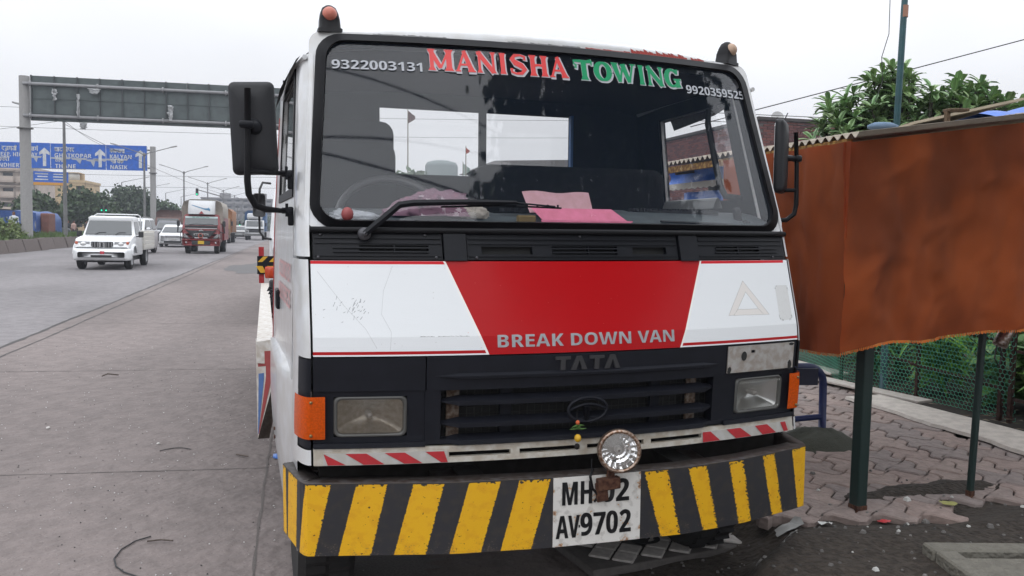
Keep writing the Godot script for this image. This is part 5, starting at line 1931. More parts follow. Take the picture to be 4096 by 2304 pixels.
# ---------------------------------------------------------------- traffic; every vehicle faces +z, its front at z = 0
var wheel_meshes := {}
func road_wheel(t: Node3D, x: float, z: float, r: float, w := .2):
	var key := "%.3f_%.3f" % [r, w]
	if not wheel_meshes.has(key):
		var b := MB.new(true)
		b.lathe([Vector2(r * .62, -w / 2), Vector2(r * .93, -w / 2), Vector2(r, -w * .36), Vector2(r, w * .36), Vector2(r * .93, w / 2), Vector2(r * .62, w / 2)], Transform3D(), 22, false)
		var c := MB.new(true)
		c.lathe([Vector2(r * .62, w * .48), Vector2(r * .56, w * .3), Vector2(r * .25, w * .36), Vector2(.01, w * .4)], Transform3D(), 18, false)
		c.lathe([Vector2(r * .62, -w * .48), Vector2(.01, -w * .3)], Transform3D(), 18, false)
		wheel_meshes[key] = [b.done(), c.done()]
	var n := Node3D.new()
	n.name = "wheel"
	t.add_child(n, true)
	n.transform = Transform3D(Basis(Vector3.BACK, -PI / 2 * signf(x)), Vector3(x, r, z))
	inst(wheel_meshes[key][0], "tyre", mat("tyre", lin(.014, .013, .013), .9), n)
	inst(wheel_meshes[key][1], "rim", mat("alloy", lin(.25, .25, .26), .45), n)
func body_loft(rings: Array) -> MB:   # [z, y0, y1, half width, corner radius]
	var b := MB.new(true)
	var L := []
	for q in rings:
		var c: float = (q[1] + q[2]) / 2
		L.append(rrect(q[3], (q[2] - q[1]) / 2, q[4], 3).map(func(p): return Vector3(p.x, p.y + c, q[0])))
	b.loft(L)
	return b
func pane4(b: MB, a: Vector3, c: Vector3, d: Vector3, e: Vector3, out: Vector3):
	var m := (a + c + d + e) / 4
	var f := func(p: Vector3): return p.lerp(m, .06) + out
	b.loft([[f.call(a), f.call(c), f.call(d), f.call(e)], [f.call(a) - out * 2, f.call(c) - out * 2, f.call(d) - out * 2, f.call(e) - out * 2]])
func dark_glass() -> StandardMaterial3D:
	var m := mat("vehicle_glass", lin(.035, .042, .046), .06)
	m.metallic_specular = .7
	return m
func lamp_glass() -> StandardMaterial3D: return mat("vehicle_lamp", lin(.42, .43, .44), .12, null, 1.0, .5)
func plain_black() -> StandardMaterial3D: return mat("trim_black", lin(.018, .018, .02), .55)

func car(called: String, label: String, at: Vector3, turn: float, L: float, W: float, hood: float, belt: float, roof: float, paint: Material, opt := {}) -> Node3D:
	var t := thing(called, label, "car", at, turn)
	var w := W / 2
	var nose: float = opt.get("nose", .95)
	part(body_loft([[0.0, .30, hood - .17, w * .82, .08], [-.07, .24, hood - .09, w * .92, .1], [-.3, .2, hood - .03, w * .985, .1], [-nose, .2, hood + .02, w, .1], [-nose - .35, .2, belt, w, .1], [-L + .5, .2, belt + .02, w, .1], [-L + .1, .25, belt - .02, w * .95, .12], [-L, .32, belt - .12, w * .88, .1]]), "body", paint, t)
	var fz: float = -nose - .05
	var rz: float = -L + opt.get("tail", .35)
	var rf: float = -nose - opt.get("rake", .75)
	var rr: float = rz + opt.get("rear_rake", .45)
	var tw: float = w * opt.get("tumble", .76)
	var b := MB.new(true)
	var rect := func(y: float, hw: float, z0: float, z1: float): return rrect(hw, (z0 - z1) / 2, .09, 3).map(func(p): return Vector3(p.x, y, p.y + (z0 + z1) / 2))
	b.loft([rect.call(belt - .03, w * .95, fz, rz), rect.call(roof - .06, tw, rf + .05, rr - .05), rect.call(roof - .01, tw * .93, rf - .08, rr + .08), rect.call(roof, tw * .7, rf - .3, rr + .3)])
	part(b, "roof", paint, t)
	var g := dark_glass()
	var lo := belt + .0
	var hi := roof - .09
	b = MB.new()
	pane4(b, Vector3(-w * .90, lo, fz - .01), Vector3(w * .90, lo, fz - .01), Vector3(tw * .94, hi, rf + .04), Vector3(-tw * .94, hi, rf + .04), Vector3(0, .012, .02))
	part(b, "windscreen", g, t)
	for s in [-1.0, 1.0]:
		var mid := (rf + rr) / 2
		for q in [[fz - .18, mid + .05, rf - .04, mid + .03], [mid - .04, rz + .2, mid - .04, rr + .06]]:
			b = MB.new()
			pane4(b, Vector3(s * w * .945, lo + .02, q[0]), Vector3(s * w * .945, lo + .02, q[1]), Vector3(s * tw * .99, hi, q[3]), Vector3(s * tw * .99, hi, q[2]), Vector3(s * .02, .004, 0))
			part(b, "side_window", g, t)
		b = MB.new(true)
		b.ball(Vector3(s * (w + .1), belt + .06, fz - .35), Vector3(.11, .07, .05), 10)
		part(b, "mirror", paint, t)
		b = MB.new(true)
		var hy: float = hood - .2
		b.ball(Vector3(s * w * .68, hy, -.09), Vector3(w * .25, .075, .1), 12, Basis(Vector3.UP, s * .35) * Basis(Vector3.BACK, s * .16))
		part(b, "headlight", lamp_glass(), t)
		b = MB.new()
		b.box(Vector3(s * w * .72, .42, -.03), Vector3(.2, .1, .06), Basis(), .02)
		part(b, "fog_lamp", plain_black(), t)
		road_wheel(t, s * (w - .11), -.78, opt.get("wheel", .31))
		road_wheel(t, s * (w - .11), -L + .8, opt.get("wheel", .31))
	b = MB.new()
	b.box(Vector3(0, hood - .21, .0), Vector3(w * .85, .11, .06), Basis(), .02)
	part(b, "grille", mat("grille_chrome", lin(.3, .3, .31), .3, null, 1.0, .6) if opt.get("chrome", true) else plain_black(), t)
	b = MB.new()
	b.box(Vector3(0, .36, .0), Vector3(w * 1.2, .12, .08), Basis(), .02)
	part(b, "lower_grille", plain_black(), t)
	b = MB.new()
	b.box(Vector3(0, .52, .02), Vector3(.48, .11, .02))
	part(b, "plate", mat("plate_yellow", lin(.55, .35, .02), .5) if opt.get("taxi", false) else mat("plate_pale", lin(.45, .45, .44), .5), t)
	b = MB.new()
	b.box(Vector3(0, .24, -L / 2), Vector3(W * .86, .14, L - 1.0))
	part(b, "underbody", plain_black(), t)
	return t

func traffic():
	var white := mat("car_white", lin(.68, .69, .70), .25)
	white.clearcoat_enabled = true
	pickup(white)
	var suv := car("suv", "white sport utility vehicle driving behind the white pickup", Vector3(-8.5, 0, -43.1), -.04, 4.65, 1.82, 1.12, 1.2, 1.80, white, {"tail": .12, "rear_rake": .3, "rake": .95, "nose": 1.2, "wheel": .37, "tumble": .8})
	var b := MB.new()
	for s in [-1.0, 1.0]: b.tube([Vector3(s * .62, 1.79, -2.0), Vector3(s * .62, 1.84, -2.3), Vector3(s * .62, 1.84, -3.7), Vector3(s * .62, 1.79, -3.95)], .02, 5)
	part(b, "roof_rail", mat("rail_grey", lin(.2, .2, .2), .4), suv)
	car("minivan", "dark grey multi purpose taxi with a yellow plate behind the white suv", Vector3(-9.95, 0, -66.8), .03, 4.5, 1.76, 1.05, 1.12, 1.76, mat("car_grey", lin(.10, .105, .12), .3), {"tail": .15, "rear_rake": .3, "taxi": true, "wheel": .32})
	car("sedan", "white sedan driving just left of the red lorry", Vector3(-8.2, 0, -58.0), .04, 4.4, 1.73, .92, .96, 1.48, white, {"rear_rake": .75, "tail": .75, "rake": .85})
	car("hatchback", "silver saloon car far down the road right of the red lorry", Vector3(-6.85, 0, -99.4), .0, 4.2, 1.7, .95, 1.0, 1.5, mat("car_silver", lin(.36, .36, .35), .3, null, 1.0, .3), {"rear_rake": .6, "tail": .55})
	car("parked_car", "dark car standing beyond the median under the trees", Vector3(-21.5, 0, -70.0), -1.35, 4.2, 1.7, .95, 1.0, 1.5, mat("car_dark", lin(.05, .06, .065), .3), {"rear_rake": .6, "tail": .55})
	red_lorry()
	# lorries further back
	box_lorry("lorry", "white and blue box lorry behind the breakdown van's mirror arm", Vector3(-4.75, 0, -90.0), 2.1, 3.1, mat("lorry_white", lin(.52, .53, .54), .5), mat("lorry_blue", lin(.05, .12, .26), .6))
	box_lorry("lorry", "orange bodied lorry following close behind the red lorry", Vector3(-6.75, 0, -72.5), 2.1, 2.9, mat("lorry_tan", lin(.26, .16, .09), .7, tex.blotch, 1.0), mat("lorry_orange", lin(.30, .13, .05), .7, tex.blotch, 1.0))
	box_lorry("lorry", "brown tarpaulin covered lorry behind the dark grey taxi", Vector3(-11.4, 0, -78.0), 2.3, 2.75, mat("lorry_brown", lin(.12, .06, .05), .7, tex.blotch, 1.0), mat("tarp_brown", lin(.17, .11, .10), .8, tex.blotch, 1.0))
	parked_truck(white)

func pickup(white: Material):
	var t := thing("pickup_truck", "white pickup truck with a roof bar driving towards the camera", "pickup", Vector3(-6.28, 0, -29.35), .015)
	var w := .84
	part(body_loft([[0.04, .42, .74, w * .93, .06], [-.02, .38, .86, w * .98, .07], [-.25, .42, 1.02, w, .06], [-1.15, .42, 1.12, w * .97, .06], [-1.2, .42, 1.12, w * .97, .05], [-2.55, .42, 1.12, w * .97, .05]]), "body", white, t)
	var b := MB.new(true)
	var rect := func(y: float, hw: float, z0: float, z1: float): return rrect(hw, (z0 - z1) / 2, .06, 3).map(func(p): return Vector3(p.x, y, p.y + (z0 + z1) / 2))
	b.loft([rect.call(1.08, w * .96, -1.02, -2.5), rect.call(1.62, w * .83, -1.42, -2.5), rect.call(1.70, w * .83, -1.36, -2.52), rect.call(1.76, w * .74, -1.5, -2.4)])
	part(b, "cab", white, t)
	b = MB.new()
	pane4(b, Vector3(-w * .91, 1.12, -1.04), Vector3(w * .91, 1.12, -1.04), Vector3(w * .82, 1.60, -1.39), Vector3(-w * .82, 1.60, -1.39), Vector3(0, .012, .02))
	part(b, "windscreen", dark_glass(), t)
	for s in [-1.0, 1.0]:
		b = MB.new()
		pane4(b, Vector3(s * w * .945, 1.14, -1.25), Vector3(s * w * .945, 1.14, -2.2), Vector3(s * w * .83, 1.59, -2.2), Vector3(s * w * .83, 1.59, -1.5), Vector3(s * .02, .004, 0))
		part(b, "side_window", dark_glass(), t)
		var h := Node3D.new()
		h.name = "headlight"
		t.add_child(h, true)
		b = MB.new()
		b.hexa([Vector3(s * .36, .74, .0), Vector3(s * .36, .74, -.1), Vector3(s * .82, .74, -.14), Vector3(s * .80, .74, -.02), Vector3(s * .37, .91, -.0), Vector3(s * .37, .91, -.1), Vector3(s * .82, .93, -.14), Vector3(s * .80, .93, -.03)])
		part(b, "housing", lamp_glass(), h)
		b = MB.new(true)
		b.ball(Vector3(s * .56, .825, .0), Vector3(.09, .08, .03), 14)
		part(b, "lamp", mat("lamp_bright", lin(.6, .6, .6), .1, null, 1.0, .6), h)
		b = MB.new(true)
		b.ball(Vector3(s * .76, .87, -.01), Vector3(.05, .05, .03), 8)
		part(b, "turn_lamp", mat("turn_orange", lin(.5, .12, .06), .3), h)
		b = MB.new(true)
		b.lathe([Vector2(.085, .0), Vector2(.08, -.05), Vector2(.01, -.05)], Transform3D(Basis(Vector3.RIGHT, PI / 2), Vector3(s * .60, .49, .165)), 16, false)
		part(b, "fog_lamp", plain_black(), t)
		b = MB.new()
		b.box(Vector3(s * .96, 1.15, -1.32), Vector3(.16, .2, .05), Basis(), .02)
		b.box(Vector3(s * .86, 1.08, -1.32), Vector3(.12, .04, .04))
		part(b, "mirror", plain_black(), t)
		b = MB.new(true)
		b.loft([arc(Vector2(-.50, .40), Vector2(.46, .44), 15, 165, 8).map(func(p): return Vector3(s * .80, p.y, p.x)), arc(Vector2(-.50, .40), Vector2(.46, .46), 15, 165, 8).map(func(p): return Vector3(s * .90, p.y, p.x)), arc(Vector2(-.50, .36), Vector2(.42, .42), 15, 165, 8).map(func(p): return Vector3(s * .91, p.y, p.x))], false, false)
		part(b, "wing", white, t)
		road_wheel(t, s * .71, -.50, .36, .2)
		road_wheel(t, s * .71, -3.45, .36, .2)
		b = MB.new()
		b.tube([Vector3(s * .02 + .30 * s - .1, 1.13, -1.0), Vector3(s * .30 + .0, 1.20, -1.06), Vector3(s * .30 + .22, 1.21, -1.07)], .012, 5)
		part(b, "wiper", plain_black(), t)
	b = MB.new()
	b.box(Vector3(0, .81, .01), Vector3(.66, .21, .06), Basis(), .02)
	part(b, "grille", plain_black(), t)
	b = MB.new()
	for i in 8: b.box(Vector3(-.29 + i * .083, .81, .045), Vector3(.022, .17, .02))
	part(b, "grille_bar", mat("chrome", lin(.5, .5, .5), .2, null, 1.0, 1.0), t)
	b = MB.new()
	for s in [-1, 1]: b.box(Vector3(s * .07, .81, .055), Vector3(.04, .19, .02))
	b.box(Vector3(0, .90, .055), Vector3(.16, .03, .02))
	part(b, "grille_chrome", mat("chrome", lin(.5, .5, .5), .2, null, 1.0, 1.0), t)
	part(body_loft([[.17, .40, .58, .70, .05], [.15, .32, .66, .80, .06], [.0, .30, .70, .87, .08], [-.12, .32, .70, .89, .08]]), "bumper", white, t)
	b = MB.new()
	b.box(Vector3(0, .455, .165), Vector3(.62, .055, .02))
	part(b, "bumper_slot", plain_black(), t)
	b = MB.new()
	b.box(Vector3(.03, .565, .18), Vector3(.12, .085, .012))
	part(b, "red_sticker", mat("sticker_red", lin(.5, .03, .05), .5), t)
	b = MB.new()
	b.box(Vector3(0, .34, -1.9), Vector3(1.2, .2, 3.8))
	part(b, "chassis", plain_black(), t)
	# slatted cargo bed
	for k in 4:
		for s in [-1.0, 1.0]:
			b = MB.new()
			b.box(Vector3(s * .86, .70 + k * .145, -3.75), Vector3(.03, .13, 2.3), Basis(), .006)
			part(b, "bed_slat", mat("bed_white", lin(.60, .59, .56), .45, tex.dust, 2.0), t)
	b = MB.new()
	b.box(Vector3(0, .62, -3.75), Vector3(1.72, .06, 2.3))
	b.box(Vector3(0, .95, -2.60), Vector3(1.72, .62, .03))
	b.box(Vector3(0, .95, -4.9), Vector3(1.72, .62, .03))
	part(b, "bed_floor", mat("bed_white", lin(.60, .59, .56), .45, tex.dust, 2.0), t)
	b = MB.new(true)
	b.tube([Vector3(-.74, 1.2, -2.58), Vector3(-.74, 1.78, -2.58), Vector3(-.66, 1.83, -2.58), Vector3(.66, 1.83, -2.58), Vector3(.74, 1.78, -2.58), Vector3(.74, 1.2, -2.58)], .022, 7)
	part(b, "roof_bar", white, t)

func red_lorry():
	var red := mat("lorry_red", lin(.20, .022, .025), .4, tex.dust, 1.0)
	var t := thing("red_lorry", "red lorry with a rounded white and grey box over its cab", "lorry", Vector3(-5.08, 0, -45.9), .02)
	var w := .93
	part(body_loft([[.0, .62, 1.05, w * .94, .06], [-.05, .6, 1.32, w, .08], [-.12, .6, 1.5, w, .08], [-.2, .6, 1.55, w, .07], [-1.5, .6, 1.55, w, .06]]), "cab", red, t)
	var b := MB.new(true)
	var rect := func(y: float, hw: float, z0: float, z1: float): return rrect(hw, (z0 - z1) / 2, .08, 3).map(func(p): return Vector3(p.x, y, p.y + (z0 + z1) / 2))
	b.loft([rect.call(1.45, w, -.12, -1.5), rect.call(1.95, w * .93, -.34, -1.5), rect.call(2.03, w * .9, -.38, -1.5), rect.call(2.07, w * .8, -.5, -1.4)])
	part(b, "cab_roof", red, t)
	b = MB.new()
	pane4(b, Vector3(-w * .95, 1.48, -.115), Vector3(w * .95, 1.48, -.115), Vector3(w * .9, 1.96, -.325), Vector3(-w * .9, 1.96, -.325), Vector3(0, .01, .022))
	part(b, "windscreen", dark_glass(), t)
	var pt := func(p: Vector2, o := 0.0) -> Vector3: return Vector3(p.x, p.y, -.115 - (p.y - 1.48) * .44 + .03 + o)
	b = MB.new()
	sheet(b, -.80, .80, 1.865, 1.95, [], .002, .0, func(x: float, y: float, o: float): return pt.call(Vector2(x, y), o))
	part(b, "sun_strip", mat("strip_pale", lin(.40, .50, .50), .5), t)
	b = MB.new()
	words(b, "SANA", "Droid Sans", true, Vector2(-.46, 1.88), .85, .055, pt, .008)
	part(b, "strip_lettering", mat("strip_green", lin(.05, .22, .16), .5), t)
	b = MB.new()
	b.box(Vector3(0, 1.41, -.07), Vector3(1.6, .12, .05), Basis(), .02)
	part(b, "black_band", plain_black(), t)
	b = MB.new()
	b.box(Vector3(0, 1.33, -.03), Vector3(1.55, .03, .03))
	part(b, "white_line", mat("lorry_white", lin(.52, .53, .54), .5), t)
	b = MB.new()
	b.hexa([Vector3(-.33, .82, .0), Vector3(-.33, .82, .05), Vector3(.33, .82, .05), Vector3(.33, .82, .0), Vector3(-.75, 1.22, -.05), Vector3(-.75, 1.22, .03), Vector3(.75, 1.22, .03), Vector3(.75, 1.22, -.05)])
	part(b, "grille", plain_black(), t)
	b = MB.new()
	words(b, "EICHER", "Droid Sans", true, Vector2(-.36, .97), .75, .09, func(p: Vector2, o: float): return Vector3(p.x, p.y, .055 + o))
	part(b, "grille_lettering", mat("lamp_bright", lin(.6, .6, .6), .3), t)
	b = MB.new(true)
	var ring := []
	for i in 25: ring.append(Vector3(-.02 + .11 * cos(TAU * i / 24), .95 + .11 * sin(TAU * i / 24), .08))
	b.tube(ring, .03, 6, false)
	part(b, "garland", mat("garland", lin(.32, .10, .08), .9), t)
	b = MB.new()
	b.tube([Vector3(-.32, 1.02, .08), Vector3(-.3, 1.06, .09), Vector3(.3, 1.06, .09), Vector3(.32, 1.02, .08)], .014, 5)
	b.tube([Vector3(-.32, .83, .08), Vector3(.32, .83, .08)], .014, 5)
	part(b, "grille_bar", mat("lamp_bright", lin(.6, .6, .6), .3), t)
	b = MB.new()
	b.prism(PackedVector2Array([Vector2(-.11, 1.18), Vector2(-.09, 1.25), Vector2(.02, 1.27), Vector2(.1, 1.24), Vector2(.12, 1.18), Vector2(.06, 1.2), Vector2(.0, 1.21), Vector2(-.05, 1.19)]), func(p: Vector2, z: float): return Vector3(p.x, p.y, z), -.03, .05)
	part(b, "emblem", mat("chrome", lin(.5, .5, .5), .2, null, 1.0, 1.0), t)
	part(body_loft([[.13, .44, .72, w * .96, .04], [.08, .42, .76, w, .05], [-.2, .42, .76, w * 1.01, .05]]), "bumper", red, t)
	b = MB.new()
	b.box(Vector3(0, .58, .135), Vector3(.9, .2, .01))
	part(b, "bumper_recess", plain_black(), t)
	b = MB.new()
	b.box(Vector3(.0, .60, .15), Vector3(.30, .17, .012))
	part(b, "plate", mat("plate_yellow", lin(.55, .35, .02), .5), t)
	for s in [-1.0, 1.0]:
		b = MB.new()
		b.hexa([Vector3(s * .55, .80, .03), Vector3(s * .55, .80, -.05), Vector3(s * .93, .80, -.12), Vector3(s * .92, .80, -.02), Vector3(s * .80, 1.05, .02), Vector3(s * .80, 1.05, -.05), Vector3(s * .93, 1.05, -.12), Vector3(s * .92, 1.05, -.03)])
		part(b, "headlight", lamp_glass(), t)
		b = MB.new(true)
		b.tube([Vector3(s * .95, .45, .12), Vector3(s * 1.0, .8, .14), Vector3(s * .98, 1.15, .1), Vector3(s * .8, 1.32, .06), Vector3(s * .65, 1.22, .06)], .02, 5)
		b.tube([Vector3(s * .35, .82, .09), Vector3(s * .98, .84, .12)], .016, 5)
		part(b, "guard_bar", plain_black(), t)
		b = MB.new()
		b.box(Vector3(s * .72, .6, .135), Vector3(.08, .09, .02))
		part(b, "reflector", mat("lamp_bright", lin(.6, .6, .6), .3), t)
		b = MB.new()
		b.box(Vector3(s * 1.12, 1.58, -.1), Vector3(.16, .30, .08), Basis(), .03)
		b.tube([Vector3(s * .9, 1.15, -.1), Vector3(s * 1.15, 1.1, -.05), Vector3(s * 1.12, 1.5, -.05)], .04, 6)
		part(b, "mirror", plain_black(), t)
		road_wheel(t, s * .72, -.75, .40, .24)
		road_wheel(t, s * .76, -4.0, .40, .4)
		b = MB.new()
		b.tube([Vector3(s * .3 - .35, 1.5, -.08), Vector3(s * .3, 1.56, -.11), Vector3(s * .3 + .3, 1.55, -.11)], .012, 5)
		part(b, "wiper", plain_black(), t)
	# hood of the body over the cab
	var grey := mat("luton_grey", lin(.36, .33, .29), .6, tex.dust, 1.0)
	b = MB.new(true)
	var outline := func(z: float, k: float): return [Vector3(-1.02, 1.6, z), Vector3(-1.02, 2.45, z), Vector3(-.94 * k, 2.72, z), Vector3(-.6 * k, 2.86 * k + (1 - k) * 2.2, z), Vector3(.6 * k, 2.86 * k + (1 - k) * 2.2, z), Vector3(.94 * k, 2.72, z), Vector3(1.02, 2.45, z), Vector3(1.02, 1.6, z)]
	b.loft([outline.call(-.75, .99), outline.call(-.85, 1.0), outline.call(-2.2, 1.0), outline.call(-5.2, 1.0)])
	part(b, "box", grey, t)
	b = MB.new()
	b.box(Vector3(0, 1.30, -3.5), Vector3(2.06, 1.2, 3.5))
	part(b, "body", red, t)
	b = MB.new(true)
	b.grid(func(u: float, v: float):
		var a: float = v * PI / 2
		return Vector3(lerpf(-.66, .66, u), 2.07 + .74 * sin(a), -.75 + .55 * cos(a) - .1 * v), 4, 10)
	for s in [-.66, .66]: b.grid(func(u: float, v: float):
		var a: float = v * PI / 2
		return Vector3(s, lerpf(2.07, 2.07 + .74 * sin(a), 1.0), lerpf(-.9, -.75 + .55 * cos(a) - .1 * v, u)), 3, 10)
	part(b, "wind_deflector", mat("lorry_white", lin(.52, .53, .54), .5), t)
	b = MB.new()
	var dz := func(p: Vector2, o := 0.0) -> Vector3:
		var a := asin(clampf((p.y - 2.07) / .74, 0, 1))
		return Vector3(p.x, p.y, -.75 + .55 * cos(a) - .1 * a / (PI / 2) + .012 + o)
	var poly := [Vector2(-.50, 2.56), Vector2(-.50, 2.53), Vector2(.18, 2.30), Vector2(.32, 2.29), Vector2(.42, 2.24), Vector2(.42, 2.34), Vector2(.36, 2.42), Vector2(.27, 2.38), Vector2(.12, 2.38)]
	b.prism(PackedVector2Array(poly), dz, 0.0, .0)
	part(b, "blue_print", mat("print_sky", lin(.10, .30, .50), .5), t)
	b = MB.new()
	b.prism(PackedVector2Array([Vector2(-.12, 2.09), Vector2(.12, 2.09), Vector2(0, 2.24)]), dz, -.005, .02)
	part(b, "warning_triangle", mat("triangle_red", lin(.25, .03, .03), .5), t)
	b = MB.new()
	b.box(Vector3(0, .62, -3.0), Vector3(1.5, .2, 4.5))
	part(b, "chassis", plain_black(), t)

func box_lorry(called: String, label: String, at: Vector3, W: float, H: float, cab: Material, body: Material):
	var t := thing(called, label, "lorry", at, 0.0, "lorries further down the road")
	var w := W / 2 * .92
	part(body_loft([[.0, .5, 1.2, w * .96, .06], [-.06, .45, 1.5, w, .07], [-.25, .45, 2.05, w * .96, .07], [-1.6, .45, 2.1, w * .96, .07]]), "cab", cab, t)
	var b := MB.new()
	pane4(b, Vector3(-w * .9, 1.4, -.04), Vector3(w * .9, 1.4, -.04), Vector3(w * .86, 2.0, -.235), Vector3(-w * .86, 2.0, -.235), Vector3(0, .01, .022))
	part(b, "windscreen", dark_glass(), t)
	b = MB.new(true)
	b.loft([[Vector3(-W / 2, .9, -1.3), Vector3(-W / 2, H - .25, -1.3), Vector3(-W / 2 + .3, H, -1.3), Vector3(W / 2 - .3, H, -1.3), Vector3(W / 2, H - .25, -1.3), Vector3(W / 2, .9, -1.3)], [Vector3(-W / 2, .9, -6), Vector3(-W / 2, H - .25, -6), Vector3(-W / 2 + .3, H, -6), Vector3(W / 2 - .3, H, -6), Vector3(W / 2, H - .25, -6), Vector3(W / 2, .9, -6)]])
	part(b, "body", body, t)
	b = MB.new()
	b.box(Vector3(0, .95, .01), Vector3(w * 1.1, .28, .04), Basis(), .01)
	b.box(Vector3(0, .6, -3), Vector3(w * 1.5, .25, 5.4))
	part(b, "grille", plain_black(), t)
	b = MB.new()
	b.box(Vector3(0, .58, .06), Vector3(w * 1.95, .22, .1), Basis(), .02)
	part(b, "bumper", mat("lorry_bumper", lin(.12, .12, .12), .6), t)
	if body.resource_name == "lorry_blue":
		b = MB.new()
		b.box(Vector3(0, 2.45, -.75), Vector3(1.5, .55, .9), Basis(Vector3.RIGHT, -.2), .1)
		part(b, "wind_deflector", cab, t)
	for s in [-1.0, 1.0]:
		b = MB.new()
		b.box(Vector3(s * w * .78, .92, .02), Vector3(.25, .16, .04), Basis(), .01)
		part(b, "headlight", lamp_glass(), t)
		b = MB.new()
		b.box(Vector3(s * (w + .16), 1.65, -.1), Vector3(.14, .36, .08), Basis(), .02)
		part(b, "mirror", plain_black(), t)
		road_wheel(t, s * (w - .14), -.9, .42, .25)
		road_wheel(t, s * (w - .14), -4.6, .42, .4)

# the second breakdown lorry, parked behind the first
func parked_truck(white: Material):
	var t := thing("parked_lorry", "white lorry parked behind the breakdown van with a black oblong mirror", "lorry", Vector3(.50, 0, -13.3), .02)
	var w := .98
	part(body_loft([[.0, .45, 1.25, w * .95, .08], [-.08, .42, 1.5, w, .1], [-.32, .42, 2.1, w * .95, .1], [-.5, .42, 2.2, w * .93, .1], [-1.6, .42, 2.2, w * .93, .1]]), "cab", white, t)
	var b := MB.new()
	pane4(b, Vector3(-w * .92, 1.42, -.055), Vector3(w * .92, 1.42, -.055), Vector3(w * .88, 2.02, -.29), Vector3(-w * .88, 2.02, -.29), Vector3(0, .01, .022))
	part(b, "windscreen", dark_glass(), t)
	b = MB.new()
	b.box(Vector3(0, 1.0, -3.8), Vector3(1.9, .9, 4.2), Basis(), .02)
	part(b, "body", white, t)
	b = MB.new()
	b.box(Vector3(0, .6, .08), Vector3(1.96, .24, .12), Basis(), .02)
	part(b, "bumper", plain_black(), t)
	for s in [-1.0, 1.0]:
		var m := Node3D.new()
		m.name = "mirror"
		t.add_child(m, true)
		b = MB.new(true)
		b.loft([rrect(.085, .17, .04).map(func(p): return Vector3(s * 1.13 + p.x, 1.86 + p.y, .10)), rrect(.095, .18, .04).map(func(p): return Vector3(s * 1.13 + p.x, 1.86 + p.y, .05)), rrect(.08, .165, .04).map(func(p): return Vector3(s * 1.13 + p.x, 1.86 + p.y, .0))])
		part(b, "mirror_back", plain_black(), m)
		b = MB.new(true)
		b.tube([Vector3(s * .97, 2.2, -.1), Vector3(s * 1.08, 2.2, .08), Vector3(s * 1.12, 2.1, .12), Vector3(s * 1.13, 1.9, .12)], .018, 6)
		b.tube([Vector3(s * 1.13, 1.7, .06), Vector3(s * 1.12, 1.45, .06), Vector3(s * 1.06, 1.36, .02), Vector3(s * .95, 1.34, -.06)], .018, 6)
		part(b, "mirror_arm", plain_black(), m)
		b = MB.new(true)
		b.box(Vector3(s * .96, .95, -.0), Vector3(.12, .2, .12), Basis(), .03)
		part(b, "indicator", amber(), t)
		road_wheel(t, s * .82, -.95, .40, .24)
		road_wheel(t, s * .82, -4.6, .40, .4)

# ---------------------------------------------------------------- gantries, lamps, signals, buildings and trees
func steel() -> StandardMaterial3D: return mat("galvanised", lin(.17, .17, .17), .6, tex.blotch, .6, .0)
func pole(b: MB, at: Vector3, h: float, r0: float, r1: float, n := 12):
	b.tube([at, at + Vector3(0, h, 0)], [r0, r1], n)

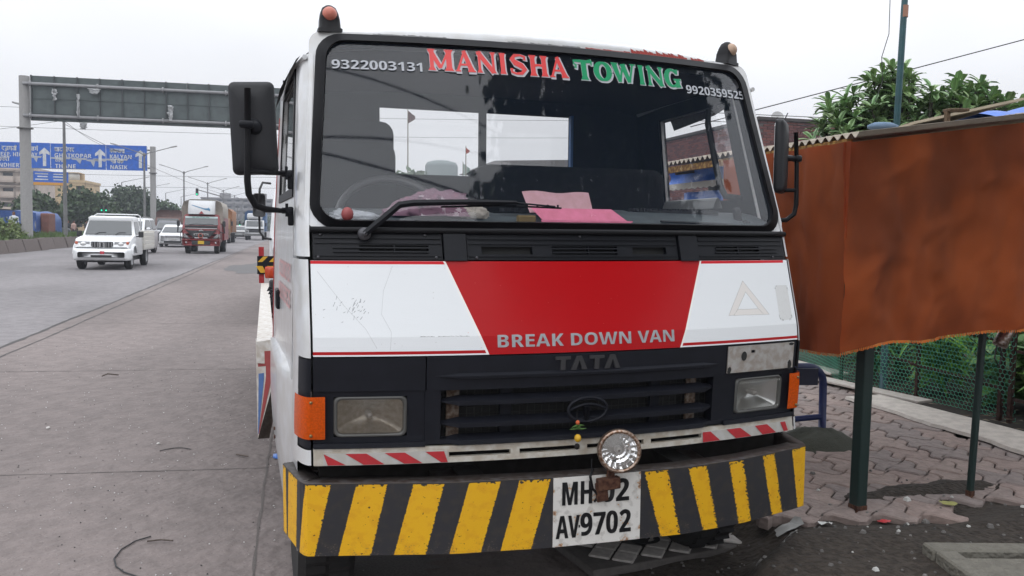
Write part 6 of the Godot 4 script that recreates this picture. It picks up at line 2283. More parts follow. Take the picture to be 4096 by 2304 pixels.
func far_structures():
	# the near gantry, seen from behind
	var t := thing("sign_gantry", "tall grey steel gantry with the bare back of a long sign board spanning the road", "gantry", Vector3(-14.42, .4, -50))
	var b := MB.new(true)
	pole(b, Vector3.ZERO, 8.85, .29, .26, 18)
	b.lathe([Vector2(.27, 6.05), Vector2(.40, 6.06), Vector2(.40, 6.12), Vector2(.27, 6.13)], Transform3D(), 18, false)
	part(b, "post", mat("gantry_post", lin(.20, .195, .19), .8, tex.concrete, .7), t)
	b = MB.new(true)
	pole(b, Vector3(18.6, 0, .0), 8.85, .29, .26, 18)
	part(b, "post", mat("gantry_post", lin(.20, .195, .19), .8, tex.concrete, .7), t)
	var back := mat("sign_back", lin(.085, .105, .105), .7, tex.blotch, .5)
	var x := .36
	var i := 0
	while x < 16.6:
		b = MB.new()
		var w := 1.12
		var d := .0104 * (x - .36)
		b.box(Vector3(x + w / 2, 7.70 + d, .10), Vector3(w - .025, 2.38, .04), Basis(Vector3.BACK, .0104))
		for k in 3: b.box(Vector3(x + w / 2, 6.9 + d + k * .8, .135), Vector3(w - .03, .03, .03), Basis(Vector3.BACK, .0104))
		part(b, "panel", back, t)
		b = MB.new()
		b.box(Vector3(x + .02, 7.70 + d, .17), Vector3(.07 if i % 2 == 0 else .04, 2.4, .12))
		part(b, "rib", mat("sign_rib", lin(.05, .056, .058), .7), t)
		x += w
		i += 1
	b = MB.new(true)
	for y in [6.75, 8.44]:
		b = MB.new(true)
		b.tube([Vector3(.0, y, .25), Vector3(18.6, y + .19, .25)], .085, 8)
		for k in 6: b.lathe([Vector2(.085, -.04), Vector2(.15, -.04), Vector2(.15, .04), Vector2(.085, .04)], Transform3D(Basis(Vector3.BACK, PI / 2), Vector3(.35 + k * 3.3, y + .0034 * k * 10, .25)), 10, false)
		part(b, "pipe", mat("gantry_pipe", lin(.30, .30, .31), .5, tex.blotch, .6), t)
	# torn plastic caught on it
	for q in [[1.55, 7.9, .22, .62], [2.72, 7.4, .2, 1.2], [2.95, 6.3, .45, .38], [7.35, 7.25, .3, .85], [3.5, 8.2, .7, .3]]:
		b = MB.new(true)
		var sd := FastNoiseLite.new()
		sd.seed = int(q[0] * 10)
		sd.frequency = 2.4
		b.grid(func(u: float, v: float): return Vector3(q[0] + (u - .5) * q[2] * (1.0 - .5 * v) + .12 * sd.get_noise_2d(u * .6, v * 2.0), q[1] + (.5 - v) * q[3], .38 + .18 * sd.get_noise_2d(u * 2.0 + 9.0, v * 2.0)), 8, 10)
		part(b, "caught_plastic", mat("caught_plastic", lin(.42, .43, .44), .5), t)
	# the blue direction sign over the other carriageway
	t = thing("direction_sign", "long blue overhead direction sign reading GHATKOPAR THANE and KALYAN NASIK", "road sign", Vector3(-13.85, .4, -86))
	b = MB.new(true)
	pole(b, Vector3.ZERO, 8.45, .27, .26, 16)
	b.lathe([Vector2(.27, 5.9), Vector2(.36, 5.9), Vector2(.36, 6.0), Vector2(.27, 6.0)], Transform3D(), 16, false)
	part(b, "post", mat("gantry_post", lin(.20, .195, .19), .8, tex.concrete, .7), t)
	for y in [8.1, 6.4]:
		b = MB.new(true)
		b.tube([Vector3(0, y, -.1), Vector3(-17.5, y - .15, -.1)], .08, 8)
		part(b, "crossbar", steel(), t)
	b = MB.new(true)
	pole(b, Vector3(-17.5, 0, 0), 8.45, .27, .26, 16)
	part(b, "post", mat("gantry_post", lin(.20, .195, .19), .8, tex.concrete, .7), t)
	var blue := mat("sign_blue", lin(.003, .10, .50), .5, tex.dust, .4)
	var wht := mat("sign_white", lin(.56, .58, .60), .6, tex.blotch, .8)
	var sx := func(dx: float) -> float: return lerpf(-.52, -13.06, (370.0 - dx) / 370.0)   # along the board
	for q in [[370, 264.5], [263.5, 124.5], [123.5, -60], [-61, -90]]:
		b = MB.new()
		b.box(Vector3((sx.call(q[0]) + sx.call(q[1])) / 2, 7.28 - .014 * (370 - q[0]) / 25.0, 0), Vector3(sx.call(q[0]) - sx.call(q[1]), 2.36, .08), Basis(Vector3.BACK, .017))
		part(b, "board", blue, t)
	b = MB.new()
	b.box(Vector3(-8.5, 6.02, .02), Vector3(5.2, .06, .1), Basis(Vector3.BACK, .017))
	part(b, "ledge", steel(), t)
	var face := func(p: Vector2, o := 0.0) -> Vector3: return Vector3(p.x, p.y + .017 * (p.x + .5), .05 + o)
	b = MB.new()
	for ax in [353.0, 249.0, 109.0]:
		var c: float = sx.call(ax)
		b.prism(PackedVector2Array([Vector2(c - .14, 6.38), Vector2(c - .14, 7.55), Vector2(c - .44, 7.40), Vector2(c - .44, 7.66), Vector2(c, 8.08), Vector2(c + .44, 7.66), Vector2(c + .44, 7.40), Vector2(c + .14, 7.55), Vector2(c + .14, 6.38)]), face, 0.0, .008)
	for ax in [264.0, 124.0, 371.0]: b.prism(PackedVector2Array([Vector2(sx.call(ax) - .02, 6.14), Vector2(sx.call(ax) + .02, 6.14), Vector2(sx.call(ax) + .02, 8.42), Vector2(sx.call(ax) - .02, 8.42)]), face, 0.0, .006)
	part(b, "arrow", wht, t)
	b = MB.new()
	for w in [["KALYAN", 274, 330, 7.22], ["NASIK", 275, 319, 6.23], ["GHATKOPAR", 134, 227, 7.22], ["THANE", 135, 187, 6.23], ["EXP. HIGHWAY", 2, 92, 7.22], ["ANDHERI", -14, 52, 6.23]]:
		var xa: float = sx.call(w[1])
		words(b, w[0], "Droid Sans", true, Vector2(xa, w[3]), sx.call(w[2]) - xa, .38, face, .008)
	part(b, "lettering", wht, t)
	b = MB.new()
	for w in [["kalyan", 274, 7.78], ["nasik", 275, 6.80], ["ghatkopar", 134, 7.78], ["thane", 135, 6.80], ["drutgati", 4, 7.78], ["marg", 72, 7.78], ["andheri", -6, 6.80]]:
		hindi(b, w[0], Vector2(sx.call(w[1]), w[2]), .46, face)
	part(b, "nagari_lettering", wht, t)
	b = MB.new()
	for q in [[88, 7.2, .5, .5], [196, 7.1, .7, .45], [231, 7.0, .6, .6], [150, 7.14, .9, .2], [257, 7.1, .9, .2], [306, 7.12, .5, .15]]:
		var c := Vector2(sx.call(q[0]), q[1])
		b.prism(PackedVector2Array([c + Vector2(-q[2], .08), c + Vector2(q[2], .1), c + Vector2(q[2] * .8, -.08), c + Vector2(q[2] * .3, -.05), c + Vector2(q[2] * .1, -q[3]), c + Vector2(-q[2] * .15, -q[3] * .6), c + Vector2(-q[2] * .35, -.1), c + Vector2(-q[2] * .9, -.06)]), face, .0, .007)
	part(b, "peeled_patch", mat("peeled", lin(.34, .36, .40), .7), t)
	# the small blue sign far beyond
	t = thing("small_direction_sign", "small distant blue overhead sign with an orange strip below it", "road sign", Vector3(-29.6, .2, -105))
	b = MB.new(true)
	pole(b, Vector3(-.05, 0, 0), 7.2, .2, .18, 12)
	part(b, "post", mat("gantry_post", lin(.20, .195, .19), .8, tex.concrete, .7), t)
	b = MB.new()
	b.box(Vector3(1.9, 6.33, .1), Vector3(3.6, 1.2, .08))
	part(b, "board", blue, t)
	b = MB.new()
	b.box(Vector3(1.75, 5.55, .1), Vector3(3.3, .34, .08))
	part(b, "orange_strip", mat("strip_orange", lin(.52, .24, .02), .6), t)
	b = MB.new()
	for k in 3:
		for c in 2: b.box(Vector3(.95 + c * 1.75 + .1 * (k % 2), 6.68 - k * .32, .15), Vector3(1.35 - .3 * ((k + c) % 2), .13, .01))
	part(b, "lettering", wht, t)
	# double-armed lamps on the median
	var lt := thing("street_lamp", "double armed street lamp right in front of the near end of the gantry board", "street lamp", Vector3(-13.9, .4, -55.5), 0, "double armed street lamps on the median")
	b = MB.new()
	pole(b, Vector3.ZERO, 7.3, .12, .075, 10)
	part(b, "post", steel(), lt)
	for s in [-1.0, 1.0]:
		b = MB.new()
		b.tube([Vector3(0, 7.2, 0), Vector3(s * .4, 7.42, 0), Vector3(s * 2.2, 7.98, 0)], [.05, .045, .035], 6)
		part(b, "arm", steel(), lt)
		b = MB.new(true)
		b.loft([rrect(.05, .03, .02, 2).map(func(p): return Vector3(s * 2.1, 7.97 + p.y, p.x)), rrect(.15, .06, .04, 2).map(func(p): return Vector3(s * 2.35, 8.04 + p.y, p.x)), rrect(.13, .05, .04, 2).map(func(p): return Vector3(s * 2.75, 8.13 + p.y, p.x))])
		part(b, "lantern", mat("lantern", lin(.33, .33, .33), .5), lt)
	b = MB.new(true)
	b.ball(Vector3(0, 7.25, 0), Vector3(.14, .2, .14), 8)
	part(b, "joint", steel(), lt)
	var names := ["double armed street lamp standing before the blue direction sign post", "double armed street lamp nearest the camera of those above the red lorry", "second double armed street lamp above the red lorry, right of the hanging signal", "third double armed street lamp of the row running away above the red lorry", "fourth double armed street lamp of the row, above the grey apartment block", "farthest double armed street lamp of the row, beside the van's mirror arm"]
	for k in 6: dup(lt, Vector3(-13.7, .4, -80.6 - 25.85 * k), 0, names[k])
	# single lamps of the other side
	var sl := thing("side_lamp", "single armed street lamp highest of those beside the dark tree", "street lamp", Vector3(-29.0, .2, -150.0), 0, "single armed lamps of the other carriageway")
	b = MB.new()
	pole(b, Vector3.ZERO, 8.0, .12, .08, 8)
	b.tube([Vector3(0, 8, 0), Vector3(3.6, 8.9, 0)], [.06, .04], 6)
	part(b, "post", steel(), sl)
	b = MB.new()
	b.box(Vector3(3.9, 8.97, 0), Vector3(.8, .12, .25), Basis(Vector3.BACK, .22), .03)
	part(b, "lantern", mat("lantern", lin(.33, .33, .33), .5), sl)
	for k in 3: dup(sl, Vector3(-29.0 + .0 * k, .2, -172.0 - 24 * k), 0, ["second single armed street lamp beside the dark tree", "third single armed street lamp beside the dark tree", "lowest and farthest single armed street lamp beside the dark tree"][k])
	# traffic signals
	var lit := mat("signal_green", lin(.05, .5, .35), .4)
	lit.emission_enabled = true
	lit.emission = Color(.02, .85, .62)
	lit.emission_energy_multiplier = 1.6
	t = thing("traffic_signal", "traffic signal hanging from a long mast arm above the red lorry, lit green", "traffic signal", Vector3(-9.1, 0, -105))
	b = MB.new()
	b.tube([Vector3(0, 0, 0), Vector3(0, 4.6, 0), Vector3(-.35, 4.95, 0), Vector3(-2.9, 5.62, 0)], [.09, .08, .07, .05], 8)
	part(b, "mast", steel(), t)
	signal_head(t, Vector3(-2.95, 5.35, 0.1), lit)
	t = thing("traffic_signal", "pair of green traffic signals on the median above the white pickup", "traffic signal", Vector3(-15.9, .4, -75))
	b = MB.new()
	pole(b, Vector3.ZERO, 2.4, .05, .05, 6)
	part(b, "mast", steel(), t)
	signal_head(t, Vector3(-.12, 2.3, .06), lit, .7)
	signal_head(t, Vector3(.22, 2.3, .06), lit, .7)
	t = thing("traffic_signal", "pair of green traffic signals on a post before the grey apartment block", "traffic signal", Vector3(-8.6, 0, -121))
	b = MB.new()
	pole(b, Vector3.ZERO, 4.2, .08, .08, 6)
	part(b, "mast", steel(), t)
	signal_head(t, Vector3(-.25, 1.75, .1), lit, .9)
	signal_head(t, Vector3(.28, 1.75, .1), lit, .9)
	buildings()
	var dk := lin(.040, .075, .028)
	tree(Vector3(-20.3, 0, -88), 4.5, 5.0, 1.3, dk, "far_leaf", "dark green bushy tree beyond the median between the gantry post and the pickup", .34, 34, 120)
	tree(Vector3(-23.8, 0, -86), 4.2, 3.6, 1.2, lin(.045, .08, .03), "far_leaf_b", "dark green tree left of the lamp post, just behind the blue tarpaulin", .34, 28, 110)
	tree(Vector3(-20.2, 0, -110), 5.7, 5.4, 1.5, lin(.032, .058, .026), "far_leaf_c", "tall dark tree rising behind the pickup and the blue sign post", .36, 44, 120)
	tree(Vector3(-17.6, 0, -118), 4.3, 4.0, 1.2, dk, "far_leaf", "dark tree right of the blue sign post above the covered lorry", .36, 26, 110)
	tree(Vector3(-23.0, 0, -68), 3.8, 2.6, 1.6, dk, "far_leaf", "tree cut by the frame edge beside the beige apartment building", .3, 26, 110)
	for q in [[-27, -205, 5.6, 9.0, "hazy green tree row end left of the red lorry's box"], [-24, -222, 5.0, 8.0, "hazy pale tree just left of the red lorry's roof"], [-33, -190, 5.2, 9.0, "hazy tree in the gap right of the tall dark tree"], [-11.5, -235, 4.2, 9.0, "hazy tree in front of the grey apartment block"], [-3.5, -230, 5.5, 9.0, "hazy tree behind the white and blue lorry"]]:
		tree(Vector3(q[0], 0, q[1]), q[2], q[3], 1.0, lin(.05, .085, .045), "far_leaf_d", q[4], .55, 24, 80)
	# blue tarpaulin covered lorry on the other carriageway
	t = thing("tarpaulin_lorry", "lorry load under a blue tarpaulin beyond the median at the left", "lorry", Vector3(-19.6, 0, -62))
	b = MB.new(true)
	b.grid(func(u: float, v: float):
		var a: float = (u - .5) * PI
		var p := Vector3(signf(sin(a)) * pow(absf(sin(a)), .35) * 2.7, .5 + 1.72 * pow(cos(a), .3) + .04 * sin(u * 40 + v * 9), lerpf(1.6, -4.5, v))
		return p, 40, 10)
	b.grid(func(u: float, v: float): return Vector3(lerpf(-2.68, 2.68, u) + .05 * sin(v * 9), lerpf(.45, 2.18, v) - .12 * pow(absf(u * 2 - 1), 3.0) * v, 1.6 + .07 * sin(u * 14 + v * 4)), 26, 10)
	part(b, "tarpaulin", mat("tarp_blue_far", lin(.018, .07, .25), .5, tex.blotch, .8, 0.0, tex.soft_n, 1.0), t)
	b = MB.new()
	b.box(Vector3(2.95, 1.35, -.2), Vector3(.5, 1.4, 1.6), Basis(), .06)
	part(b, "load_end", mat("load_red", lin(.18, .07, .05), .8, tex.blotch, 1.0), t)
	b = MB.new()
	b.box(Vector3(0, .6, -1.4), Vector3(4.8, .3, 5.6))
	part(b, "chassis", plain_black(), t)
	for w in [-2.1, 2.1]:
		road_wheel(t, w, .9, .45, .3)
		road_wheel(t, w, -3.6, .45, .3)
	person(Vector3(-15.65, .42, -52.0), .2, lin(.55, .58, .62), lin(.05, .05, .07), "person in a white shirt standing on the grassy median before the blue tarpaulin", .52)
	var spots := [[-21.3, -79, "person in dark clothes at the left end of the group under the trees"], [-20.4, -78.4, "person in a grey shirt second from the left under the trees"], [-19.7, -79.5, "person in dark clothes in the middle of the group under the trees"], [-18.9, -78.0, "person in a pale pink shirt standing under the trees"], [-18.2, -79.2, "person in dark clothes at the right end of the group under the trees"]]
	var shirts := [lin(.03, .03, .04), lin(.16, .16, .18), lin(.02, .025, .03), lin(.42, .28, .24), lin(.03, .03, .035)]
	for k in 5: person(Vector3(spots[k][0], 0, spots[k][1]), .3 * k, shirts[k], lin(.03, .03, .04), spots[k][2], 1.0)

func signal_head(t: Node3D, c: Vector3, lit: Material, k := 1.0):
	var h := Node3D.new()
	h.name = "signal_head"
	t.add_child(h, true)
	var b := MB.new()
	b.box(c, Vector3(.30, .85, .22) * k, Basis(), .04 * k)
	for i in 3: b.lathe([Vector2(.10, .0), Vector2(.105, .12), Vector2(.095, .12)], Transform3D(Basis(Vector3.RIGHT, PI / 2).scaled(Vector3.ONE * k), c + Vector3(0, (.26 - i * .26) * k, .10 * k)), 10, false)
	part(b, "housing", plain_black(), h)
	b = MB.new(true)
	b.ball(c + Vector3(0, -.26 * k, .12 * k), Vector3(.10, .10, .05) * k, 12)
	var o := part(b, "lit_lamp", lit, h)
	b = MB.new(true)
	for i in 2: b.ball(c + Vector3(0, .26 * k * i, .11 * k), Vector3(.09, .09, .03) * k, 10)
	part(b, "unlit_lamp", mat("signal_off", lin(.04, .02, .02), .3), h)
	var l := OmniLight3D.new()
	l.name = "lamp_light"
	l.light_color = Color(.1, .9, .65)
	l.light_energy = .04
	l.light_size = .1
	l.omni_range = 12
	l.omni_attenuation = 2
	l.shadow_enabled = true
	h.add_child(l)
	l.position = c + Vector3(0, -.26 * k, .32 * k)

# devanagari words, written in strokes on a unit grid (x per letter, y 0..1, head line at 1)
func hindi(b: MB, word: String, at: Vector2, high: float, f: Callable):
	var G := {
		"ka": [[.5, 1, .5, .0], [.5, .55, .2, .62, .12, .4, .3, .28, .5, .45], [.5, .5, .78, .62, .9, .42, .76, .25]],
		"la": [[.85, 1, .85, 0], [.85, .62, .62, .7, .48, .45, .55, .2], [.48, .5, .3, .68, .12, .5, .2, .2, .36, .12]],
		"ya": [[.85, 1, .85, 0], [.18, .9, .32, .7, .2, .4, .5, .25, .85, .4]],
		"aa": [[.5, 1, .5, 0]],
		"nna": [[.85, 1, .85, 0], [.55, 1, .55, 0], [.15, 1, .15, .5, .3, .35, .5, .5]],
		"na": [[.85, 1, .85, 0], [.85, .5, .4, .5], [.4, .62, .28, .5, .4, .38]],
		"sha": [[.85, 1, .85, 0], [.2, .8, .42, .9, .5, .66, .25, .5, .5, .1], [.25, .5, .12, .36]],
		"i": [[.2, 1, .2, 0], [.2, 1, .1, 1.2, .5, 1.34, 1.0, 1.15, 1.1, 1.0]],
		"gha": [[.85, 1, .85, 0], [.2, .92, .38, .84, .16, .62, .34, .5, .16, .3, .5, .15, .85, .3]],
		"tta": [[.5, 1, .5, .8, .2, .66, .15, .35, .4, .1, .75, .2]],
		"o": [[.5, 1, .5, 0], [.5, 1, .2, 1.3]],
		"pa": [[.85, 1, .85, 0], [.18, 1, .18, .5, .4, .35, .85, .45]],
		"ra": [[.2, 1, .5, .85, .5, .65, .2, .5, .7, .05]],
		"ttha": [[.5, 1, .5, .75, .2, .55, .2, .25, .5, .08, .8, .25, .8, .55, .5, .75]],
		"e": [[.5, 1, .2, 1.3]],
		"da": [[.5, 1, .5, .75, .2, .6, .2, .35, .5, .25, .6, .0]],
		"ru": [[.3, .0, .1, -.2, .5, -.3, .75, -.1]],
		"ta": [[.85, 1, .85, 0], [.85, .55, .4, .6, .25, .35, .45, .05]],
		"ga": [[.85, 1, .85, 0], [.4, 1, .4, .35, .22, .25]],
		"ii": [[.3, 1, .3, 0], [.3, 1, .6, 1.3, .1, 1.34, -.3, 1.1]],
		"ma": [[.85, 1, .85, 0], [.25, 1, .25, .35, .12, .25, .25, .2, .85, .4]],
		"rga": [[.85, 1, .85, 0], [.4, 1, .4, .35, .22, .25], [.8, 1, 1.0, 1.25, .7, 1.3]],
		"dha": [[.85, 1, .85, 0], [.2, .95, .4, .9, .2, .6, .3, .3, .6, .2, .85, .35]],
		"a": [[.85, 1, .85, 0], [.15, .85, .4, .9, .4, .6, .2, .5, .45, .4, .4, .1, .1, .15], [.4, .5, .85, .5]],
	}
	var W := {"kalyan": ["ka", "la", "ya", "aa", "nna"], "nasik": ["na", "aa", "i", "sha", "ka"], "ghatkopar": ["gha", "aa", "tta", "ka", "o", "pa", "ra"], "thane": ["ttha", "aa", "nna", "e"], "drutgati": ["da", "ru", "ta", "ga", "ta", "ii"], "marg": ["ma", "aa", "rga"], "andheri": ["a", "dha", "e", "ra", "ii"]}
	var x := at.x
	var hw := high * .085
	for l in W[word]:
		var adv: float = high * (.30 if l in ["aa", "o", "ii", "i"] else (.0 if l in ["e", "ru"] else .62))
		var sc: float = high * .62
		for s in G[l]:
			for k in range(0, s.size() - 2, 2):
				var a := Vector2(x + s[k] * sc * (1.0 if adv > high * .4 else .5), at.y + s[k + 1] * high * .72)
				var c := Vector2(x + s[k + 2] * sc * (1.0 if adv > high * .4 else .5), at.y + s[k + 3] * high * .72)
				var n := (c - a).normalized().orthogonal() * hw
				var e := (c - a).normalized() * hw * .5
				b.quad(f.call(a - n - e, .008), f.call(a + n - e, .008), f.call(c + n + e, .008), f.call(c - n + e, .008))
		x += adv
	b.quad(f.call(Vector2(at.x, at.y + high * .68), .0085), f.call(Vector2(at.x, at.y + high * .80), .0085), f.call(Vector2(x, at.y + high * .80), .0085), f.call(Vector2(x, at.y + high * .68), .0085))

func block_building(called: String, label: String, at: Vector3, W: float, H: float, Dp: float, floors: int, bays: int, wall: Material, win_w: float, win_h: float, balcony := false, turn := 0.0) -> Node3D:
	var t := thing(called, label, "building", at, turn)
	var holes := []
	var fh := H / floors
	for k in floors:
		for i in bays:
			var cx := (i + .5) / bays * W
			holes.append(Rect2(cx - win_w / 2, k * fh + fh * .32, win_w, win_h))
	var b := MB.new()
	var X := {}
	# the street face, pierced; the other faces plain
	for k in floors:
		var y := k * fh
		sheet(b, 0, W, y, y + fh, holes.slice(k * bays, (k + 1) * bays), 0.0, .3, func(x: float, yy: float, o: float): return Vector3(x, yy, o), 50.0)
	b.quad(Vector3(0, 0, 0), Vector3(0, H, 0), Vector3(0, H, -Dp), Vector3(0, 0, -Dp))
	b.quad(Vector3(W, 0, 0), Vector3(W, H, 0), Vector3(W, H, -Dp), Vector3(W, 0, -Dp))
	b.quad(Vector3(0, H, 0), Vector3(W, H, 0), Vector3(W, H, -Dp), Vector3(0, H, -Dp))
	part(b, "wall", wall, t)
	b = MB.new()
	b.box(Vector3(W / 2, H + .2, -Dp / 2), Vector3(W + .3, .4, Dp + .3))
	part(b, "roof", wall, t)
	var pm := MB.new()
	pm.box(Vector3(0, 0, -.28), Vector3(win_w, win_h, .04))
	pm.box(Vector3(0, 0, -.24), Vector3(.06, win_h, .05))
	var mesh := pm.done()
	for h in holes:
		var o := inst(mesh, "window", mat("far_window", lin(.035, .035, .04), .2), t)
		o.position = Vector3(h.get_center().x, h.get_center().y, 0)
	if balcony:
		var bm := MB.new()
		bm.box(Vector3(0, 0, .4), Vector3(win_w * 1.5, .12, .9))
		bm.box(Vector3(0, .45, .83), Vector3(win_w * 1.5, .7, .06))
		bm.box(Vector3(0, 1.0 * win_h + .5, .35), Vector3(win_w * 1.5, .1, .8))
		var bmesh := bm.done()
		for h in holes:
			var o := inst(bmesh, "balcony", wall, t)
			o.position = Vector3(h.get_center().x, h.position.y - .25, 0)
	return t

func buildings():
	var beige := mat("wall_beige", lin(.44, .37, .32), .9, tex.blotch, .2)
	var peach := mat("wall_peach", lin(.50, .37, .21), .9, tex.blotch, .2)
	block_building("apartment_building", "beige apartment building with brown balconies at the left edge", Vector3(-48.0, 0, -131), 11.3, 8.6, 10, 4, 5, beige, 1.3, 1.05, true)
	var t := block_building("peach_building", "peach coloured building with a water tank showing past the small blue sign", Vector3(-40.5, 0, -150), 6.0, 7.9, 10, 4, 3, peach, .9, .8)
	var b := MB.new(true)
	b.lathe([Vector2(.01, 8.2), Vector2(1.0, 8.2), Vector2(1.0, 9.3), Vector2(.9, 9.5), Vector2(.01, 9.55)], Transform3D(Basis(), Vector3(3.7, 0, -2)), 16)
	part(b, "water_tank", mat("tank_pale", lin(.45, .45, .43), .6), t)
	b = MB.new()
	b.box(Vector3(3.7, 9.58, -2), Vector3(2.3, .1, 2.2))
	b.box(Vector3(3.7, 8.9, -3.2), Vector3(2.8, 1.3, .8))
	part(b, "tank_house", peach, t)
	var grey := mat("wall_grey", lin(.20, .19, .19), .9, tex.blotch, .2)
	t = block_building("grey_apartment_block", "hazy grey concrete apartment block with rows of balconies far down the road", Vector3(-29.0, 0, -262), 20.5, 9.2, 12, 5, 9, grey, 1.2, 1.0, true)
	b = MB.new()
	b.box(Vector3(6.6, 9.9, -3), Vector3(3.0, 2.2, 3))
	b.box(Vector3(17.5, 10.0, -3), Vector3(2.2, 2.4, 3))
	part(b, "stair_tower", grey, t)

# wires strung overhead
func overhead():
	var wm := mat("wire", lin(.03, .03, .032), .7)
	var wire := func(a: Vector3, c: Vector3, sag: float, r: float, label: String, grp := "overhead wires"):
		var b := MB.new()
		var p := []
		for i in 25:
			var k := i / 24.0
			p.append(a.lerp(c, k) - Vector3(0, sag * 4 * k * (1 - k), 0))
		b.tube(p, r, 5)
		tag(part(b, "overhead_wire", wm), label, "wire", grp)
	wire.call(Vector3(-60, 10.5, -72), Vector3(30, 11.2, -66), .9, .014, "thin wire crossing the road just below the bare sign board")
	wire.call(Vector3(-60, 9.6, -76), Vector3(30, 10.2, -70), 1.0, .014, "second thin wire crossing the road below the bare sign board")
	wire.call(Vector3(-60, 6.8, -98), Vector3(30, 8.0, -90), .9, .016, "thin wire crossing just above the first lamp of the row")
	wire.call(Vector3(-60, 5.6, -100), Vector3(30, 7.0, -92), .9, .016, "lowest thin wire crossing beside the first lamp of the row")
	wire.call(Vector3(-13.9, 7.6, -55.5), Vector3(-40, 5.2, -60), .6, .012, "wire fanning down to the left from the lamp behind the gantry")
	wire.call(Vector3(-13.9, 7.6, -55.5), Vector3(-13.7, 8.0, -80.6), .8, .012, "wire running from the lamp behind the gantry to the next lamp")
	wire.call(Vector3(-13.9, 7.4, -55.5), Vector3(-6.0, 4.6, -110), .7, .014, "slack wire from the lamp behind the gantry down towards the red lorry")
	# on the right, from the pole to the brick building
	wire.call(Vector3(5.0, 2.98, -10.2), Vector3(19.7, 7.42, -4.8), .05, .007, "thick wire rising to the right behind the frangipani tree", "wires over the shack")
	wire.call(Vector3(4.0, 4.05, -16.0), Vector3(30.5, 3.05, -6.0), .04, .007, "upper thin wire between the cab and the frangipani tree", "wires over the shack")
	wire.call(Vector3(4.0, 3.88, -16.0), Vector3(30.5, 2.93, -6.0), .04, .007, "lower thin wire between the cab and the frangipani tree", "wires over the shack")
	var b := MB.new()
	b.tube([Vector3(4.84, 4.2, -6.2), Vector3(4.86, 3.3, -6.2), Vector3(4.80, 3.1, -6.2), Vector3(4.82, 2.9, -6.2), Vector3(4.76, 2.72, -6.2)], .004, 4)
	tag(part(b, "hanging_wire", wm), "thin slack wire hanging beside the teal pole", "wire")
	# over the road behind the viewer: what the windscreen mirrors
	wire.call(Vector3(-15.1, 7.3, -3.1), Vector3(13.9, 7.3, 4.7), .3, .014, "cable crossing slantwise over the road in front of the van", "cables above the viewer")
	wire.call(Vector3(-14, 6.2, -.6), Vector3(2.2, 5.95, .98), .1, .014, "cable ending in the crown of the tree above the viewer", "cables above the viewer")
	wire.call(Vector3(-6, 5.6, -1.6), Vector3(3.0, 5.3, 1.2), .45, .014, "slack low cable above the viewer", "cables above the viewer")
	# teal pole beside the shack
	var t := thing("teal_pole", "slim teal metal pole rising behind the shack roof with a brown band", "pole", Vector3(4.985, .15, -6.2))
	b = MB.new(true)
	b.tube([Vector3(0, 0, 0), Vector3(.0, 2.4, 0), Vector3(.045, 5.6, 0)], [.030, .028, .022], 12)
	part(b, "shaft", mat("teal_paint", lin(.008, .060, .072), .5, tex.blotch, 3.0), t)
	b = MB.new(true)
	b.tube([Vector3(.018, 3.30, 0), Vector3(.019, 3.40, 0)], [.031, .031], 12)
	part(b, "band", mat("brown_band", lin(.22, .10, .06), .7), t)

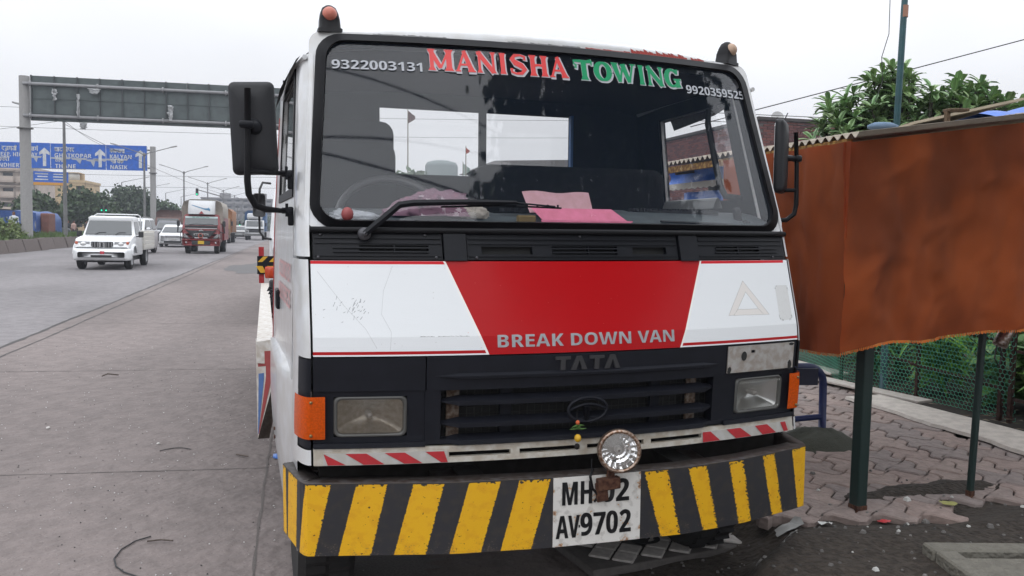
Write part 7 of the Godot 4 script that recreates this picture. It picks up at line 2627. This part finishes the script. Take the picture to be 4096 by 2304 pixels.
# ---------------------------------------------------------------- people: one smooth skin over jointed limbs, meshed as surface nets
func person(at: Vector3, turn: float, shirt: Color, legs: Color, label: String, sit := 1.0):
	var t := thing("person", label, "person", at, turn)
	var s := .93
	var k := (1.0 if sit > .9 else .0)
	# joints: [a, b, ra, rb, colour index]
	var B := [[Vector3(0, .98, 0), Vector3(0, 1.36, 0), .135, .16, 0], [Vector3(-.17, 1.38, 0), Vector3(.17, 1.38, 0), .07, .07, 0], [Vector3(0, 1.4, 0), Vector3(0, 1.52, .01), .055, .05, 1], [Vector3(0, 1.58, .02), Vector3(0, 1.66, .01), .082, .095, 1], [Vector3(0, 1.585, .1), Vector3(0, 1.60, .095), .018, .016, 1],
		[Vector3(-.2, 1.38, 0), Vector3(-.25, 1.1, .0), .055, .042, 0], [Vector3(-.25, 1.1, 0), Vector3(-.24, .86, .07), .04, .03, 1], [Vector3(.2, 1.38, 0), Vector3(.25, 1.1, .0), .055, .042, 0], [Vector3(.25, 1.1, 0), Vector3(.22, .86, .08), .04, .03, 1],
		[Vector3(-.24, .86, .07), Vector3(-.24, .78, .09), .034, .022, 1], [Vector3(.22, .86, .08), Vector3(.22, .78, .1), .034, .022, 1],
		[Vector3(-.09, .95, 0), Vector3(-.10, .5, .02), .095, .065, 2], [Vector3(-.10, .5, .02), Vector3(-.11, .08, -.01), .062, .045, 2], [Vector3(.09, .95, 0), Vector3(.11, .5, .03), .095, .065, 2], [Vector3(.11, .5, .03), Vector3(.12, .08, .0), .062, .045, 2],
		[Vector3(-.11, .04, -.02), Vector3(-.12, .03, .15), .045, .035, 3], [Vector3(.12, .04, -.02), Vector3(.13, .03, .15), .045, .035, 3]]
	var d := func(p: Vector3):
		var v := 1e9
		var who := 0
		var best := 1e9
		for e in B:
			var ab: Vector3 = e[1] - e[0]
			var h := clampf((p - e[0]).dot(ab) / ab.length_squared(), 0, 1)
			var q: float = (p - (e[0] + ab * h)).length() - lerpf(e[2], e[3], h)
			if q < best:
				best = q; who = e[4]
			var m := clampf(.5 + .5 * (v - q) / .04, 0, 1)
			v = lerpf(v, q, m) - .04 * m * (1 - m) if v < 1e8 else q
		return [v, who]
	var c := .045
	var o := Vector3(-.40, -.03, -.22)
	var n := [18, 41, 12]
	var val := {}
	for i in n[0]:
		for j in n[1]:
			for l in n[2]: val[Vector3i(i, j, l)] = d.call(o + Vector3(i, j, l) * c)[0]
	var vert := {}
	for i in n[0] - 1:
		for j in n[1] - 1:
			for l in n[2] - 1:
				var sum := Vector3.ZERO
				var cnt := 0
				for e in [[0, 0, 0, 1, 0, 0], [0, 0, 0, 0, 1, 0], [0, 0, 0, 0, 0, 1], [1, 1, 1, 0, 1, 1], [1, 1, 1, 1, 0, 1], [1, 1, 1, 1, 1, 0], [1, 0, 0, 1, 1, 0], [1, 0, 0, 1, 0, 1], [0, 1, 0, 1, 1, 0], [0, 1, 0, 0, 1, 1], [0, 0, 1, 1, 0, 1], [0, 0, 1, 0, 1, 1]]:
					var a := Vector3i(i + e[0], j + e[1], l + e[2])
					var b2 := Vector3i(i + e[3], j + e[4], l + e[5])
					var va: float = val[a]
					var vb: float = val[b2]
					if (va < 0) != (vb < 0):
						sum += Vector3(a).lerp(Vector3(b2), va / (va - vb))
						cnt += 1
				if cnt: vert[Vector3i(i, j, l)] = o + sum / cnt * c
	var b := MB.new(true)
	var cols := [shirt, lin(.17, .085, .055), legs, lin(.03, .025, .02)]
	var put := func(q: Vector3):
		var w: int = d.call(q)[1]
		var cc: Color = cols[w]
		if w == 1 and q.y > 1.63 and q.z < .075: cc = lin(.01, .009, .008)
		b.st.set_color(cc.srgb_to_linear())
		b.v(q * s)
	for i in range(1, n[0] - 1):
		for j in range(1, n[1] - 1):
			for l in range(1, n[2] - 1):
				var v0: float = val[Vector3i(i, j, l)]
				for ax in 3:
					var nb := Vector3i(i, j, l)
					nb[ax] += 1
					if (v0 < 0) == (val[nb] < 0): continue
					var u := Vector3i.ZERO
					var w := Vector3i.ZERO
					u[(ax + 1) % 3] = 1
					w[(ax + 2) % 3] = 1
					var q := Vector3i(i, j, l)
					var P := [vert.get(q), vert.get(q - u), vert.get(q - u - w), vert.get(q - w)]
					if P.has(null): continue
					if v0 >= 0: P.reverse()
					for x in [0, 1, 2, 0, 2, 3]: put.call(P[x])
	part(b, "body", vcol("person_cloth", .85), t)

# ---------------------------------------------------------------- behind the shack: fence, plants, railing, brick house, leaf-whorl tree
func garden():
	# boards and cement sheets laid along the foot of the fence
	var cem := mat("cement_sheet", lin(.56, .51, .46), .9, tex.concrete, .9, 0.0, tex.rough_n, .4)
	var strip := thing("cement_strip", "broad pale cement strip along the foot of the green net fence", "paving", Vector3(4.4, .205, -4.2))
	var b := MB.new()
	var q := RandomNumberGenerator.new()
	q.seed = 14
	var L := []
	for i in 31:
		var z := lerpf(1.2, -1.75, i / 30.0)
		var left := .02 + .03 * q.randf() - .02 * sin(i * .7) - .06 * smoothstep(-.2, 1.2, z)
		L.append([Vector3(left, .0, z), Vector3(left + .012, .022, z), Vector3(lerpf(.62, .36, i / 30.0), .03, z)])
	for i in 30:
		for k in 2: b.quad(L[i][k], L[i + 1][k], L[i + 1][k + 1], L[i][k + 1])
	part(b, "strip", cem, strip)
	b = MB.new(true)
	b.grid(func(u: float, v: float): return Vector3(.22 + .5 * u, .03 + .07 * sin(PI * u) * sin(PI * v), .55 - .55 * v), 8, 8)
	part(b, "cement_lump", cem, strip)
	for s in [[4.78, .235, -6.35, .17, 1.5, .20, "long white board lying along the fence foot nearest the thick post", "near"], [5.02, .235, -7.55, .22, 1.3, .06, "second white board lying along the fence foot farther back", "far"]]:
		b = MB.new()
		b.box(Vector3(0, 0, 0), Vector3(s[3], .02, s[4]), Basis(Vector3.UP, s[5]), .003)
		var o := part(b, "white_board", mat("white_board", lin(.52, .48, .45), .7, tex.dust, 2.0))
		o.position = Vector3(s[0], s[1], s[2])
		tag(o, s[6], "board", "white boards along the fence")
	b = MB.new(true)
	b.grid(func(u: float, v: float): return Vector3(4.78 + .4 * u, .27 + .05 * sin(u * 9) * sin(v * 7) + .05 * sin(PI * v), -8.3 + .5 * v), 10, 8)
	tag(part(b, "white_sack", mat("white_sack", lin(.5, .5, .5), .7, tex.blotch, 3.0, 0.0, tex.soft_n, 1.0)), "crumpled white sacking lying at the far end of the white boards", "sack")
	# fence: rusty frame, plastic net
	var f := thing("net_fence", "green plastic hexagon net stretched over a rusty iron frame", "fence", Vector3(5.1, .2, -5.0))
	var rust := mat("rust_dark", lin(.055, .025, .018), .9, tex.rust, 3.0)
	# the line of the fence: from the gate back along the path
	var base := func(s: float) -> Vector3: return Vector3(lerpf(.02, -.18, smoothstep(.0, 1.6, s)) + lerpf(0.0, .28, smoothstep(1.6, 3.0, s)), 0, -s)
	b = MB.new()
	for s in [-.35, .0, .09]: b.box(base.call(s) + Vector3(.0, .55, .02), Vector3(.03, 1.1, .03))
	part(b, "gate_post", rust, f)
	for y in [.30, .66, .98]:
		b = MB.new()
		b.box(Vector3(.03, y - .12, .42), Vector3(.02, .02, .85))
		b.tube([base.call(.1) + Vector3(.02, y - .06, 0), base.call(.9) + Vector3(.02, y + .0, 0), base.call(2.9) + Vector3(.02, y + .1, 0)], .014, 6)
		part(b, "rail", rust, f)
	for s in [.85, 1.75, 2.9]:
		b = MB.new()
		b.box(base.call(s) + Vector3(.03, .5, 0), Vector3(.028, 1.0, .028))
		part(b, "stake", rust, f)
	b = MB.new()
	var hx := .036
	var hy := .042
	var sheetp := func(s: float, h: float) -> Vector3:
		var p: Vector3 = base.call(s)
		var sagk := .035 * sin(s * 5.0) * sin(h * 4.0) + .10 * exp(-pow((s - 1.55) / .22, 2)) * (.4 + h)
		return p + Vector3(-.02 - sagk + .16 * maxf(0, .3 - h), h + .03 * sin(s * 3.0) * h, 0)
	var seg := func(m: MB, a: Vector3, c: Vector3):
		var n := (c - a).cross(Vector3.RIGHT).normalized() * .0026
		m.quad(a - n, a + n, c + n, c - n)
		var n2 := Vector3(.0026, 0, 0)
		m.quad(a - n2, a + n2, c + n2, c - n2)
	for j in 30:
		for i in 92:
			var s0 := (i + .5 * (j % 2)) * hx - .05
			var y0 := .01 + j * hy * .75
			if s0 > 2.95: continue
			var top = 1.0 - .45 * exp(-pow((s0 - .95) / .32, 2))
			if y0 + hy > top: continue
			var p0: Vector3 = sheetp.call(s0, y0 + hy * .25)
			var p1: Vector3 = sheetp.call(s0 + hx / 2, y0)
			var p2: Vector3 = sheetp.call(s0 + hx, y0 + hy * .25)
			var p3: Vector3 = sheetp.call(s0, y0 + hy * .75)
			seg.call(b, p0, p1)
			seg.call(b, p1, p2)
			seg.call(b, p0, p3)
	var nm := mat("net_green", lin(.10, .37, .26), .5)
	var o := part(b, "net", nm, f)
	o.set_meta("kind", "stuff")
	# planting behind the fence
	var pm := leaf_mat("garden_leaf", lin(.10, .23, .06), .5)
	var lm := leaf_mat("lush_leaf", lin(.16, .36, .05), .45)
	var spots := [[5.75, -4.3, 1.05, 0, "broad leaved plant at the right end behind the net"], [5.7, -4.95, 1.0, 1, "bright green frond plant behind the thin green post"], [5.75, -5.6, .8, 2, "broad leaved plant low behind the net between the posts"], [5.7, -6.3, 1.0, 1, "dark frond plant behind the net right of the thick post"], [5.6, -7.1, 1.1, 0, "frond plant behind the net left of the thick post"], [5.9, -8.1, 1.3, 1, "dark palm fronds at the far end of the fence"], [6.5, -5.2, 1.5, 2, "taller leafy plant in the second row behind the net"], [6.6, -6.6, 1.5, 0, "taller bush in the second row behind the thick post"], [6.5, -4.2, 1.45, 1, "tall fronds in the second row by the gate"], [6.3, -8.9, 1.5, 0, "tall bush beyond the end of the fence"]]
	var long_leaf := leaf_mesh(.018, .34, .3)
	var wide_leaf := leaf_mesh(.07, .30, .2)
	for s in spots:
		var t := thing("garden_plant", s[4], "plant", Vector3(s[0], .16, s[1]), 0, "plants behind the net fence")
		var xf := []
		var stems := MB.new()
		for k in 34:
			var a := q.randf() * TAU
			var lean := q.randf_range(.15, 1.0)
			var top: Vector3 = Vector3(cos(a) * lean * .5, float(s[2]) * q.randf_range(.35, 1.0), sin(a) * lean * .5)
			stems.tube([Vector3(0, 0, 0), Vector3(top.x * .35, top.y * .65, top.z * .35), top], [.008, .006, .003], 4)
			var n := 14 if s[3] != 2 else 4
			for m in n:
				var kk := lerpf(.3, 1.0, float(m) / n)
				var p := Vector3(top.x * pow(kk, 1.6), top.y * (kk * 1.25 - .25 * kk * kk), top.z * pow(kk, 1.6))
				var bs := Basis(Vector3.UP, a + (1.2 if m % 2 else -1.2) + q.randf_range(-.3, .3)) * Basis(Vector3.RIGHT, q.randf_range(-.5, .35))
				xf.append(Transform3D(bs.scaled(Vector3.ONE * q.randf_range(.6, 1.15)), p))
		part(stems, "stem", mat("stem_green", lin(.06, .10, .03), .7), t)
		leaves(t, "foliage", wide_leaf if s[3] == 2 else long_leaf, xf, lm if s[3] == 1 else pm)
	# ground litter under the plants
	var chip := MB.new()
	chip.tri(Vector3(-1, 0, -.3), Vector3(1, .1, -.2), Vector3(.1, .05, .6))
	var pts := []
	var cols := []
	for i in 700:
		pts.append([Vector3(q.randf_range(4.95, 6.6), q.randf_range(.205, .24), q.randf_range(-8.5, -3.8)), q.randf_range(.015, .05)])
		cols.append([Color(.10, .07, .045), Color(.18, .15, .11), Color(.06, .07, .03)][q.randi() % 3])
	scatter("leaf_litter", chip.done(), pts, vcol("litter_leaf", .9), "dry brown leaf litter under the plants behind the fence", "leaf litter", cols)
	# a wall of dark foliage shuts the garden off behind
	var h := thing("garden_hedge", "dense dark hedge closing the garden behind the fence plants", "hedge", Vector3(7.3, .1, -6.5))
	var xf := []
	for i in 5200: xf.append(Transform3D(rand_basis(q.randf_range(.7, 1.4)), Vector3(q.randf_range(-.35, .5), pow(q.randf(), .8) * 1.75, q.randf_range(-4.5, 4.6))))
	leaves(h, "foliage", leaf_mesh(.06, .2), xf, leaf_mat("hedge_leaf", lin(.035, .075, .028)))
	b = MB.new()
	for i in 14: b.tube([Vector3(.1, 0, -4.2 + i * .62), Vector3(.05, 1.3, -4.1 + i * .62)], [.03, .012], 5)
	part(b, "stem", mat("bark", lin(.09, .07, .05), .9, tex.bark, 2.0), h)
	# a metal can hanging on the thin post
	var can := thing("metal_can", "dented metal can hanging beside the top of the thin green post", "can", Vector3(3.59, 1.045, -3.56))
	b = MB.new(true)
	b.lathe([Vector2(.001, -.05), Vector2(.034, -.05), Vector2(.037, -.046), Vector2(.036, .0), Vector2(.037, .05), Vector2(.033, .052)], Transform3D(Basis(Vector3.BACK, -.5), Vector3.ZERO), 18, false)
	part(b, "tin", mat("tin", lin(.35, .33, .32), .35, tex.rust, 6.0, .8), can)
	b = MB.new()
	b.tube([Vector3(-.02, -.05, 0), Vector3(.0, -.10, 0), Vector3(-.03, -.15, .01), Vector3(-.05, -.11, 0), Vector3(-.04, -.04, 0)], .004, 5)
	part(b, "hook", plain_black(), can)
	# blue pipe railing with its mound of mortar
	var rl := thing("blue_railing", "bent blue pipe railing end standing by the right side of the van", "railing", Vector3(3.402, .2, -4.8))
	var bp := mat("blue_pipe", lin(.012, .026, .12), .4, tex.blotch, 4.0)
	b = MB.new(true)
	var pts2 := [Vector3(0, .0, 0), Vector3(-.01, .36, 0)]
	for i in 7:
		var a := deg_to_rad(i * 15.0)
		pts2.append(Vector3(-.13 + .12 * cos(a), .37 + .12 * sin(a), 0))
	pts2.append_array([Vector3(-.5, .50, .05), Vector3(-.95, .505, .1)])
	b.tube(pts2, .026, 10)
	part(b, "hoop", bp, rl)
	b = MB.new(true)
	b.tube([Vector3(0, .15, 0), Vector3(-.95, .135, .1)], .02, 8)
	part(b, "lower_bar", bp, rl)
	b = MB.new(true)
	pts2 = [Vector3(-.93, .0, .1), Vector3(-.94, .5, .1)]
	b.tube(pts2, .026, 10)
	part(b, "far_leg", bp, rl)
	b = MB.new()
	b.box(Vector3(-.45, .435, .03), Vector3(.7, .11, .02), Basis(Vector3.UP, -.1))
	part(b, "shade_plate", mat("blue_dark", lin(.008, .012, .04), .5), rl)
	var n := FastNoiseLite.new()
	n.seed = 33
	n.frequency = 5.0
	b = MB.new(true)
	b.grid(func(u: float, v: float):
		var a: float = u * TAU
		var r: float = v * .34 * (1.0 + .15 * n.get_noise_2d(cos(a), sin(a)))
		return Vector3(3.30 + cos(a) * r, .17 + .12 * (1 - pow(v, 2.2)) + .018 * n.get_noise_2d(cos(a) * r * 4, sin(a) * r * 4), -4.72 + sin(a) * r * .8), 30, 10)
	tag(part(b, "mortar_mound", mat("mortar", lin(.062, .066, .05), .95, tex.fine, 4.0, 0.0, tex.rough_n, 1.0)), "mossy dark mound of mortar round the foot of the blue railing", "mound")
	brick_house()
	whorl_tree()

func brick_house():
	var at := Vector3(23.62, 0, -40.0)
	var H := 7.75
	var t := thing("brick_house", "dark red brick building with a flat roof edge far beyond the shack", "building", at)
	var b := MB.new()
	b.box(Vector3(9.0, H / 2, -9.0), Vector3(17.95, H, 17.95))
	part(b, "wall", mat("brick_joint", lin(.10, .085, .08), .95, tex.concrete, .4), t)
	b = MB.new()
	b.box(Vector3(9.0, H + .07, -9.0), Vector3(18.3, .16, 18.3))
	part(b, "roof_edge", mat("roof_edge", lin(.045, .038, .036), .9), t)
	var bm := []
	for k in [[.12, .040, .036], [.155, .050, .041], [.09, .032, .032]]: bm.append(mat("brick_%d" % bm.size(), lin(k[0], k[1], k[2]), .9, tex.concrete, .8))
	var m := MB.new()
	m.box(Vector3.ZERO, Vector3(.42, .125, .06), Basis(), .008)
	var mesh := m.done()
	var far := [[], [], []]
	var count := 0
	for j in 34:
		var y := H - .12 - j * .15
		for i in 22:
			var p := Vector3(.24 + (i + .5 * (j % 2)) * .45, y, -.01 + rng.randf_range(-.008, .008))
			if count < 150 and j >= 2 and j < 13 and i < 14:
				var o := inst(mesh, "brick", bm[rng.randi() % 3], t)
				o.position = p
				count += 1
			else: far[rng.randi() % 3].append(Transform3D(Basis(), p))
		for i in 38:
			var p := Vector3(.01 + rng.randf_range(-.008, .008), y, -.24 - (i + .5 * ((j + 1) % 2)) * .45)
			far[rng.randi() % 3].append(Transform3D(Basis(Vector3.UP, PI / 2), p))
	for k in 3:
		var mm := MultiMesh.new()
		mm.transform_format = MultiMesh.TRANSFORM_3D
		mm.mesh = mesh
		mm.instance_count = far[k].size()
		for i in far[k].size(): mm.set_instance_transform(i, far[k][i])
		var o := MultiMeshInstance3D.new()
		o.name = "other_brickwork"
		o.multimesh = mm
		o.material_override = bm[k]
		t.add_child(o, true)
		o.set_meta("kind", "stuff")
	var d := thing("satellite_dish", "small pale satellite dish on the brick building's roof edge", "satellite dish", Vector3(24.75, 7.95, -40.1), -.35)
	b = MB.new(true)
	b.lathe([Vector2(.001, -.12), Vector2(.20, -.08), Vector2(.34, .0)], Transform3D(Basis(Vector3.RIGHT, 1.25), Vector3.ZERO), 20, false)
	part(b, "bowl", mat("dish_pale", lin(.5, .5, .49), .5), d)
	b = MB.new()
	b.tube([Vector3(.3, -.2, .3), Vector3(.42, .16, .5)], .03, 5)
	b.tube([Vector3(0, -.4, -.06), Vector3(0, 0, 0)], .04, 5)
	part(b, "arm", plain_black(), d)

# a frangipani-like tree: forked stems, each ending in a whorl of long leaves
func whorl_tree():
	var t := thing("frangipani_tree", "tree with whorls of long glossy leaves rising behind the corrugated roof", "tree", Vector3(5.85, .15, -7.0))
	var q := RandomNumberGenerator.new()
	q.seed = 44
	var b := MB.new(true)
	b.tube([Vector3(0, 0, 0), Vector3(.05, .9, 0), Vector3(.0, 1.5, .05)], [.09, .075, .06], 8)
	var lf := MB.new(true)
	var c := [Vector3(0, 0, 0), Vector3(0, .008, -.045), Vector3(0, .008, -.105), Vector3(0, -.004, -.155), Vector3(0, -.02, -.185)]
	var e := [.005, .018, .029, .027, .0]
	for s in [-1.0, 1.0]:
		for i in 4: lf.quad(c[i], c[i + 1], c[i + 1] + Vector3(s * e[i + 1], e[i + 1] * .3, 0), c[i] + Vector3(s * e[i], e[i] * .3, 0))
	var mesh := lf.done()
	var xf := []
	var tips := []
	# two domes of foliage, the left one higher
	for d in [[-.36, 2.32, 0.0, .66, .74, 140], [.55, 2.36, .0, .62, .62, 140], [-.86, 2.1, .1, .36, .45, 36], [.95, 2.40, 0.1, .34, .38, 44], [.15, 2.2, .1, .75, .55, 70]]:
		for i in d[5]:
			var a := q.randf() * TAU
			var el := asin(q.randf_range(-.15, 1.0))
			var k := pow(q.randf(), .3)
			tips.append(Vector3(d[0] + cos(a) * cos(el) * d[3] * k, d[1] + sin(el) * d[4] * k, d[2] + sin(a) * cos(el) * d[3] * k * .8))
	for p in tips:
		var root := Vector3(p.x * .25, 1.35 + .25 * q.randf(), p.z * .25)
		b.tube([root, root.lerp(p, .55) + Vector3(0, -.08, 0), p], [.022, .015, .010], 5)
		var axis: Vector3 = ((p - Vector3(0, 1.4, 0)).normalized() * .8 + Vector3(0, .9, 0)).normalized()
		var bx := Basis(Quaternion(Vector3.UP, axis))
		var n := q.randi_range(9, 13)
		for i in n:
			var droop := q.randf_range(-.65, .55) if i > 3 else q.randf_range(.3, 1.0)
			var bs := bx * Basis(Vector3.UP, TAU * i * .382 + q.randf() * .3) * Basis(Vector3.RIGHT, droop)
			xf.append(Transform3D(bs.scaled(Vector3.ONE * q.randf_range(.7, 1.1)), p))
	part(b, "trunk", mat("stem_grey", lin(.085, .08, .06), .85, tex.bark, 3.0), t)
	leaves(t, "crown", mesh, xf, leaf_mat("whorl_leaf", lin(.22, .35, .17), .35))

# the tree that stands over the footpath behind the viewer: it shades the kerb and shows in the windscreen
func street_tree():
	var t := thing("almond_tree", "large leafy tree overhanging the footpath behind the viewer, mirrored in the windscreen", "tree", Vector3(5.6, .15, 4.2))
	var q := RandomNumberGenerator.new()
	q.seed = 55
	var b := MB.new(true)
	b.tube([Vector3(0, 0, 0), Vector3(.1, 2.2, 0), Vector3(-.1, 4.2, -.2), Vector3(-.1, 7.5, -.4)], [.26, .2, .16, .05], 10)
	var lf := leaf_mesh(.085, .24, .15)
	var xf := []
	for i in 190:
		var u := Vector3(q.randf_range(-1, 1), q.randf_range(-1, 1), q.randf_range(-1, 1))
		if pow(absf(u.x), 4.0) + pow(absf(u.y), 3.0) + pow(absf(u.z), 4.0) > 1.0: continue
		if u.x > .8 and u.z < -.1: continue
		# in the world the crown reaches from 2.2 to 7.0 across and from -1.4 to 5 along the road
		var p := Vector3(4.6 + 2.35 * u.x - 5.6, 6.5 + 2.0 * u.y, 1.8 + 3.1 * u.z - 4.2)
		b.tube([Vector3(-.1, 4.2 + q.randf() * 2.0, -.3), Vector3(p.x * .5, p.y - .5, p.z * .5), p], [.05, .03, .012], 5)
		var s := q.randf_range(.35, .7)
		for j in 90:
			var d := Vector3(q.randfn(), q.randfn() * .6, q.randfn()) * s * .55
			xf.append(Transform3D((Basis(Vector3.UP, q.randf() * TAU) * Basis(Vector3.RIGHT, q.randf_range(-1.3, .3))).scaled(Vector3.ONE * q.randf_range(.6, 1.2)), p + d))
	part(b, "trunk", mat("bark", lin(.09, .07, .05), .9, tex.bark, 2.0), t)
	leaves(t, "crown", lf, xf, leaf_mat("almond_leaf", lin(.045, .085, .025), .5))

# things far along the footpath, seen through the cab's rear window
func beyond_cab():
	for f in [[3.18, -26.0, 5.25, .30, "tall bamboo flag pole with a dark saffron pennant seen through the cab's rear window", lin(.10, .05, .045)], [5.03, -26.0, 4.2, .16, "shorter flag pole with a small red pennant seen through the cab's rear window", lin(.35, .06, .04)], [5.06, -26.6, 3.75, .3, "pale green pennant on the lowest flag pole behind the cab", lin(.25, .32, .28)]]:
		var t := thing("flag_pole", f[4], "flag", Vector3(f[0], .15, f[1]), 0, "pennants on poles beyond the cab")
		var b := MB.new()
		b.tube([Vector3(0, 0, 0), Vector3(.03, f[2] * .5, 0), Vector3(0, f[2] - .15, 0)], [.03, .025, .014], 6)
		part(b, "pole", mat("bamboo", lin(.16, .13, .09), .8), t)
		b = MB.new(true)
		var h: float = f[3]
		b.grid(func(u: float, v: float): return Vector3(u * h * .75, f[2] - .2 - h * 1.35 * (v * (1 - u * .75)) - h * .5 * u, .03 * sin(u * 7)), 8, 6)
		part(b, "pennant", mat("pennant_%d" % counts.flag_pole, f[5], .9), t)
	var t := thing("water_tank", "low domed grey tank beyond the cab's rear window", "water tank", Vector3(4.26, .15, -26.0))
	var b := MB.new(true)
	b.lathe([Vector2(.01, 0), Vector2(.52, 0), Vector2(.52, 3.38), Vector2(.45, 3.5), Vector2(.2, 3.56), Vector2(.01, 3.57)], Transform3D(), 20)
	part(b, "drum", mat("tank_grey", lin(.16, .19, .19), .7), t)
	t = thing("distant_shed", "low dark roofed shed beyond the cab's rear window at the right", "shed", Vector3(7.5, .15, -26.5))
	b = MB.new()
	b.box(Vector3(0, 1.7, -1.5), Vector3(3.4, 3.4, 3))
	part(b, "wall", mat("shed_wall", lin(.12, .11, .11), .9), t)
	b = MB.new()
	b.hexa([Vector3(-2.0, 3.38, .3), Vector3(-2.0, 3.38, -3.3), Vector3(2.0, 3.38, -3.3), Vector3(2.0, 3.38, .3), Vector3(-1.2, 3.75, -.9), Vector3(-1.2, 3.75, -2.1), Vector3(1.7, 3.9, -2.1), Vector3(1.7, 3.9, -.9)])
	part(b, "roof", mat("roof_edge", lin(.045, .038, .036), .9), t)
	tree(Vector3(2.75, .15, -23), 3.3, 1.5, 1.3, lin(.06, .1, .05), "young_leaf", "slim young tree at the left edge of the cab's rear window", .16, 14, 60)

# ---------------------------------------------------------------- scraps on the road
func small_things():
	var q := RandomNumberGenerator.new()
	q.seed = 66
	var stone := mat("dark_stone", lin(.05, .045, .045), .9)
	var pebble := func(x: float, z: float, r: float, m: Material, label: String, called := "stone", cat := "stone"):
		var b := MB.new()
		b.ball(Vector3(x, r * .4, z), Vector3(r, r * .6, r * .8), 8, Basis(Vector3.UP, q.randf() * 3))
		tag(part(b, called, m), label, cat)
	var pale := mat("pale_scrap", lin(.5, .48, .46), .8)
	pebble.call(-1.64, -4.48, .022, stone, "small dark stone alone on the concrete, left of the wire loop's end")
	pebble.call(-1.83, -6.75, .018, pale, "small white scrap on the road left of the charm end of the twig", "scrap", "litter")
	pebble.call(-.97, -6.15, .014, pale, "tiny white scrap on the concrete midway between two joints", "scrap", "litter")
	pebble.call(.02, -6.6, .03, pale, "pale paper scrap near the van's white mudguard", "scrap", "litter")
	var twig := func(pts: Array, r: float, label: String, m: Material, called := "twig", cat := "twig"):
		var b := MB.new()
		b.tube(pts, r, 5)
		tag(part(b, called, m), label, cat)
	var brown := mat("twig_brown", lin(.09, .07, .06), .9)
	twig.call([Vector3(-.72, .012, -4.22), Vector3(-.66, .012, -4.23), Vector3(-.60, .014, -4.20)], .004, "short dark twig on the concrete near the front wheel", brown)
	twig.call([Vector3(-.64, .012, -3.36), Vector3(-.58, .014, -3.34), Vector3(-.52, .014, -3.36), Vector3(-.50, .03, -3.38)], .006, "forked brown twig at the bottom edge of the road", brown)
	twig.call([Vector3(-.42, .012, -5.75), Vector3(-.34, .014, -5.68)], .005, "brown stick by the road joint beside the van", brown)
	twig.call([Vector3(-1.92, .02, -8.9), Vector3(-1.86, .05, -8.85), Vector3(-1.78, .02, -8.95)], .007, "curled brown leaf on the concrete in the middle distance", brown, "dry_leaf", "leaf")
	var wire := mat("wire", lin(.03, .03, .032), .7)
	var arcp := [Vector3(-0.716, .006, -4.301), Vector3(-0.779, .006, -4.250), Vector3(-0.822, .006, -4.151), Vector3(-0.831, .006, -4.042), Vector3(-0.803, .006, -3.944), Vector3(-0.757, .006, -3.873), Vector3(-0.683, .006, -3.803)]
	twig.call(arcp, .0035, "thin loop of black wire lying on the concrete at the bottom", wire, "loose_wire", "wire")
	arcp = []
	for i in 10: arcp.append(Vector3(-.93 + i * .022, .006, -5.95 - .06 * sin(i * .33)))
	twig.call(arcp, .003, "short curved wire on the concrete farther up the road", wire, "loose_wire", "wire")
	var b := MB.new()
	b.grid(func(u: float, v: float): return Vector3(-.18 + .13 * u, .012 + .012 * sin(u * 5) * sin(v * 4), -5.72 + .10 * v), 6, 5)
	tag(part(b, "crisp_packet", mat("packet_blue", lin(.05, .15, .45), .3)), "blue and orange snack packet under the van's mudguard", "packet")
	# loose grit over the concrete
	var chip := MB.new()
	chip.hexa([Vector3(-.5, 0, -.4), Vector3(-.4, 0, .5), Vector3(.5, 0, .3), Vector3(.35, 0, -.5), Vector3(-.35, .45, -.2), Vector3(-.3, .5, .3), Vector3(.3, .4, .25), Vector3(.25, .55, -.3)])
	var pts := []
	var cols := []
	for i in 1500:
		var z := -3.0 - 9.0 * pow(q.randf(), 1.6)
		var x := q.randf_range(-3.4, .35)
		pts.append([Vector3(x, .001, z), q.randf_range(.0035, .009)])
		var g := q.randf_range(.35, .6) if q.randf() < .7 else .05
		cols.append(Color(g, g * .97, g * .95))
	scatter("road_grit", chip.done(), pts, vcol("rubble", .9), "pale grit and tiny stones scattered over the concrete road", "grit", cols)
